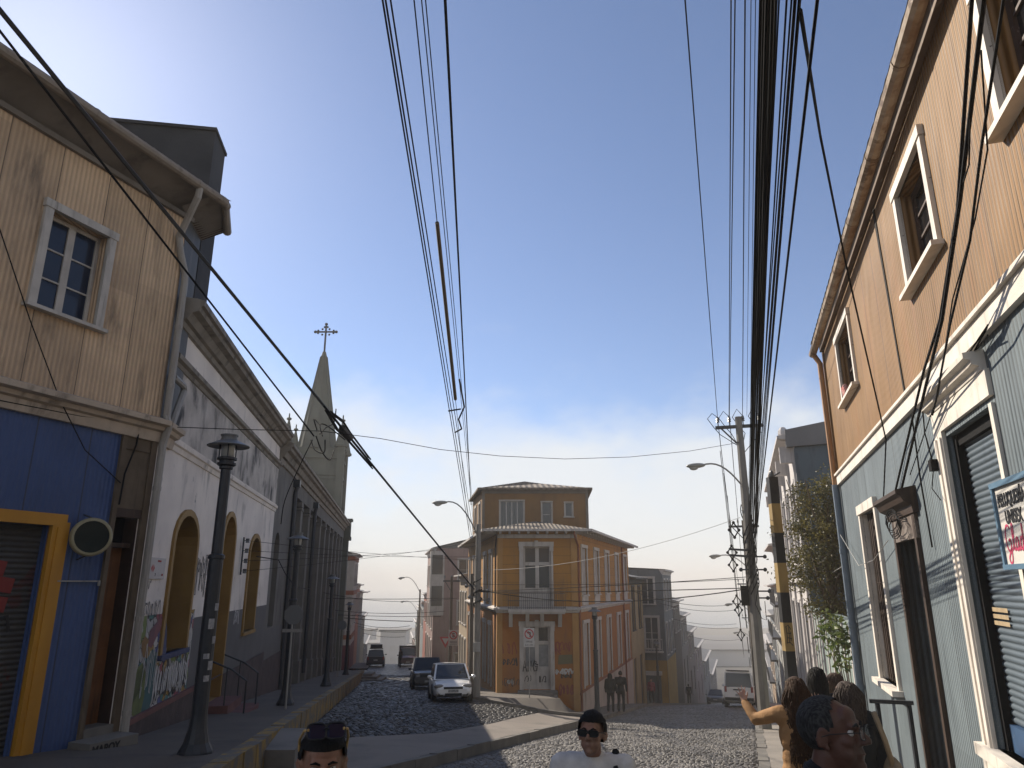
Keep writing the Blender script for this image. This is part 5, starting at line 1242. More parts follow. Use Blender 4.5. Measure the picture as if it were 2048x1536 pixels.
# mint corrugated garden wall under the tree
gw = root('garden_wall', 'mint and white corrugated one storey wall with pinkish pilasters under the tree', 'wall', FR.P(22, 0, -4))
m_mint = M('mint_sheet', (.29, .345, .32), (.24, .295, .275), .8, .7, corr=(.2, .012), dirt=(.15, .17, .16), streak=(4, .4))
m_pinkp = M('pinkish_white_pilaster', (.50, .44, .44), (.42, .37, .37), 2, .7, dirt=(.25, .2, .2), streak=(4, .5))
mb = MB(); mb.wall(FR, 16.6, 27.25, -6, -.9, d=0); mb.box(FR, 16.6, 27.25, -.15, .06, -.9, -.8); mb.poly([FR.P(16.6, 0, -6), FR.P(16.6, -.15, -6), FR.P(16.6, -.15, -.9), FR.P(16.6, 0, -.9)]); mb.wall(FR, 16.6, 27.25, -6, -.9, d=-.15); build('panel', mb, m_mint, gw)
for s_ in (17.6, 18.9, 20.2, 21.5, 22.8, 24.1, 25.0, 25.9, 26.8):
    mb = MB(); mb.box(FR, s_ - .07, s_ + .07, -.02, .03, -6, -.92); build('batten', mb, m_wht2 if s_ < 23 else m_pinkp, gw)
# hazy harbour sheds and towers
m_shed = M('harbour_shed', (.46, .45, .44), (.40, .39, .38), .05, .8)
for i, (lb, x, y, w_, dp_, zb_, zt_) in enumerate((('long pale flat roofed harbour shed at the foot of the right street', 78, 235, 42, 30, -34, -20.5), ('second low harbour shed behind the long pale one', 96, 300, 50, 40, -34, -23.5), ('hazy tower block above the end of the left street', -38, 240, 8, 10, -34, -15), ('wider hazy block beside the tower at the end of the left street', -44, 260, 20, 12, -34, -20.5), ('faint slab block left of the hazy tower', -58, 290, 8, 9, -34, -18))):
    r0 = root('harbour_shed' if i < 2 else 'tower_block', lb, 'building', (x, y, zb_))
    f0 = Fr((x, y), (1, 0), (0, -1))
    rows_ = [(a, b, c, e) for zz in steps(zt_ - 2.6, zb_ + 6, max(1, int((zt_ - zb_ - 8) / 3.2))) for (a, b, c, e) in win_row(-w_ / 2, w_ / 2, max(3, int(w_ / 3.2)), 1.6, zz, zz + 1.5)] if i > 1 else []
    mb = MB(); mb.wall(f0, -w_ / 2, w_ / 2, zb_, zt_, rows_, d=0, rev=.3)
    mb.box(f0, -w_ / 2, w_ / 2, -dp_, -.32, zb_, zt_ - .01); build('wall', mb, m_shed, r0)
    mb = MB(); mb.box(f0, -w_ / 2 - .5, w_ / 2 + .5, -dp_ - .5, .5, zt_, zt_ + .5)
    if i < 2:
        mb.hexa([f0.P(-w_ / 2, .4, zt_ + .5), f0.P(w_ / 2, .4, zt_ + .5), f0.P(-w_ / 2, -dp_, zt_ + .5), f0.P(w_ / 2, -dp_, zt_ + .5), f0.P(-w_ / 2, -dp_ / 2 + .1, zt_ + 1.0), f0.P(w_ / 2, -dp_ / 2 + .1, zt_ + 1.0), f0.P(-w_ / 2, -dp_ / 2, zt_ + 1.0), f0.P(w_ / 2, -dp_ / 2, zt_ + 1.0)])
    build('roof', mb, m_roof_edge, r0)
# ------------------------------------------------------------------ the sea haze
if HAZE > 0:
    mb = MB(); mb.box(XY, -3010, 3010, -90, 3010, -60, 26.5)
    t = NT('sea_haze'); t.n.remove(t.b)
    pv = t.n.new('ShaderNodeVolumePrincipled'); pv.inputs['Color'].default_value = (.98, .94, .88, 1); pv.inputs['Density'].default_value = HAZE; pv.inputs['Anisotropy'].default_value = .0
    pv.inputs['Density Attribute'].default_value = ''; t.mat.cycles.homogeneous_volume = True
    t.l.new(pv.outputs[0], t.out.inputs['Volume'])
    hz = build('haze', mb, t.mat, kind='stuff')

# ------------------------------------------------------------------ street lamps
m_lampglass = NT('lamp_glass').done((.42, .42, .40), .15, None, 0, .6)
m_sticker = M('torn_sticker', (.4, .4, .4), (.2, .2, .22), 12, .7)
def make_lamp(org, label):
    t = root('street_lamp', label, 'street lamp', org, 'lantern street lamps')
    o = V(*org)
    mb = MB(); mb.lathe(o, [(.24, -.1), (.23, .05), (.17, .16), (.125, .34), (.108, .5), (.100, 2.62), (.116, 2.63), (.116, 2.68), (.080, 2.70), (.074, 3.95), (.10, 3.96), (.10, 4.0), (.085, 4.02)], 14); build('pole', mb, m_iron, t, smooth=False)
    mb = MB(); mb.lathe(o, [(.11, 4.0), (.14, 4.02), (.14, 4.05), (.11, 4.06), (.11, 4.09), (.145, 4.1), (.145, 4.13), (.12, 4.14)], 16); build('collar', mb, m_iron, t)
    mb = MB(); mb.lathe(o, [(.095, 4.14), (.10, 4.3), (.10, 4.34)], 16); build('lamp_glass', mb, m_lampglass, t, smooth=True)
    mb = MB()
    for k in range(4):
        a = k * math.pi / 2 + .4; mb.bar(o + V(.118 * math.cos(a), .118 * math.sin(a), 4.12), o + V(.118 * math.cos(a), .118 * math.sin(a), 4.36), .014, .014)
    build('cage_bar', mb, m_iron, t)
    mb = MB(); mb.lathe(o, [(.10, 4.335), (.31, 4.305), (.315, 4.315), (.22, 4.36), (.13, 4.40), (.125, 4.42), (.115, 4.42), (.115, 4.47), (.13, 4.47), (.13, 4.49), (.0, 4.495)], 20); build('lamp_shade', mb, M('lamp_hood_grey', (.13, .135, .14), None, rough=.45) if 'lamp_hood_grey' not in bpy.data.materials else bpy.data.materials['lamp_hood_grey'], t)
    return t
l1 = make_lamp((-4.37, 10.8, -2.29), 'nearest lantern street lamp with stickers in front of the white plaster wall')
mb = MB()
for k, (z, a, h) in enumerate(((1.65, .3, .14), (1.45, 1.0, .1), (1.1, .8, .12), (1.9, .9, .1), (.95, .4, .08), (1.25, .1, .07))):
    an = -math.pi / 2 + a; mb.grid([[V(-4.37 + .108 * math.cos(an + q * .25), 10.8 + .108 * math.sin(an + q * .25), -2.29 + zz) for q in range(4)] for zz in (z, z + h)])
build('sticker', mb, m_sticker, l1)
for p, lb in (((-6.04, 20.5, -3.13), 'second lantern street lamp, behind the back of the stop sign'), ((-7.79, 32.0, -4.16), 'third lantern street lamp, in front of the church pilasters'), ((-10.7, 49, -5.72), 'farthest lantern street lamp on the left, near the end of the church pavement'),
              ((3.72, 33.6, zR(33.6) + .1), 'lantern street lamp standing against the ochre corner building beside the two walkers'), ((11.1, 58.0, zR(58) + .1), 'lantern street lamp in front of the slate house on the right street')):
    dup(l1, p, label=lb)
for o in list(bpy.data.objects):       # only the nearest one has stickers
    if o.name.startswith('sticker.') : bpy.data.objects.remove(o)

# ------------------------------------------------------------------ utility poles, street lights, crossarms
m_pole = M('concrete_pole', (.215, .20, .18), (.17, .16, .145), 1.5, .85, dirt=(.09, .085, .08), streak=(9, .3), bump=.003)
m_polewood = M('creosoted_pole', (.07, .055, .045), (.05, .04, .033), 3, .8, dirt=(.13, .11, .09), streak=(14, .3))
m_insul = M('grey_insulator', (.10, .105, .11), None, rough=.35)
m_lampbody = M('grey_lamp_body', (.30, .295, .27), None, rough=.5)
def pole(org, h, r0, r1, mat, label, n=8, grp='utility poles'):
    t = root('utility_pole', label, 'utility pole', org, grp)
    mb = MB(); mb.lathe(org, [(r0, -.4), (r0, 0), (r1, h)], n); build('shaft', mb, mat, t, smooth=False)
    return t
def crossarm(t, c, half, ax, pins, z):
    mb = MB(); a, b = V(c[0] - ax[0] * half, c[1] - ax[1] * half, z), V(c[0] + ax[0] * half, c[1] + ax[1] * half, z)
    mb.bar(a, b, .11, .11); mb.bar(V(c[0] - ax[0] * half * .8, c[1] - ax[1] * half * .8, z), V(c[0], c[1], z - .75), .05, .05)
    ar = build('crossarm', mb, m_iron, t)
    for k in pins:
        mb = MB(); q = (c[0] + ax[0] * k, c[1] + ax[1] * k, z); mb.lathe(q, [(.02, .05), (.02, .2), (.07, .2), (.045, .26), (.07, .28), (.045, .34), (.05, .38), (.0, .4)], 8); build('insulator', mb, m_insul, ar)
def street_light(t, base, tip, rise):
    b, e = Vector(base), Vector(tip)
    mb = MB(); pts = []
    for k in range(9):
        u = k / 8; p = b.lerp(e, u); p.z = b.z + (e.z - b.z) * (1 - (1 - u) ** 2) + rise * math.sin(math.pi * u) * .3; pts.append(p)
    mb.tube(pts, .03, 7); build('lamp_arm', mb, m_galv, t)
    d = (pts[-1] - pts[-2]).normalized(); d.z *= .3
    mb = MB(); c = e + d * .22; rot = d.to_track_quat('X', 'Z').to_matrix(); mb.ball(c, (.36, .15, .09), 12, 8, rot=rot); hd = build('lamp_head', mb, m_lampbody, t, smooth=True)
    mb = MB(); mb.ball(c + d * .08 + V(0, 0, -.07), (.17, .11, .09), 10, 7, rot=rot); build('lens', mb, m_lampglass, hd, smooth=True)
def pR(Y, lat, z=None): return (TR * Y + lat, Y, zR(Y) + .13 if z is None else z)
axR = (CR, -SR)
pr = pole(pR(25, .33), 10.3, .21, .125, m_pole, 'nearest thick concrete utility pole carrying the heavy cable bundles on the right pavement')
pz = zR(25) + .13 + 10.3
crossarm(pr, (TR * 25 + .33, 25), .82, axR, (-.72, -.32, .15, .7), pz - .35)
street_light(pr, (TR * 25 + .2, 24.9, 3.3), (TR * 25 - 1.2, 24.7, 3.95), .5)
mb = MB(); o = V(TR * 25 + .33, 25, 0)
mb.box(Fr((o.x, o.y), axR, (-SR, -CR)), -.42, -.16, -.12, .12, -.75, -.1); build('splice_case', mb, m_black, pr)
for z in (1.05, .85):
    mb = MB(); mb.bar((o.x, o.y - .15, z), (o.x - .75, o.y - .1, z + .05), .05, .07); build('bracket', mb, m_iron, pr)
for z, s in ((.85, .45), (.42, .42), (-.28, .5), (-.5, .42), (.42, -.4)):
    mb = MB(); mb.bar((o.x, o.y - .1, z), (o.x + s, o.y - .12, z), .03, .05); mb.ball((o.x + s, o.y - .12, z), .07, 7, 5); build('hook', mb, m_iron, pr)
mb = MB()
for k in range(16):
    z0 = -.9 + .17 * k; a = k * 1.3
    mb.tube([o + V(.2 * math.cos(a + q * .35), .2 * math.sin(a + q * .35) - .02, z0 + .12 * q) for q in range(9)], .018, 5)
build('cable_wrap', mb, m_black, pr)
for k, off in enumerate((-.72, -.32, .15, .7)):
    q = V(TR * 25 + .33, 25, pz) + V(CR * off, -SR * off, 0)
    mb = MB(); mb.tube([q + V(0, 0, .04), q + V(-.22, -.1, .16 + .05 * k), q + V(-.34, .1, .0), q + V(-.1, .2, -.3), q + V(.12, .25, -.55), V(TR * 25 + .36, 25.1, pz - 1.1 - .1 * k)], .014, 5); build('jumper_wire', mb, m_black, pr)
mb = MB(); mb.tube([o + V(.1, -.2, -.2), o + V(-.05, -.23, -.7), o + V(.12, -.24, -1.15), o + V(.28, -.2, -1.2), o + V(.3, -.15, -.6)], .012, 5); build('cable_loop', mb, m_black, pr)
rp = [25]
for i, (Y, lat, mt) in enumerate(((40, .3, m_polewood), (62, .35, m_pole), (88, .35, m_pole))):
    t = pole(pR(Y, lat), 9.6, .17, .1, mt, ('dark wooden utility pole directly behind the nearest concrete one', 'third utility pole down the right pavement', 'farthest utility pole at the bottom of the right street')[i])
    crossarm(t, (TR * Y + lat, Y), .8, axR, (-.72, -.3, .7), zR(Y) + 9.4)
    street_light(t, (TR * Y + lat, Y, zR(Y) + 7.2), (TR * Y + lat - 1.6, Y - .3, zR(Y) + 7.8), .4)
pg = pole((-1.53, 33, zL(33) + .1), 7.3, .17, .11, m_pole, 'slim concrete utility pole on the kerb in front of the ochre corner building')
street_light(pg, (-1.55, 33, 2.0), (-3.1, 32.9, 3.55), .5)
mb = MB()
for k in range(10):
    a = k * 1.7; mb.tube([V(-1.53 + .2 * math.cos(a + q * .5), 33 + .2 * math.sin(a + q * .5), -1.2 + k * .12 + .05 * q) for q in range(7)], .02, 5)
build('cable_wrap', mb, m_black, pg)
for z, s in ((-.15, -.5), (-.35, .45), (-.62, -.35), (-.75, .5)):
    mb = MB(); mb.bar((-1.53, 32.9, z), (-1.53 + s, 32.85, z), .03, .05); mb.ball((-1.53 + s, 32.85, z), .09, 7, 5); build('hook', mb, m_insul, pg)
mb = MB(); mb.box(XY, -1.68, -1.38, 32.72, 32.86, -2.9, -2.5); build('meter_box', mb, m_galv, pg)
pole((-1.83, 33.8, zL(33.8) + .1), 5.2, .10, .08, m_polewood, 'dark thin post just left of the concrete pole by the ochre corner building')
t = pole((-4.3, 52.5, -6.6), 7.0, .13, .09, m_polewood, 'wooden utility pole in front of the cream cornice house on the left street')
crossarm(t, (-4.3, 52.5), .6, (1, 0), (-.5, 0, .5), .1)
for i, (x, Y, tx) in enumerate(((-8.95, 72, -10.6), (-12.4, 98, -14.2))):
    t = pole((x, Y, zL(Y)), 7.2, .12, .08, m_pole, ('concrete pole with curved street light beyond the pink building', 'farthest curved street light pole before the fog on the left street')[i])
    street_light(t, (x, Y, zL(Y) + 6.9), (tx, Y, zL(Y) + 8.3), .6)
# black and yellow post
sp = root('striped_post', 'square post painted in black and yellow bands on the right pavement', 'post', (5.13, 14, -3.3))
m_sy, m_sk = M('ochre_yellow_band', (.33, .225, .085), (.28, .19, .07), 2, .75, dirt=(.15, .1, .05), streak=(4, 1)), M('black_band', (.012, .012, .014), (.02, .02, .022), 3, .55)
fp = Fr((5.13, 14), (1, 0), (0, -1)); z = 2.0
zs = [2.0, 1.48, .92, .36, -.18, -.72, -1.22, -1.75, -2.28, -3.5]
mb = MB()
for k, (a, b) in enumerate(zip(zs, zs[1:])): mb.box(fp, -.088, .088, -.088, .088, b, a, k % 2)
build('post_shaft', mb, [m_sk, m_sy], sp)
mb = MB()
for p in ([(.1, .9), (.5, 1), (.8, .8)], [(.2, .9), (.25, .45), (.15, .2)], [(.2, .65), (.8, .62)], [(.2, .45), (.85, .4)], [(.55, .95), (.5, .2)], [(.1, .2), (.5, .25), (.9, .1)], [(.75, .7), (.7, .3)]): mb.ribbon(fp, [(-.07 + x * .14, -1.16 + y * .40) for x, y in p], .014, .091)
mb.ribbon(fp, [(-.05, -2.2), (0, -2.0), (.05, -2.2)], .02, .091); build('graffiti', mb, m_paint_black, sp)
mb = MB(); mb.ball((5.13, 14, 2.06), (.05, .05, .08), 8, 6); mb.bar((5.13, 14, 2.0), (5.3, 14, 2.1), .03, .03); build('post_cap', mb, m_insul, sp)

# ------------------------------------------------------------------ road signs
def sign(name, label, org, h, r=.025):
    t = root(name, label, 'road sign', org); mb = MB(); mb.tube([V(*org) - V(0, 0, .2), V(*org) + V(0, 0, h)], r, 7); build('sign_post', mb, m_galv, t); return t
def disc(c, r, n, d0, d1, fr, ri=None):
    mb = MB(); p = [(c[0] + r * math.cos(2 * math.pi * k / n + math.pi / n), c[1] + r * math.sin(2 * math.pi * k / n + math.pi / n)) for k in range(n)]
    if ri is None: mb.prism(fr, p, d0, d1)
    else:
        q = [(c[0] + ri * math.cos(2 * math.pi * k / n + math.pi / n), c[1] + ri * math.sin(2 * math.pi * k / n + math.pi / n)) for k in range(n)]
        for k in range(n): mb.prism(fr, [p[k], p[(k + 1) % n], q[(k + 1) % n], q[k]], d0, d1)
    return mb
m_signgrey = M('bare_metal_sign_back', (.16, .165, .17), None, rough=.5)
m_signwhite = M('white_sign_face', (.55, .54, .53), (.48, .47, .46), 3, .4)
P = at(571, 1417, 19); fs_ = Fr((P.x, 19), (1, 0), (0, -1))
t = sign('stop_sign', 'grey back of an octagonal stop sign on the left pavement', (P.x, 19, P.z), 2.35)
build('sign_plate', disc((.03, P.z + 2.2), .25, 8, .03, .045, fs_), m_signgrey, t); mb = MB(); mb.box(fs_, -.22, .28, .046, .06, P.z + 1.78, P.z + 1.86); build('sign_clamp', mb, m_galv, t)
P = at(675, 1347, 44); fs_ = Fr((P.x, 44), (1, 0), (0, -1))
t = sign('round_road_sign', 'dark round road sign seen from behind near the end of the church pavement', (P.x, 44, P.z), 2.7); build('sign_plate', disc((.12, P.z + 2.65), .27, 16, .03, .045, fs_), m_signgrey, t)
P = at(1059, 1400, 32.0); fs_ = Fr((P.x, 32.0), (1, 0), (0, -1))
t = sign('no_turn_sign', 'white no left turn sign with a red ring in front of the ochre building door', (P.x, 32, P.z), 2.9)
zc = P.z + 2.5
mb = MB(); mb.box(fs_, -.23, .23, .03, .045, zc - .42, zc + .34); build('sign_plate', mb, m_signwhite, t)
build('red_ring', disc((0, zc + .1), .2, 24, .046, .05, fs_, .155), m_red, t)
mb = MB(); mb.ribbon(fs_, [(.04, zc - .02), (.04, zc + .16), (-.04, zc + .17)], .05, .047); mb.poly([fs_.P(-.11, .0475, zc + .165), fs_.P(-.03, .0475, zc + .22), fs_.P(-.03, .0475, zc + .10)]); build('arrow', mb, m_paint_black, t)
mb = MB(); mb.ribbon(fs_, [(-.13, zc + .23), (.13, zc - .03)], .035, .051); build('red_slash', mb, m_red, t)
text_mesh(fs_, 'VIRAJE', 0, zc - .24, .1, .048, m_paint_black, t, align='CENTER'); text_mesh(fs_, '8-21 HRS', 0, zc - .37, .085, .048, m_paint_black, t, align='CENTER')
P = at(906, 1322, 49.6); fs_ = Fr((P.x, 49.6), (1, 0), (0, -1))
t = sign('no_parking_sign', 'white no parking sign with a red ringed letter E on the left street', (P.x, 49.6, P.z), 2.1)
zc = P.z + 1.5
mb = MB(); mb.box(fs_, -.33, .33, .03, .045, zc - .55, zc + .42); build('sign_plate', mb, m_signwhite, t)
build('red_ring', disc((0, zc + .1), .27, 24, .046, .05, fs_, .2), m_red, t)
text_mesh(fs_, 'E', 0, zc - .02, .34, .048, m_paint_black, t, align='CENTER', bold=.01); mb = MB(); mb.ribbon(fs_, [(-.18, zc + .28), (.18, zc - .08)], .045, .052); build('red_slash', mb, m_red, t)
for k in range(3):
    mb = MB(); mb.ribbon(fs_, [(-.24, zc - .28 - k * .09), (.24, zc - .28 - k * .09)], .035, .048); build('small_print', mb, m_paint_black, t)
P = at(890, 1325, 51.5); fs_ = Fr((P.x, 51.5), (1, 0), (0, -1))
t = sign('yield_sign', 'red and white yield triangle beside the no parking sign', (P.x, 51.5, P.z), 1.6)
zc = P.z + 1.35
mb = MB(); mb.prism(fs_, [(-.42, zc + .3), (.42, zc + .3), (0, zc - .42)], .03, .045); build('sign_plate', mb, m_red, t); mb = MB(); mb.prism(fs_, [(-.24, zc + .2), (.24, zc + .2), (0, zc - .2)], .046, .05); build('white_center', mb, m_signwhite, t)

# ------------------------------------------------------------------ overhead wires
def project_y(p):
    c, s = math.cos(PITCH), math.sin(PITCH)
    return 768 - 1420 * (-p.y * s + p.z * c) / (p.y * c + p.z * s)
def span(a, b, sag, n=12, ext=0.0):
    a, b = Vector(a), Vector(b)
    if ext: a = a + (a - b) * ext
    return [a.lerp(b, k / n) - V(0, 0, sag * 4 * (k / n) * (1 - k / n)) for k in range(n + 1)]
def cable(pts, r, label, group=None, mat=None, name='overhead_cable', n=5):
    mb = MB(); mb.tube(pts, r, n)
    return setp(build(name, mb, mat or m_black, org=pts[-1]), label, 'cable', group)
# cables from the right hand pole towards the viewer
g1 = 'telephone cables bundled towards the right hand pole'
for k in range(14):
    xt = 1520 + 2.4 * k; xb = 1494 + 1.1 * k
    cable(span(at(xt, 0, 2.35 + .05 * ((k * 7) % 5)), at(xb, 1140 + 14 * (k % 4), 24.8), .02 * (k % 3), 12, .4), .0048 + .0018 * (k % 3), 'one of the black cables packed in the thick bundle of the right hand pole', g1)
g2 = 'second looser bundle of telephone cables'
for k in range(5):
    cable(span(at(1583 + 4.4 * k, 0, 2.5 + .1 * (k % 3)), at(1499 + 2 * k, 1150 + 9 * (k % 3), 24.8), .03 * (k % 2), 12, .4), .0045 + .002 * (k % 2), 'one of the black cables in the looser bundle right of the thickest bundle', g2)
for x0, xb, r, lb in ((1557, 1500, .0042, 'thin black cable between the two bundles, nearest the thick one'), (1572, 1503, .005, 'thin black cable between the two bundles, nearest the looser one'), (1633, 1502, .0085, 'thick black cable farthest right over the street, outside both bundles')):
    cable(span(at(x0, 0, 2.55), at(xb, 1155, 24.8), .02, 12, .4), r, lb)
pk = lambda Y, off, z: V(TR * Y + .33 + CR * off, Y - SR * off, z)
zp = pz + .03
pw = [(1370, -.72, .011, 'lone black power line left of all the cables of the right hand pole'), (1462, -.32, .010, 'left one of the pair of power lines reaching the crossarm of the right hand pole'), (1470, -.30, .010, 'right one of the pair of power lines reaching the crossarm of the right hand pole'), (1490, .15, .011, 'single power line just left of the thick cable bundle')]
for x0, off, r, lb in pw: cable(span(at(x0, 0, 7.45), pk(25, off, zp), .0, 12, .7), r, lb)
for k, x0 in enumerate((1502, 1511, 1519)): cable(span(at(x0, 0, 7.45), pk(25, .3 + .12 * k, zp), .0, 12, .7), .006, 'one of three hair thin wires between the single power line and the thick bundle', 'hair thin wires beside the thick bundle')
polesY = [25, 40, 62, 88]; tops = [zp] + [zR(Y) + 9.8 for Y in (40, 62, 88)]
for i in range(3):
    for off in (-.72, -.3, .7):
        cable(span(pk(polesY[i], off, tops[i]), pk(polesY[i + 1], off, tops[i + 1]), .35, 10), .014, ('power line running downhill from the nearest right hand pole', 'power line between the wooden pole and the third pole', 'power line between the last two right hand poles')[i], 'power lines stretch %s' % 'abc'[i])
    for q in range(3):
        cable(span(pk(polesY[i], -.1 - .12 * q, tops[i] - 5.6 - .3 * q), pk(polesY[i + 1], -.1 - .1 * q, tops[i + 1] - 5.0 - .3 * q), .5, 10), .022, ('low telephone cable running downhill from the nearest right hand pole', 'low telephone cable between the wooden pole and the third pole', 'low telephone cable between the last two right hand poles')[i], 'low telephone cables stretch %s' % 'abc'[i])
# spacers on the side wires
for i, (x, y) in enumerate(((1468, 1060), (1464, 1105), (1466, 1130), (1474, 1203), (1477, 1220), (1482, 1270))):
    P = at(x, y, 24 + 2.5 * i); mb = MB(); r = .16
    q = [P + V(a * r, 0, b * r * 1.5) for a, b in ((1, 0), (0, 1), (-1, 0), (0, -1))]
    for k in range(4): mb.bar(q[k], q[(k + 1) % 4], .035, .035); mb.ball(q[k], .055, 6, 5)
    setp(build('cable_spacer', mb, m_black, org=P), 'black diamond shaped cable spacer left of the right hand poles, number %s from the top' % 'one two three four five six'.split()[i], 'cable spacer', 'cable spacers')
P0 = [at(1452 + i * 9, 1000, 26) for i in range(3)]
for i in range(3): cable(span(pk(25, -.72 + .06 * i, pz - 1.2 - .8 * i), pk(88, -.9, zR(88) + 5 + .4 * i), .6, 14), .012, 'slack wire carrying the diamond spacers beside the right hand poles', 'slack wires with spacers')
# cables of the pole by the ochre building
gtop = V(-1.53, 32.9, 2.2)
for x0, xe, ye, r, lb in ((765, 940, 1075, .010, 'leftmost black cable running up from the ochre building pole'), (771, 943, 1070, .010, 'second black cable from the left running up from the ochre building pole'), (781, 946, 1062, .009, 'third black cable from the left running up from the ochre building pole'), (843, 948, 1060, .006, 'hair thin wire just right of the cable with the tan sleeve'), (851, 950, 1060, .006, 'hair thin wire midway between tan sleeve and the thick cable'), (890, 942, 1010, .015, 'thick black cable rising straight above the ochre corner building')):
    cable(span(at(x0, 0, 5.2), at(xe, ye, 32.9), .0, 12, .6), r, lb)
a, b = at(828, 0, 5.2), at(938, 1060, 32.9); line = span(a, b, 0, 200)
wsl = cable(span(a, b, 0, 12, .6), .007, 'thin wire sheathed in a long tan sleeve above the left street')
seg = [p for p in line if 445 < project_y(p) < 800]
mb = MB(); mb.tube([seg[0], seg[-1]], [.028, .038], 8); build('tan_sleeve', mb, M('tan_sleeve_plastic', (.16, .115, .07), (.12, .09, .055), 2, .6), wsl)
seg2 = [p for p in line if 780 < project_y(p) < 860]
mb = MB(); m_ = seg2[len(seg2) // 2]; mb.tube([seg2[0] + V(.1, 0, .25), m_ + V(.18, 0, .1), m_ + V(.05, 0, -.2), seg2[-1] + V(.08, 0, 0), seg2[-1] + V(-.1, 0, -.1)], .02, 6); mb.tube([m_ + V(-.2, 0, 0), m_ + V(.1, 0, .05)], .02, 5); build('dead_end_clamp', mb, m_black, wsl)
# heavy diagonal cable with its splice
D0, D1 = at(0, 20, 6.5), at(948, 1178, 32.8)
dl_ = span(D0, D1, 0, 200)
dcab = cable(span(D0, D1, .0, 12, .18), .032, 'heaviest black cable crossing diagonally from upper left to the ochre building pole', mat=m_cable_grey)
E0_ = at(0, 62, 6.6); e1 = at(628, 872, 14.8)
cable(span(E0_, e1, 0, 10, .18), .017, 'thinner black cable running just below the heavy diagonal cable up to its splice')
c = min(dl_, key=lambda p: abs(project_y(p) - 868)); dv = (D1 - D0).normalized()
spl = root('cable_splice', 'tangled cable splice with loose curled ends on the heavy diagonal cable', 'cable splice', c)
sd = dv.cross(V(0, 1, 0)).normalized()
mb = MB(); mb.tube([c - dv * .35, c - dv * .3, c + dv * .3, c + dv * .35], [.05, .085, .085, .05], 9); build('splice_box', mb, m_cable_grey, spl)
mb = MB()
for k in range(6):
    o_ = sd * (.05 * math.cos(k)) + V(0, 0, .05 * math.sin(k * 2)); mb.tube([c - dv * (1.0 + .1 * k) + o_ * .6, c - dv * .4 + o_ * 2.2, c + dv * .2 + o_ * 1.5, c + dv * (1.6 + .2 * k) + o_], .022, 5)
build('cable_strand', mb, m_black, spl)
for k, q in enumerate(([(640, 868), (652, 855), (668, 845), (672, 818)], [(645, 872), (640, 850), (655, 852), (690, 880)], [(632, 872), (645, 905), (660, 920), (668, 900)], [(625, 880), (598, 935), (570, 1000), (562, 1048)], [(650, 880), (648, 905), (630, 900), (622, 880)], [(640, 850), (628, 838), (634, 860)])):
    mb = MB(); mb.tube([at(x, y, c.y + .1 * i - .15 * k) for i, (x, y) in enumerate(smooth_pts(q, 4))], .016 if k != 3 else .011, 5); build('loose_end', mb, m_black, spl)
# wires across the two streets
cable([at(-10, 799, 9.4)] + [at(x, y, Y) for x, y, Y in ((160, 832, 10.6), (318, 853, 12.0), (480, 859, 13.6), (640, 862, 15.2), (760, 877, 16.6), (880, 899, 18), (1000, 912, 19.4), (1130, 918, 21), (1260, 914, 22.4), (1380, 902, 23.7), (1478, 885, 24.8))], .008, 'long thin wire sagging across both streets below the sky')
cable([at(-10, 430, 8.9), at(60, 640, 9.6), at(120, 800, 10.2), at(170, 900, 10.7), FB.P(.62, .06, 1.55)], .009, 'thin drop wire falling across the tan house to the door surround')
cable([FB.P(.42, .07, 2.42), FB.P(.45, .09, 2.2), FB.P(.6, .1, 1.7), FB.P(.62, .1, 1.2)], .014, 'short black cable hanging from the moulding beside the blue shop front')
for i, (p, q, sg_, r) in enumerate((((958, 1140, 32.9), (1480, 1035, 24.9), .45, .009), ((958, 1168, 32.9), (1490, 1158, 24.9), .1, .010), ((958, 1183, 32.9), (1492, 1154, 24.9), .05, .012), ((962, 1184, 32.9), (1492, 1176, 24.9), .05, .016), ((960, 1180, 32.9), (1492, 1178, 24.9), .45, .018))):
    cable(span(at(*p), at(*q), sg_, 14), r, ('light wire sagging in front of the upper balcony door of the ochre building', 'upper wire of four crossing the ochre building at balcony height', 'second wire of four crossing the ochre building at balcony height', 'straight thick wire crossing the ochre building at the balcony rail', 'lowest sagging thick wire crossing the ochre building below the balcony rail')[i], mat=m_galv if i == 0 else None)
rk = root('insulator_rack', 'iron rack of spool insulators on the white plaster wall between two arches', 'insulator rack', FL.P(8.0, .02, .7))
mb = MB(); mb.bar(FL.P(8.0, .06, .2), FL.P(8.0, .06, 1.2), .05, .03); build('rack_bar', mb, m_iron, rk)
for k in range(4):
    z = .3 + .27 * k; mb = MB(); mb.lathe(FL.P(8.0, .16, z), [(.03, -.06), (.06, -.05), (.035, 0), (.06, .05), (.03, .06)], 8); mb.bar(FL.P(8.0, .04, z), FL.P(8.0, .2, z), .02, .02); build('insulator', mb, m_insul, rk)
    cable(span(FL.P(8.0, .17, z), V(-1.7 + .05 * k, 32.85, 1.75 - .16 * k - (.3 if k > 1 else 0)), .08, 12), .006, ('lowest', 'second lowest', 'second highest', 'highest')[k] + ' faint wire from the wall rack across the left street')
cable([FL.P(9.9, .1, .75), FL.P(11.5, .5, .7), FL.P(14, .4, .3), FL.P(18, .3, -.2), FL.P(24, .2, -.3)], .016, 'black cable looping out of the third ochre arch along the church wall')
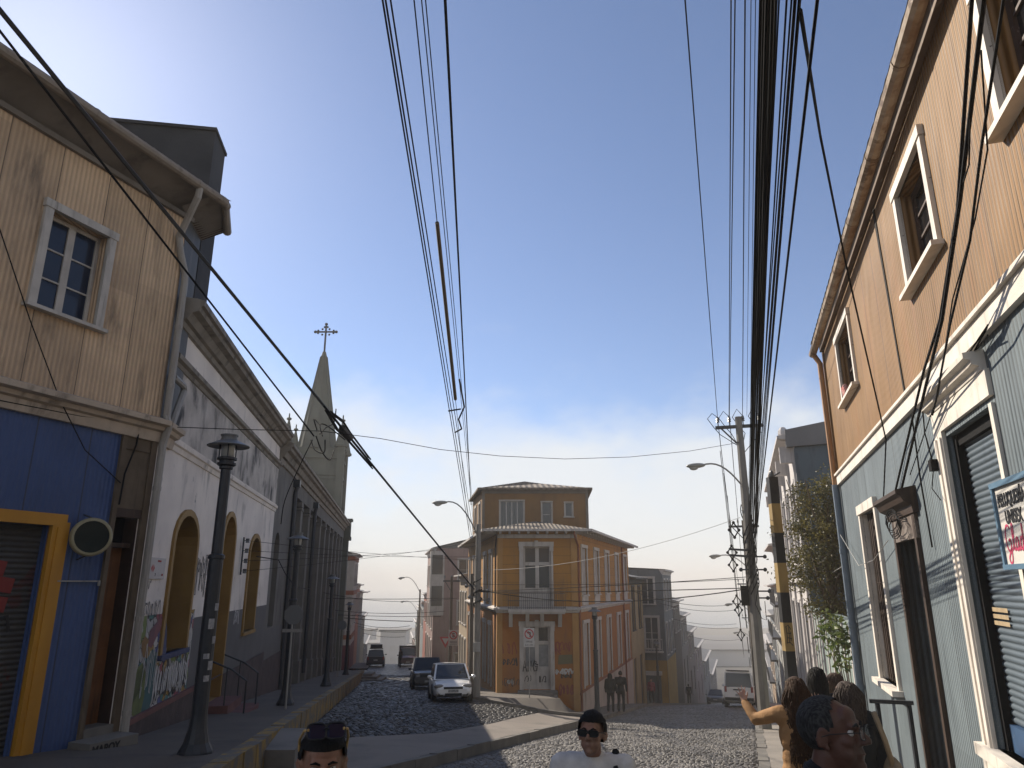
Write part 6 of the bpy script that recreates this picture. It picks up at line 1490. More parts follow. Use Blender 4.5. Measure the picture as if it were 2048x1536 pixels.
for i, (Y, z0, z1, sg_, r) in enumerate(((46, -.6, -.9, .35, .012), (49, -1.0, -.95, .06, .018), (56, -2.0, -2.0, .2, .016), (60, -2.5, -2.55, .05, .02), (66, -3.0, -3.2, .05, .03), (74, -3.6, -4.0, .4, .02), (82, -4.4, -4.9, .3, .02), (90, -5.2, -5.6, .2, .02), (100, -6.3, -6.8, .3, .025))):
    cable(span(V(-4.3 - .162 * Y, Y, z0), V(4.2 - .162 * Y - (2 if Y > 60 else 0), Y - 2, z1), sg_, 10), r, 'dark wire strung across the left street beyond the church', 'wires strung across the far left street')
for i, (Y, dz) in enumerate(((52, 0), (58, .3), (66, 0), (74, .4), (84, 0))):
    cable(span(V(-8 + TR * Y + .3, Y, zR(Y) + 7.4 + dz), V(TR * Y + .3, Y + 4, zR(Y) + 6.4 + dz), .4, 10), .016, 'dark wire strung across the lower right street', 'wires strung across the lower right street')
# service drops on the corrugated house
cable([at(1600, 20, 2.5)] + [at(x, y, Y) for x, y, Y in ((1640, 270, 4.6), (1690, 520, 6.6), (1740, 740, 8.2), (1772, 880, 9.4))] + [FR.P(11.2, .12, 1.0)], .010, 'lone service cable slanting down to the doorway cornice of the corrugated house')
for i, (pts, r) in enumerate(((((1945, -20, .5), (1915, 420, .4), (1880, 640, .35), (1848, 740, .25), (1790, 985, .12)), .014), (((1970, -20, .5), (1920, 400, .42), (1884, 640, .35), (1852, 770, .22), (1800, 990, .12)), .016), (((2010, -20, .55), (1962, 300, .45), (1940, 480, .4), (1900, 650, .35), (1872, 800, .15), (1865, 830, .08)), .010), (((1962, 100, .5), (1975, 300, .42), (1950, 440, .38), (1905, 600, .3), (1876, 790, .14), (1820, 950, .1)), .006), (((1940, 240, .46), (1938, 330, .44), (1922, 380, .42)), .006))):
    cable([on(FR, x, y, d) for x, y, d in pts], r, ('leftmost black service cable hanging down the orange wall', 'thicker black service cable beside the leftmost one on the orange wall', 'right hand service cable dropping to the shop cornice', 'hair thin service wire weaving between the cables on the orange wall', 'short loose loop of wire tied to the service cables')[i])
for i, k in enumerate((.0, .35, .7)):
    cable([FR.P(8.15 - .6 * q - .0, .06 + .05 * math.sin(q * 2 + k), 1.98 + .06 * k + .035 * math.sin(q * 3 + k * 4)) for q in range(5)], .008, 'slack cable lying along the shop cornice', 'slack cables along the shop cornice')
mb = MB()
for k in range(5):
    a0 = k * 1.2; mb.tube([on(FR, 1783 + 12 * math.cos(a0 + q * .7) + 2 * k, 1040 + 22 * math.sin(a0 + q * .7) + 4 * k, .15) for q in range(9)], .007, 5)
setp(build('cable_coil', mb, m_black, org=FR.P(11.1, .15, .8)), 'coil of spare black cable hanging at the corner of the doorway cornice', 'cable')
mb = MB(); mb.box(FR, 8.04, 8.16, .05, .13, 1.18, 1.3); mb.tube([FR.P(8.1, .1, 1.3), FR.P(8.05, .14, 1.6), FR.P(8.15, .1, 1.9)], .008, 5); mb.tube([FR.P(8.1, .1, 1.2), FR.P(8.2, .12, 1.0), FR.P(8.0, .1, .85)], .006, 5)
setp(build('junction_box', mb, m_black, org=FR.P(8.1, .06, 1.2)), 'small black junction box on the white shop frame post', 'junction box')
cable([FR.P(16.3, .12, 1.0), FR.P(14.2, .12, .3), FR.P(12.6, .12, .35), FR.P(11.2, .1, .6)], .006, 'pale thin wire stretched over the barred window head', mat=m_galv)
cable([FR.P(9.0, .03, 2.0), FR.P(9.05, .03, 1.2), FR.P(9.0, .03, .4)], .010, 'dark vertical cable seam beside the doorway on the blue wall')
cable([FR.P(27.4, .1, -.05), V(8.7, 20, .25), FR.P(16.5, .1, .35)], .007, 'pale wire running through the tree to the corrugated house', mat=m_galv)

# ------------------------------------------------------------------ trees and plants
def leaf_mat(name, c):
    t = NT(name); col = t.mix(t.noise(t.scaled(3, 3), 1, 2), c, tuple(x * .55 for x in c))
    m = t.done(col, .45, None, 0, .5)
    t.b.inputs['Transmission Weight'].default_value = 0.0
    tr = t.n.new('ShaderNodeBsdfTranslucent'); t.link(col, tr.inputs['Color']); ms = t.n.new('ShaderNodeMixShader'); ms.inputs[0].default_value = .38
    t.link(t.b.outputs[0], ms.inputs[1]); t.link(tr.outputs[0], ms.inputs[2]); t.link(ms.outputs[0], t.out.inputs['Surface'])
    return m
lf = [leaf_mat('olive_leaf', (.15, .125, .035)), leaf_mat('dark_leaf', (.085, .085, .028)), leaf_mat('yellow_green_leaf', (.20, .175, .05))]
lf2 = [leaf_mat('light_green_leaf', (.19, .23, .06)), leaf_mat('fresh_leaf', (.11, .16, .04))]
def leaf(mb, p, L, w, r, m):
    d = Vector((r.gauss(0, 1), r.gauss(0, 1), r.gauss(-.3, .7))).normalized(); s = d.cross(Vector((r.gauss(0, 1), r.gauss(0, 1), r.gauss(0, 1)))).normalized(); n = d.cross(s) * (L * .12)
    mb.poly([p, p + d * L * .35 + s * w / 2 + n, p + d * L, p + d * L * .35 - s * w / 2 + n], m)
r_ = random.Random(5)
tc = V(8.72, 20.2, 1.0)
tt_ = root('street_tree', 'dense olive green street tree leaning over the mint wall on the right pavement', 'tree', (8.75, 20.3, zR(20) + .1))
mb = MB(); limbs = []
mb.tube([V(8.75, 20.3, zR(20) - .2), V(8.72, 20.3, -2.6), V(8.78, 20.25, -1.2), V(8.7, 20.2, .2)], [.15, .12, .11, .08], 8)
for k in range(22):
    a = r_.uniform(0, 6.28); e = V(math.cos(a) * r_.uniform(.4, 1.1), math.sin(a) * r_.uniform(.4, 1.1), r_.uniform(-1.1, 1.9)); b_ = V(8.73, 20.22, r_.uniform(-1.5, .2)); p = tc + e
    limbs.append(p); mb.tube([b_, b_.lerp(p, .5) + V(0, 0, .25), p], [.045, .03, .012], 5)
build('trunk', mb, m_wood_grey, tt_)
mb = MB(); clumps = []
for k in range(150):
    while True:
        q = V(r_.uniform(-1, 1), r_.uniform(-1, 1), r_.uniform(-1, 1))
        if q.length < 1: break
    rad = 1.28 * (1 - .42 * max(q.z, 0)) * (1 + .2 * math.sin(q.z * 7 + q.x * 5))
    clumps.append((tc + V(q.x * rad, q.y * rad * .9, q.z * 2.05 - .05), r_.uniform(.18, .40)))
for p, cr in clumps:
    m = r_.choice((0, 0, 1, 1, 2))
    for k in range(int(85 * cr / .3)):
        o = V(r_.gauss(0, 1), r_.gauss(0, 1), r_.gauss(0, .8)) * cr * .55
        leaf(mb, p + o, r_.uniform(.07, .13), r_.uniform(.035, .06), r_, m if r_.random() < .8 else r_.randrange(3))
build('crown', mb, lf, tt_)
pl = root('climbing_plant', 'light green leafy shoots against the blue grey downpipe below the tree', 'plant', FR.P(16.9, .15, -3.4))
mb = MB(); st_ = []
for k in range(7):
    q = [FR.P(16.75 + .05 * k, .12, -3.6), FR.P(16.7 + .1 * k, .2 + .02 * k, -2.2), FR.P(16.6 + .12 * k, .2 + .05 * k, -1.3 + .12 * (k % 3)), FR.P(16.6 + .14 * k, .22 + .06 * k, -1.05 + .16 * (k % 3))]
    mb.tube(q, [.012, .010, .008, .004], 5); st_ += [q[1].lerp(q[2], u) for u in (.5, .8)] + [q[2].lerp(q[3], u) for u in (0, .3, .6, .9, 1)]
build('stem', mb, m_wood_grey, pl)
mb = MB()
for p in st_:
    for k in range(5): leaf(mb, p + V(r_.gauss(0, .09), r_.gauss(0, .09), r_.gauss(0, .1)), r_.uniform(.12, .22), r_.uniform(.06, .1), r_, r_.randrange(2))
build('foliage', mb, lf2, pl)

# ------------------------------------------------------------------ vehicles
m_tyre = M('tyre_rubber', (.012, .012, .013), None, rough=.8)
m_rim = M('grey_rim', (.25, .25, .26), None, rough=.4)
m_carglass = NT('car_glass').done((.02, .024, .03), .05, None, 0, .6)
m_headlamp = NT('headlamp_glass').done((.20, .19, .17), .12, None, 0, .6)
m_taillamp = NT('red_tail_lamp').done((.25, .015, .012), .2, None, 0, .5)
m_plastic = M('black_trim_plastic', (.014, .014, .015), None, rough=.55)
m_plate = M('licence_plate', (.4, .4, .39), (.2, .2, .2), 14, .5)
def paint(name, c, r=.32):
    t = NT(name); col = t.mix(t.ramp(t.noise(t.scaled(1.5, 1.5)), .35, .7, 0, .35), c, tuple(x * .75 for x in c)); m = t.done(col, r, None, 0, .5); t.b.inputs['Coat Weight'].default_value = .5; t.b.inputs['Coat Roughness'].default_value = .15; return m
def car(label, cat, org, heading, L, W, H, pnt, kind='hatch', rack=False, name='parked_car', plate=None):
    """Built facing +y, then turned. Profile: (y, underside, shoulder height, half width)."""
    h = W / 2; g = .2
    t = root(name, label, cat, (0, 0, 0))
    f, b = L / 2, -L / 2
    if kind == 'hatch':   pr_ = [(b, .42, .78, .86), (b + .06, .28, .92, .94), (b + .5, g, .94, 1), (-.2, g, .93, 1), (.75, g, .90, 1), (f - .75, g, .82, .98), (f - .25, .24, .72, .92), (f - .05, .28, .6, .82), (f, .34, .52, .74)]; gh = [(b + .02, .9), (b + .38, H), (.35, H), (1.15, .9)]
    elif kind == 'suv':   pr_ = [(b, .45, .95, .88), (b + .06, .3, 1.04, .95), (b + .6, g, 1.06, 1), (0, g, 1.05, 1), (.9, g, 1.02, 1), (f - .5, g, .98, .97), (f - .1, .28, .88, .9), (f, .36, .7, .84)]; gh = [(b + .02, 1.02), (b + .3, H), (.55, H), (1.15, 1.02)]
    elif kind == 'van':   pr_ = [(b, .38, 1.05, .96), (b + .05, .3, 1.08, .98), (b + .5, g, 1.1, 1), (0, g, 1.1, 1), (f - .5, g, 1.02, .98), (f - .08, .3, .85, .92), (f, .36, .65, .86)]; gh = [(b + .01, 1.06), (b + .09, H), (f - 1.0, H), (f - .25, 1.06)]
    else:                 pr_ = [(b, .5, .98, .95), (b + .05, .4, 1.0, .98), (-.2, .3, 1.02, 1), (.9, .3, 1.02, 1), (f - .3, .3, 1.0, .96), (f, .4, .85, .88)]; gh = [(-.4, 1.0), (-.25, H), (.75, H), (1.25, 1.0)]
    mb = MB(); rows = []
    for y, z0, z1, w in pr_:
        w *= h; zm = z0 + (z1 - z0) * .55
        half = [(0, z0), (w * .8, z0), (w * .97, z0 + .07), (w, zm), (w * .97, z1 - .1), (w * .88, z1 - .015), (w * .5, z1 + .015), (0, z1 + .02)]
        rows.append([V(x, y, z) for x, z in half] + [V(-x, y, z) for x, z in half[-2:0:-1]])
    mb.grid(rows, 0, True); mb.poly(rows[0]); mb.poly(rows[-1])
    zb = gh[0][1]; wi, wo = (.76, .90) if kind != 'van' else (.86, .95)
    def ring(y, z): 
        k = (z - zb) / (H - zb); w = h * (wo + (wi - wo) * k); return [V(-w, y, z), V(w, y, z)]
    A, B, C, D = [ring(y, z - (.06 if z < H else 0)) for y, z in gh]
    # pillars and roof: a frame left open where the glass sits proud of it
    n = 6; top = [[V(x * h * wi, y, H + .035 * (1 - x * x) - (.0)) for x in (-1, -.96, -.6, 0, .6, .96, 1)] for y in (gh[1][0], (gh[1][0] + gh[2][0]) / 2, gh[2][0])]
    mb.grid(top); mb.poly([A[0], A[1], B[1], B[0]]); mb.poly([D[0], D[1], C[1], C[0]]); mb.poly([A[0], B[0], C[0], D[0]]); mb.poly([A[1], B[1], C[1], D[1]])
    build('body', mb, pnt, t, smooth=False)
    def inset(q, m, off):
        c = sum(q, V(0, 0, 0)) / 4; nn = (q[1] - q[0]).cross(q[3] - q[0]).normalized()
        if nn.dot(c - V(0, 0, .9)) < 0: nn = -nn
        return [p.lerp(c, m) + nn * off for p in q]
    for nm, q in (('windscreen', [D[0], D[1], C[1], C[0]]), ('rear_window', [A[0], A[1], B[1], B[0]])):
        mb = MB(); mb.poly(inset(q, .10, .008)); build(nm, mb, m_carglass, t)
    for i in (0, 1):
        def sp_(u0, u1):
            lo = lambda u: A[i].lerp(D[i], u); hi = lambda u: B[i].lerp(C[i], u); return [lo(u0), lo(u1), hi(u1), hi(u0)]
        for u0, u1 in (((.08, .5), (.53, .92)) if kind != 'van' else ((.70, .97),)):
            mb = MB(); mb.poly(inset(sp_(u0, u1), .08, .008)); build('side_window', mb, m_carglass, t)
    wy = (b + .72, f - .78); R_ = .31 if kind == 'hatch' else .35
    for y in wy:
        for sx in (-1, 1):
            mb = MB(); mb.lathe((sx * (h - .1), y, R_), [(R_ * .62, -.1), (R_ * .95, -.1), (R_, -.06), (R_, .06), (R_ * .95, .1), (R_ * .62, .1)], 16, axis=(1, 0, 0)); w = build('wheel', mb, m_tyre, t)
            mb = MB(); mb.lathe((sx * (h - .05), y, R_), [(.0, -.03), (R_ * .63, -.03), (R_ * .63, .03), (.0, .04)], 14, axis=(1, 0, 0)); build('rim', mb, m_rim, w)
            mb = MB(); mb.lathe((sx * (h - .02), y, R_ + .01), [(R_ + .0, -.012), (R_ + .07, -.012), (R_ + .07, .03), (R_, .03)], 16, axis=(1, 0, 0)); build('wheel_arch', mb, m_plastic, t)
    yf = pr_[-1][0]
    for sx in (-1, 1):
        zl = .62 if kind == 'hatch' else .82
        mb = MB(); mb.ball((sx * h * .68, f - .15, zl), (.2, .13, .085), 10, 7); build('headlight', mb, m_headlamp, t, smooth=True)
        zt = 1.0 if kind in ('van', 'pickup') else .86
        mb = MB(); mb.box(XY, sx * h * .84 - .06, sx * h * .84 + .06, b - .02, b + .1, zt - .2, zt + .1); build('tail_light', mb, m_taillamp, t)
        mb = MB(); mb.ball((sx * (h + .09), gh[3][0] - .25, zb + .06), (.09, .06, .07), 8, 6); mb.bar((sx * h * .9, gh[3][0] - .25, zb + .02), (sx * (h + .05), gh[3][0] - .25, zb + .05), .03, .03); build('wing_mirror', mb, pnt, t, smooth=False)
    fr_ = Fr((0, f), (1, 0), (0, 1)); k = h * .74 if kind == 'hatch' else h * .82
    mb = MB(); mb.box(fr_, -k * .62, k * .62, -.08, .012, .52 if kind == 'hatch' else .66, .60 if kind == 'hatch' else .82); build('grille', mb, m_plastic, t)
    mb = MB(); mb.box(fr_, -k * .55, k * .55, -.1, .01, .27, .37); build('bumper_intake', mb, m_plastic, t)
    for sx in (-1, 1):
        mb = MB(); mb.box(fr_, sx * k * .82 - .1, sx * k * .82 + .1, -.16, -.02, .28, .36); build('fog_light', mb, m_plastic, t)
    mb = MB(); mb.box(fr_, -.2, .2, .0, .025, .40, .50); build('number_plate', mb, m_plate, t)
    fb_ = Fr((0, b), (1, 0), (0, -1)); mb = MB(); mb.box(fb_, -.2, .2, -.02, .03, .6, .71); build('number_plate', mb, m_plate, t)
    mb = MB(); mb.box(fb_, -h * .92, h * .92, -.1, .06, .36, .52); build('rear_bumper', mb, m_plastic if kind != 'hatch' else pnt, t)
    if kind == 'van':
        mb = MB(); mb.box(fb_, -.3, .3, .0, .03, .9, .96); mb.box(fb_, .012, .03, -.0, .02, .5, 1.06); build('door_handle', mb, m_plastic, t)
    if kind == 'hatch':
        mb = MB(); mb.tube([V(-.5, 1.22, .93), V(-.1, 1.1, 1.0)], .01, 5); build('wiper', mb, m_plastic, t); mb = MB(); mb.tube([V(.1, 1.22, .93), V(.55, 1.1, 1.0)], .01, 5); build('wiper', mb, m_plastic, t)
    if rack:
        mb = MB()
        for y in (gh[1][0] + .3, gh[2][0] - .3): mb.bar((-h * .75, y, H + .1), (h * .75, y, H + .1), .05, .04)
        for sx in (-1, 1): mb.bar((sx * h * .74, gh[1][0] + .1, H + .1), (sx * h * .74, gh[2][0] - .1, H + .1), .04, .04)
        build('roof_rack', mb, m_plastic, t)
    if rack == 2:
        mb = MB(); mb.box(XY, -.6, .6, -1.0, .3, H + .13, H + .5); build('roof_box', mb, m_plastic, t)
    t.location = org; t.rotation_euler = (math.atan(heading[2]) , 0, math.atan2(-heading[0], heading[1]))
    return t
m_white_car = paint('white_car_paint', (.80, .79, .77))
car('white hatchback parked facing the viewer on the left street', 'car', (-2.62, 32.2, zLr(-2.6, 32.2)), (-SL, -CL, .09), 3.8, 1.64, 1.44, m_white_car)
car('dark suv with a pale bonnet parked behind the white hatchback', 'car', (-5.0, 44.6, zL(44.6)), (-SL, -CL, .09), 4.4, 1.82, 1.68, paint('charcoal_car_paint', (.05, .052, .056)), 'suv')
car('dark estate car with a roof box seen from behind on the far left street', 'car', (-14.0, 78, zL(78)), (SL, CL, -.06), 4.4, 1.8, 1.6, paint('black_car_paint', (.012, .012, .014)), 'suv', rack=2)
pk_ = car('dark pickup truck loaded high on the far left street', 'pickup truck', (-10.9, 79, zL(79)), (-SL, -CL, .06), 4.9, 1.85, 1.75, paint('dark_red_paint', (.06, .015, .012)), 'pickup')
mb = MB(); mb.box(XY, -.85, .85, -2.3, -.5, .95, 1.95); build('cargo', mb, m_plastic, pk_)
car('white delivery van with a roof rack driving down the right street', 'van', (13.5, 45.5, zR(45.5)), (SR, CR, -.12), 4.4, 1.7, 1.85, paint('off_white_van_paint', (.82, .80, .77)), 'van', rack=True)
car('dark car coming up at the bottom of the right street', 'car', (22.3, 84, zR(84)), (-SR, -CR, .15), 4.2, 1.75, 1.5, paint('grey_black_car_paint', (.03, .032, .036)), 'hatch')

# ------------------------------------------------------------------ people
from mathutils import noise as mnoise
def skin_mat(name, c):
    t = NT(name); col = t.mix(t.ramp(t.noise(t.n.new('ShaderNodeTexCoord').outputs['Object'], 22, 4), .35, .7), c, tuple(x * .78 for x in c)); col = t.mix(t.ramp(t.noise(t.n.new('ShaderNodeTexCoord').outputs['Object'], 6, 2), .4, .7, 0, .5), col, (c[0], c[1] * .72, c[2] * .66))
    m = t.done(col, .5, t.bump(t.noise(t.n.new('ShaderNodeTexCoord').outputs['Object'], 160, 3), .0012, 1), 0, .4); t.b.inputs['Subsurface Weight'].default_value = .12; t.b.inputs['Subsurface Radius'].default_value = (.012, .005, .003); return m
def cloth_mat(name, c, sc=70, rough=.85):
    t = NT(name); tc_ = t.n.new('ShaderNodeTexCoord').outputs['Object']
    col = t.mix(t.ramp(t.noise(tc_, 9, 4), .35, .7), c, tuple(x * .75 for x in c))
    return t.done(col, rough, t.bump(t.noise(tc_, sc, 3), .003, 1), 0, .3)
def hair_mat(name, c, c2, rough=.5):
    t = NT(name); tc_ = t.n.new('ShaderNodeTexCoord').outputs['Object']
    col = t.mix(t.ramp(t.noise(t.scaled(260, 90, 40, (0, 0, 0), tc_), 1, 3), .3, .7), c, c2)
    return t.done(col, rough, t.bump(t.noise(t.scaled(420, 150, 60, (0, 0, 0), tc_), 1, 3), .005, 1), 0, .2)
def xf(mb, M4):
    mb.v = [tuple(M4 @ Vector(v)) for v in mb.v]; return mb
def wrinkle(o, amp, sc, seed=0):
    n = len(o.data.vertices); co = [0.0] * (3 * n); no = [0.0] * (3 * n)
    o.data.vertices.foreach_get('co', co); o.data.vertices.foreach_get('normal', no)
    for i in range(0, 3 * n, 3):
        x, y, z = co[i:i + 3]
        d = mnoise.noise(Vector((x * sc + seed, y * sc, z * sc))) * amp + mnoise.noise(Vector((x * sc * .8, y * sc * .8 + seed, z * sc * 3.2 + 3))) * amp * .7
        for q in range(3): co[i + q] += no[i + q] * d
    o.data.vertices.foreach_set('co', co); o.data.update()
def head_mb(fem=False, old=False):
    h = MB(); j = .93 if fem else 1
    h.ball((0, -.012, .035), (.075, .096, .09), 18, 12); h.ball((0, .03, -.03), (.061 * j, .064, .083), 16, 10)
    h.ball((0, .032, -.072), (.051 * j, .054, .04), 14, 9); h.ball((0, .076, -.093), (.022 * j, .02, .019), 10, 7)
    h.cap((-.037, .083, .034), (.037, .083, .034), .0125, .0125); h.ball((0, .055, .06), (.055, .036, .038), 12, 8)
    for s in (-1, 1):
        h.ball((s * .040, .060, -.012), (.024, .026, .022), 10, 7); h.ball((s * .035, .052, -.05), (.024, .03, .03), 10, 7)
        h.ball((s * .012, .104, -.021), .0095, 8, 6)
        rot = Matrix.Rotation(s * .35, 3, 'Z') @ Matrix.Rotation(-.18, 3, 'X')
        h.ball((s * .078, -.008, .002), (.0085, .021, .034), 12, 8, rot=rot)
        for k in range(9):      # rim of the ear
            a = -1.0 + 3.6 * k / 8; h.ball(Vector((s * .083, -.008, .002)) + rot @ Vector((s * .004, -.020 * math.sin(a), .031 * math.cos(a))), .0055, 6, 5)
        h.ball((s * .078, .002, -.03), .009, 8, 6)
    h.cap((0, .090, .024), (0, .117, -.016), .0095, .0135); h.cap((-.021, .088, -.051), (.021, .088, -.051), .0068, .0068); h.cap((-.017, .0865, -.064), (.017, .0865, -.064), .0082, .0082); h.cap((0, .093, -.05), (0, .0925, -.052), .008, .008)
    return h
def finger_hand(mb, wrist, d, palm, side, spread=.25, curl=.25, sc=1.0):
    """A palm with five unequal fingers. d: along the hand, palm: the way the palm faces, side: towards the thumb."""
    w, d, pn, sd = Vector(wrist), Vector(d).normalized(), Vector(palm).normalized(), Vector(side).normalized()
    pc = w + d * .05 * sc
    R3 = Matrix((sd, pn, d)).transposed()
    mb.ball(pc, (.038 * sc, .016 * sc, .052 * sc), 12, 8, rot=R3); mb.cap(w - d * .02, w + d * .02, .026 * sc, .027 * sc)
    for k, (x, L) in enumerate(((.029, .072), (.010, .082), (-.009, .075), (-.028, .058))):
        b = w + d * (.088 - abs(x) * .25) * sc + sd * x * sc; dir_ = (d + sd * (x * spread / .029)).normalized(); p = b
        for q, f in enumerate((.42, .33, .25)):
            dir_ = (dir_ + pn * curl * (.5 + q * .6) * .6).normalized(); e = p + dir_ * L * f * sc; mb.cap(p, e, (.0092 - q * .0008) * sc, (.0086 - q * .001) * sc, 8); p = e
    b = w + d * .03 * sc + sd * .032 * sc; dir_ = (d * .75 + sd * .8 + pn * .25).normalized(); m1 = b + dir_ * .034 * sc; mb.cap(w + d * .02 + sd * .02, m1, .014 * sc, .0115 * sc, 8); mb.cap(m1, m1 + (dir_ + d * .5).normalized() * .03 * sc, .0105 * sc, .0088 * sc, 8)
def person(label, pos, rot, H, skin, top, bottom, arms=None, legs=None, yaw=0.0, pitch=0.0, roll=0.0, fem=False, vox=.009, bulk=.018, lean=0.0, hem=.86, shoe=None, group=None, collar=True, sleeves=True):
    k = H / 1.72; S = lambda p: (p[0] * k, p[1] * k, p[2] * k)
    sw = .175 if fem else .195
    arms = arms or {}; legs = legs or {}
    J = {}
    for s, n in ((1, 'R'), (-1, 'L')):
        sh = (s * sw, -.01 + lean * .0, 1.405); a = arms.get(n, {})
        J[n] = (sh, a.get('e', (s * (sw + .05), -.02, 1.12)), a.get('w', (s * (sw + .055), .05, .88)), a.get('d', (0, .12, -1)), a.get('p', (-s, 0, 0)), a.get('t', (0, 1, .1)), a.get('sp', .15), a.get('cu', .45))
        l = legs.get(n, {})
        J['l' + n] = ((s * .09, 0, .92), l.get('k', (s * .095, .02, .50)), l.get('a', (s * .1, -.01, .09)))
    hc = Vector((0, .035 + lean, 1.59)); Mh = Matrix.Translation(Vector(S(hc))) @ Matrix.Rotation(yaw, 4, 'Z') @ Matrix.Rotation(-pitch, 4, 'X') @ Matrix.Rotation(roll, 4, 'Y') @ Matrix.Scale(k * 1.0, 4)
    b = head_mb(fem); xf(b, Mh)
    def torso(mb, e):
        mb.ball(S((0, -.005, 1.25)), ((.155 if fem else .17) * k + e, .105 * k + e, .2 * k + e), 16, 10); mb.ball(S((0, 0, 1.05)), (.14 * k + e, .10 * k + e, .17 * k + e), 16, 10); mb.ball(S((0, 0, .94)), (.155 * k + e, .108 * k + e, .12 * k + e), 16, 10)
        mb.cap(S((-sw * .8, -.01, 1.395)), S((sw * .8, -.01, 1.395)), .062 * k + e, .062 * k + e); mb.cap(S((0, -.015, 1.38)), S((0, -.01, 1.45)), .085 * k + e, .058 * k + e * .7)
    torso(b, 0)
    b.cap(S((0, -.012, 1.42)), tuple(Mh @ Vector((0, -.018, -.055))), .056 * k, .053 * k, 14)
    for n in 'RL':
        sh, el, wr, d, pn, td, sp_, cu = J[n]
        b.cap(S(sh), S(el), .047 * k, .038 * k); b.cap(S(el), S(wr), .038 * k, .026 * k); finger_hand(b, S(wr), d, pn, td, sp_, cu, k * (.86 if fem else 1))
        hp, kn, an = J['l' + n]
        b.cap(S(hp), S(kn), .082 * k, .055 * k); b.cap(S(kn), S(an), .055 * k, .037 * k); b.ball(S((an[0], an[1] + .07, .045)), (.042 * k, .115 * k, .04 * k), 12, 8)
    o = build('person', b, skin, None, org=(0, 0, 0)); voxel(o, vox, 2, .4)
    setp(o, label, 'person', group)
    # clothing
    mb = MB(); torso(mb, bulk)
    mb.ball(S((0, 0, hem + .06)), (.165 * k + bulk, .115 * k + bulk, .10 * k), 16, 8)
    for n in 'RL':
        sh, el, wr = J[n][:3]; w2 = Vector(el).lerp(Vector(wr), .97 if sleeves else .2)
        fa = .8 if fem else 1; mb.cap(S(sh), S(el), .055 * k * fa + bulk * .9, .043 * k * fa + bulk * .8); mb.cap(S(el), S(w2), .043 * k * fa + bulk * .8, .03 * k * fa + bulk * .6)
    tp = build('jacket' if bulk > .015 else 'shirt', mb, top, o, org=(0, 0, 0)); voxel(tp, max(vox, .011), 2, .5); wrinkle(tp, .007, 9, hash(label) % 50)
    if collar:
        mb = MB(); c0 = Vector(S((0, -.008, 1.435)))
        mb.grid([[c0 + Vector((math.cos(a) * r * k, math.sin(a) * r * k * .92 + .006, z * k + .012 * math.sin(a) * -1)) for a in [2 * math.pi * q / 20 for q in range(20)]] for r, z in ((.088, -.02), (.078, .02), (.072, .045), (.066, .045), (.066, .0))], 0, True); build('collar', mb, top, tp, org=(0, 0, 0), smooth=True)
    mb = MB(); mb.ball(S((0, 0, .93)), (.158 * k, .112 * k, .11 * k), 14, 8)
    for n in 'RL':
        hp, kn, an = J['l' + n]; mb.cap(S(hp), S(kn), .095 * k, .07 * k); mb.cap(S(kn), S((an[0], an[1], an[2] + .02)), .07 * k, .058 * k)
    tr = build('trousers', mb, bottom, o, org=(0, 0, 0)); voxel(tr, max(vox, .012), 2, .5); wrinkle(tr, .006, 8, 7)
    for n in 'RL':
        an = J['l' + n][2]; mb = MB(); mb.ball(S((an[0], an[1] + .075, an[2] - .04)), (.05 * k, .135 * k, .05 * k), 12, 8); mb.cap(S((an[0], an[1], an[2] - .03)), S((an[0], an[1], an[2] + .03)), .05 * k, .05 * k); s_ = build('shoe', mb, shoe or m_plastic, o, org=(0, 0, 0), smooth=True)
    o.location = pos; o.rotation_euler = (0, 0, rot)
    return o, Mh, k
def short_hair(o, Mh, mat, keep, grow=.006, amp=.004, name='hair'):
    mb = MB(); mb.ball((0, -.012, .035), (.075 + grow, .096 + grow, .09 + grow * 1.3), 40, 26)
    fs = []; ms = []
    for f in mb.f:
        c = sum((Vector(mb.v[i]) for i in f), Vector()) / len(f)
        if keep(c): fs.append(f); ms.append(0)
    mb.f, mb.m = fs, ms
    mb.v = [tuple(Vector(v) * (1 + amp / .09 * (mnoise.noise(Vector(v) * 60) + .7 * mnoise.noise(Vector(v) * 130)))) for v in mb.v]
    return build(name, xf(mb, Mh), mat, o, org=(0, 0, 0), smooth=True)
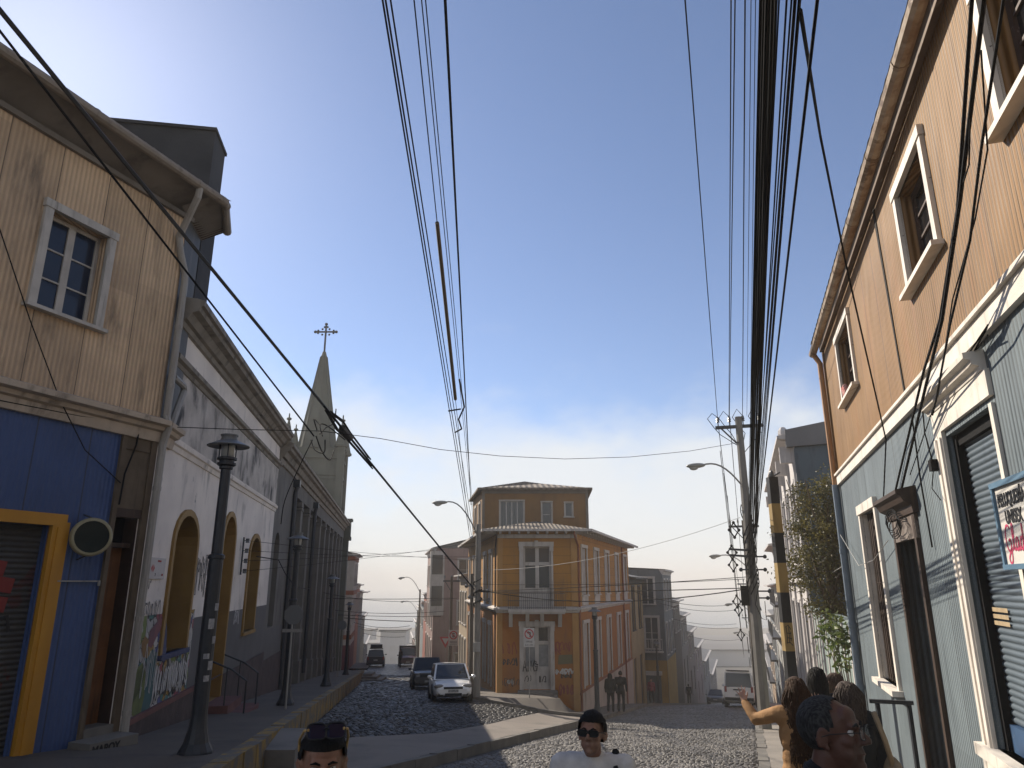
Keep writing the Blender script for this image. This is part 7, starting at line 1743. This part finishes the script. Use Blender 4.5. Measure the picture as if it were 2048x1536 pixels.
def long_hair(o, Mh, mat, length, wave=.012, n=190, seed=1, width=.11, back=-.03, r0=.008, top=.0, part=False):
    r = random.Random(seed); mb = MB()
    base = MB(); base.ball((0, -.02, .035), (.083, .104, .098), 26, 18)
    fs = []
    for f in base.f:
        c = sum((Vector(base.v[i]) for i in f), Vector()) / len(f)
        if c.y < .045 + .35 * (c.z - .06) or (c.z > .09 and c.y < .07): fs.append(f)
    base.f = fs; base.m = [0] * len(fs); mb.v, mb.f, mb.m = base.v, base.f, base.m
    for k in range(n):
        a = r.uniform(-.15, math.pi + .15); ph = r.uniform(.0, 1)
        ca, sa = math.cos(a), -math.sin(a)
        z0 = .12 - .14 * ph; s0 = math.sqrt(max(0.05, 1 - ((z0 - .035) / .1) ** 2))
        p = Vector((.084 * ca * s0, -.02 + .105 * sa * s0 * (1 if sa < 0 else .3), z0)); L = length * r.uniform(.75, 1.05) * (1 if ph > .3 else 1.1); pts = [p]; f0, f1 = r.uniform(0, 6), r.uniform(0, 6); fr_ = r.uniform(26, 38)
        for q in range(1, 15):
            u = q / 14; z = z0 - L * u; bulge = min(1, u * 3)
            x = ca * (.084 * s0 + (width - .084 * s0) * bulge) * (1 - .15 * u); y = -.02 + sa * (.105 * s0 + (.10 - .09 * s0) * bulge) + back * u
            pts.append(Vector((x + wave * bulge * math.sin(fr_ * z + f0), y + wave * bulge * math.cos(fr_ * z + f1), z)))
        mb.tube(pts, [r0 * (1.05 - .5 * q / 14) for q in range(15)], 5)
    return build('hair', xf(mb, Mh), mat, o, org=(0, 0, 0), smooth=True)
def brows_eyes(o, Mh, dark, iris=(.03, .018, .01)):
    for s in (-1, 1):
        mb = MB(); mb.ball((s * .031, .073, .014), .0125, 10, 8); e = build('eye', xf(mb, Mh), bpy.data.materials.get('eye_white') or NT('eye_white').done((.5, .47, .44), .2), o, org=(0, 0, 0), smooth=True)
        mb = MB(); mb.ball((s * .031, .0835, .014), (.0058, .003, .0058), 8, 6); build('iris', xf(mb, Mh), bpy.data.materials.get('dark_iris') or NT('dark_iris').done(iris, .2), e, org=(0, 0, 0), smooth=True)
        mb = MB(); mb.tube([(s * .014, .0965, .033), (s * .03, .0975, .040), (s * .047, .088, .035)], [.0035, .005, .002], 6); build('eyebrow', xf(mb, Mh), dark, o, org=(0, 0, 0), smooth=True)
    mb = MB(); mb.tube([(-.021, .0935, -.0575), (-.008, .0965, -.057), (.008, .0965, -.057), (.021, .0935, -.0575)], [.001, .0018, .0018, .001], 5); build('lips', xf(mb, Mh), bpy.data.materials.get('dull_lips') or M('dull_lips', (.16, .06, .05), None, rough=.5), o, org=(0, 0, 0))
def glasses(o, Mh, lens_m, frame_m, up=0.0, tilt=0.0, name='glasses', frame_r=.0022, lens=(.027, .021), temple_m=None, temple_r=None):
    T = Mh @ Matrix.Translation((0, 0, up)) @ Matrix.Translation((0, -.02, .02)) @ Matrix.Rotation(tilt, 4, 'X') @ Matrix.Translation((0, .02, -.02))
    g = MB(); arms_ = []
    for s in (-1, 1):
        sq = lambda q: math.copysign(abs(q) ** .6, q)
        ring = [(s * .033 + lens[0] * sq(math.cos(a)), .116 - .006 * abs(math.cos(a)), .012 + lens[1] * sq(math.sin(a))) for a in [2 * math.pi * q / 18 for q in range(19)]]
        g.tube(ring, frame_r, 6, caps=False)
        arms_.append([(s * .060, .113, .018), (s * .075, .10, .02), (s * .086, .02, .016), (s * .086, -.01, .008), (s * .084, -.03, -.012)])
    g.tube([(-.008, .118, .018), (0, .122, .020), (.008, .118, .018)], frame_r, 6)
    go = build(name, xf(g, T), frame_m, o, org=(0, 0, 0))
    for p in arms_:
        mb = MB(); mb.tube(p, temple_r or frame_r * 1.1, 6); build('temple_arm', xf(mb, T), temple_m or frame_m, go, org=(0, 0, 0))
    for s in (-1, 1):
        mb = MB(); mb.poly([(s * .033 + lens[0] * .97 * sq(math.cos(a)), .1155 - .006 * abs(math.cos(a)), .012 + lens[1] * .97 * sq(math.sin(a))) for a in [2 * math.pi * q / 18 for q in range(18)]]); build('lens', xf(mb, T), lens_m, go, org=(0, 0, 0))
    return go
sk1 = skin_mat('tanned_skin', (.255, .145, .10)); sk2 = skin_mat('light_skin', (.42, .255, .19)); sk3 = skin_mat('brown_skin', (.10, .052, .038))
h_black = hair_mat('black_hair', (.005, .0045, .0045), (.012, .011, .011), .75); h_brown = hair_mat('dark_brown_curls', (.022, .011, .006), (.06, .028, .013), .7); h_brown2 = hair_mat('chestnut_hair', (.04, .024, .016), (.085, .052, .035), .7); h_grey = hair_mat('short_grey_hair', (.012, .012, .013), (.05, .05, .05), .8); h_taupe = hair_mat('greying_brown_hair', (.04, .028, .023), (.085, .065, .055), .7)
c_white = cloth_mat('white_sweatshirt', (.60, .58, .57)); c_black = cloth_mat('black_padded_cloth', (.014, .015, .018)); c_dark = cloth_mat('dark_clothes', (.012, .012, .014)); c_jean = cloth_mat('blue_denim', (.05, .085, .15)); c_tan = cloth_mat('tan_jacket_cloth', (.34, .19, .085)); c_navy = cloth_mat('navy_cloth', (.02, .025, .05)); c_red = cloth_mat('red_shirt', (.25, .04, .06)); c_grey = cloth_mat('grey_brown_cloth', (.16, .12, .10))
m_gold_f = M('gold_plastic', (.42, .27, .10), None, rough=.35); m_lens_dark = NT('dark_sunglass_lens').done((.004, .004, .005), .3, None, 0, .15); m_lens_blue = NT('blue_sunglass_lens').done((.005, .007, .028), .25, None, 0, .2)
t = NT('clear_spectacle_lens'); gb = t.n.new('ShaderNodeBsdfTransparent'); gg = t.n.new('ShaderNodeBsdfGlossy'); gg.inputs['Roughness'].default_value = .08; mx = t.n.new('ShaderNodeMixShader'); mx.inputs[0].default_value = .16; t.link(gb.outputs[0], mx.inputs[1]); t.link(gg.outputs[0], mx.inputs[2]); t.link(mx.outputs[0], t.out.inputs['Surface']); m_lens_clear = t.mat
def gz(x, y): return zR(y) + (.14 if x > TR * y + .1 else 0)
def stand(px, py, Y): p = at(px, py, Y); return (p.x, Y, gz(p.x, Y))
def fit_h(px, ytop, Y):
    p = at(px, ytop, Y); return (p.x, Y, gz(p.x, Y)), (p.z - gz(p.x, Y))
# man bottom left with sunglasses pushed up on his hair
P, Hh = fit_h(648, 1455, 2.75)
o, Mh, k = person('man at the bottom left edge with dark blue sunglasses pushed up on his black hair', P, math.pi + .30, Hh * 1.002, sk1, c_navy, c_jean, vox=.006, yaw=0, pitch=.05)
short_hair(o, Mh, h_black, lambda c: c.z > .072 or (c.y < -.005 and c.z > -.03) or (c.y < .04 and c.z > .03), .013, .003)
brows_eyes(o, Mh, h_black); glasses(o, Mh, m_lens_blue, m_plastic, up=.068, tilt=.5, name='sunglasses', frame_r=.003, lens=(.034, .027), temple_m=m_gold_f, temple_r=.005)
# man in the white sweatshirt
P, Hh = fit_h(1183, 1424, 4.6)
o, Mh, k = person('man in a white sweatshirt and black sunglasses walking up the cobbled street', P, math.pi - .12, Hh * 1.0, sk1, c_white, c_jean, vox=.007, yaw=-.22, pitch=-.16, bulk=.024, arms={'L': {'e': (-.25, .06, 1.14), 'w': (-.2, .26, 1.02)}}, legs={'R': {'k': (.095, .14, .52), 'a': (.1, .12, .1)}, 'L': {'k': (-.095, -.03, .5), 'a': (-.1, -.22, .14)}})
short_hair(o, Mh, h_black, lambda c: c.z > .07 or (c.y < -.01 and c.z > -.04) or (c.y < .035 and c.z > .02), .017, .0045)
brows_eyes(o, Mh, h_black); glasses(o, Mh, m_lens_dark, m_plastic, name='sunglasses', frame_r=.0026, lens=(.034, .019))
mb = MB(); mb.ball((-.02, -.2 * k, 1.2 * k), (.15, .1, .22), 14, 10); bp = build('backpack', mb, c_black, None, org=(0, 0, 0), smooth=True); bp.location = P; bp.rotation_euler = (0, 0, math.pi - .12)
mb = MB()
for s in (-1, 1): mb.tube([(s * .13 * k, -.13, 1.1 * k), (s * .15 * k, -.11, 1.40 * k), (s * .145 * k, -.02, 1.485 * k), (s * .14 * k, .10, 1.36 * k), (s * .16 * k, .09, 1.15 * k)] if s < 0 else [(s * .17 * k, -.13, 1.2 * k), (s * .225 * k, -.1, 1.38 * k), (s * .235 * k, -.03, 1.40 * k)], .022, 6)
build('strap', mb, c_black, bp, org=(0, 0, 0)); setp(bp, 'black backpack worn by the man in the white sweatshirt', 'backpack')
# old man in front, right
P, Hh = fit_h(1634, 1389, 2.55)
o, Mh, k = person('older man with short grey hair and spectacles looking right, close in front of the viewer', P, RAD(-128), Hh * 1.0, sk3, c_dark, c_dark, vox=.006, yaw=0, pitch=-.10)
short_hair(o, Mh, h_grey, lambda c: (c.y < .0 and c.z > -.04) or (c.y < .03 and c.z > .02 + .6 * c.y) or (c.z > .10 and c.y < .025) or (c.z > .05 and c.y < .02), .005, .0012)
brows_eyes(o, Mh, h_grey); glasses(o, Mh, m_lens_clear, m_plastic, frame_r=.0016, lens=(.026, .019))
# women on the pavement
P, Hh = fit_h(1588, 1347, 6.5)
o, Mh, k = person('woman with long dark curls in a tan jacket and jeans pointing left with outstretched arm', P, RAD(-14), Hh * .985, sk2, c_tan, c_jean, fem=True, vox=.008, bulk=.022, hem=.84, yaw=.15,
    arms={'L': {'e': (-.35, .17, 1.33), 'w': (-.43, .30, 1.45), 'd': (-.25, .25, 1), 'p': (-.2, 1, .1), 't': (.9, 0, .45), 'sp': .5, 'cu': .06}, 'R': {'e': (.27, .14, 1.20), 'w': (.19, .22, 1.42), 'd': (.1, .0, 1), 'p': (-.3, 1, 0), 't': (-.9, -.2, .2), 'sp': .35, 'cu': .12}})
long_hair(o, Mh, h_brown, .58, .016, 300, 3, .128, -.06, .0075)
P, Hh = fit_h(1631, 1329, 8.0)
o, Mh, k = person('black haired woman in black among the group on the right pavement', P, RAD(-20), Hh * .985, sk2, c_black, c_dark, fem=True, vox=.012)
long_hair(o, Mh, h_black, .38, .003, 190, 5, .105, -.03, .009)
P, Hh = fit_h(1668, 1341, 8.6)
o, Mh, k = person('woman with straight chestnut hair second from the wall in the group', P, RAD(8), Hh * .985, sk2, c_grey, c_jean, fem=True, vox=.012, yaw=.3)
long_hair(o, Mh, h_brown2, .36, .004, 180, 7, .10, -.03, .008)
P, Hh = fit_h(1692, 1356, 6.1)
o, Mh, k = person('woman with shoulder length greying hair in a black padded jacket near the downpipe', P, RAD(6), Hh * .985, sk2, c_black, c_navy, fem=True, vox=.009, bulk=.034)
long_hair(o, Mh, h_taupe, .27, .010, 220, 9, .125, -.02, .0085)
mb = MB(); mb.tube([(.10, -.16, 1.40), (.17, -.15, 1.2), (.22, -.14, 1.0)], .02, 6); mb.ball((.24, -.08, .95), (.06, .14, .13), 12, 8); sb = build('shoulder_bag', mb, M('beige_bag_leather', (.30, .22, .14), (.22, .16, .10), 5, .6), None, org=(0, 0, 0), smooth=True); sb.location = P; sb.rotation_euler = (0, 0, RAD(6)); setp(sb, 'beige shoulder bag hanging from the woman in the black padded jacket', 'bag')
# walkers by the ochre building and people farther off
walk = {'R': {'k': (.095, .10, .52), 'a': (.1, .02, .1)}, 'L': {'k': (-.095, -.02, .5), 'a': (-.1, -.16, .13)}}
def far(label, px, py, Y, H, rot, top, bottom, hair, z=None, lh=0, **kw):
    p = at(px, py, Y); o, Mh, k = person(label, (p.x, Y, p.z if z is None else z), rot, H, sk1, top, bottom, vox=.016, legs=walk, **kw)
    if lh: long_hair(o, Mh, hair, lh, .006, 90, 2, .11, -.03, .012)
    else: short_hair(o, Mh, hair, lambda c: c.z > .07 or c.y < .0 and c.z > -.03, .01, .004)
Yw = 35.2; zw = zR(Yw) + .15
far('woman in black walking away hand in hand beside the ochre building', 1222, 1418, Yw, 1.66, RAD(-18), c_dark, c_dark, h_black, zw, .3, fem=True, bulk=.035, arms={'R': {'e': (.27, .0, 1.12), 'w': (.30, .04, .86)}})
far('man in black walking away hand in hand beside the ochre building', 1243, 1418, Yw, 1.76, RAD(-16), c_dark, c_dark, h_black, zw, arms={'L': {'e': (-.26, .0, 1.12), 'w': (-.29, .04, .86)}})
far('person in a red top standing outside the mustard yellow shop', 1303, 1385, 56, 1.7, RAD(150), c_red, c_dark, h_black, zR(56) + .15)
far('person in dark clothes far down the right street by the house fronts', 1378, 1390, 72, 1.72, RAD(-17), c_dark, c_dark, h_black, zR(72) + .1)
far('dark clothed person standing beside the loaded pickup on the left street', 800, 1335, 74, 1.72, RAD(60), c_dark, c_dark, h_black, zL(74))
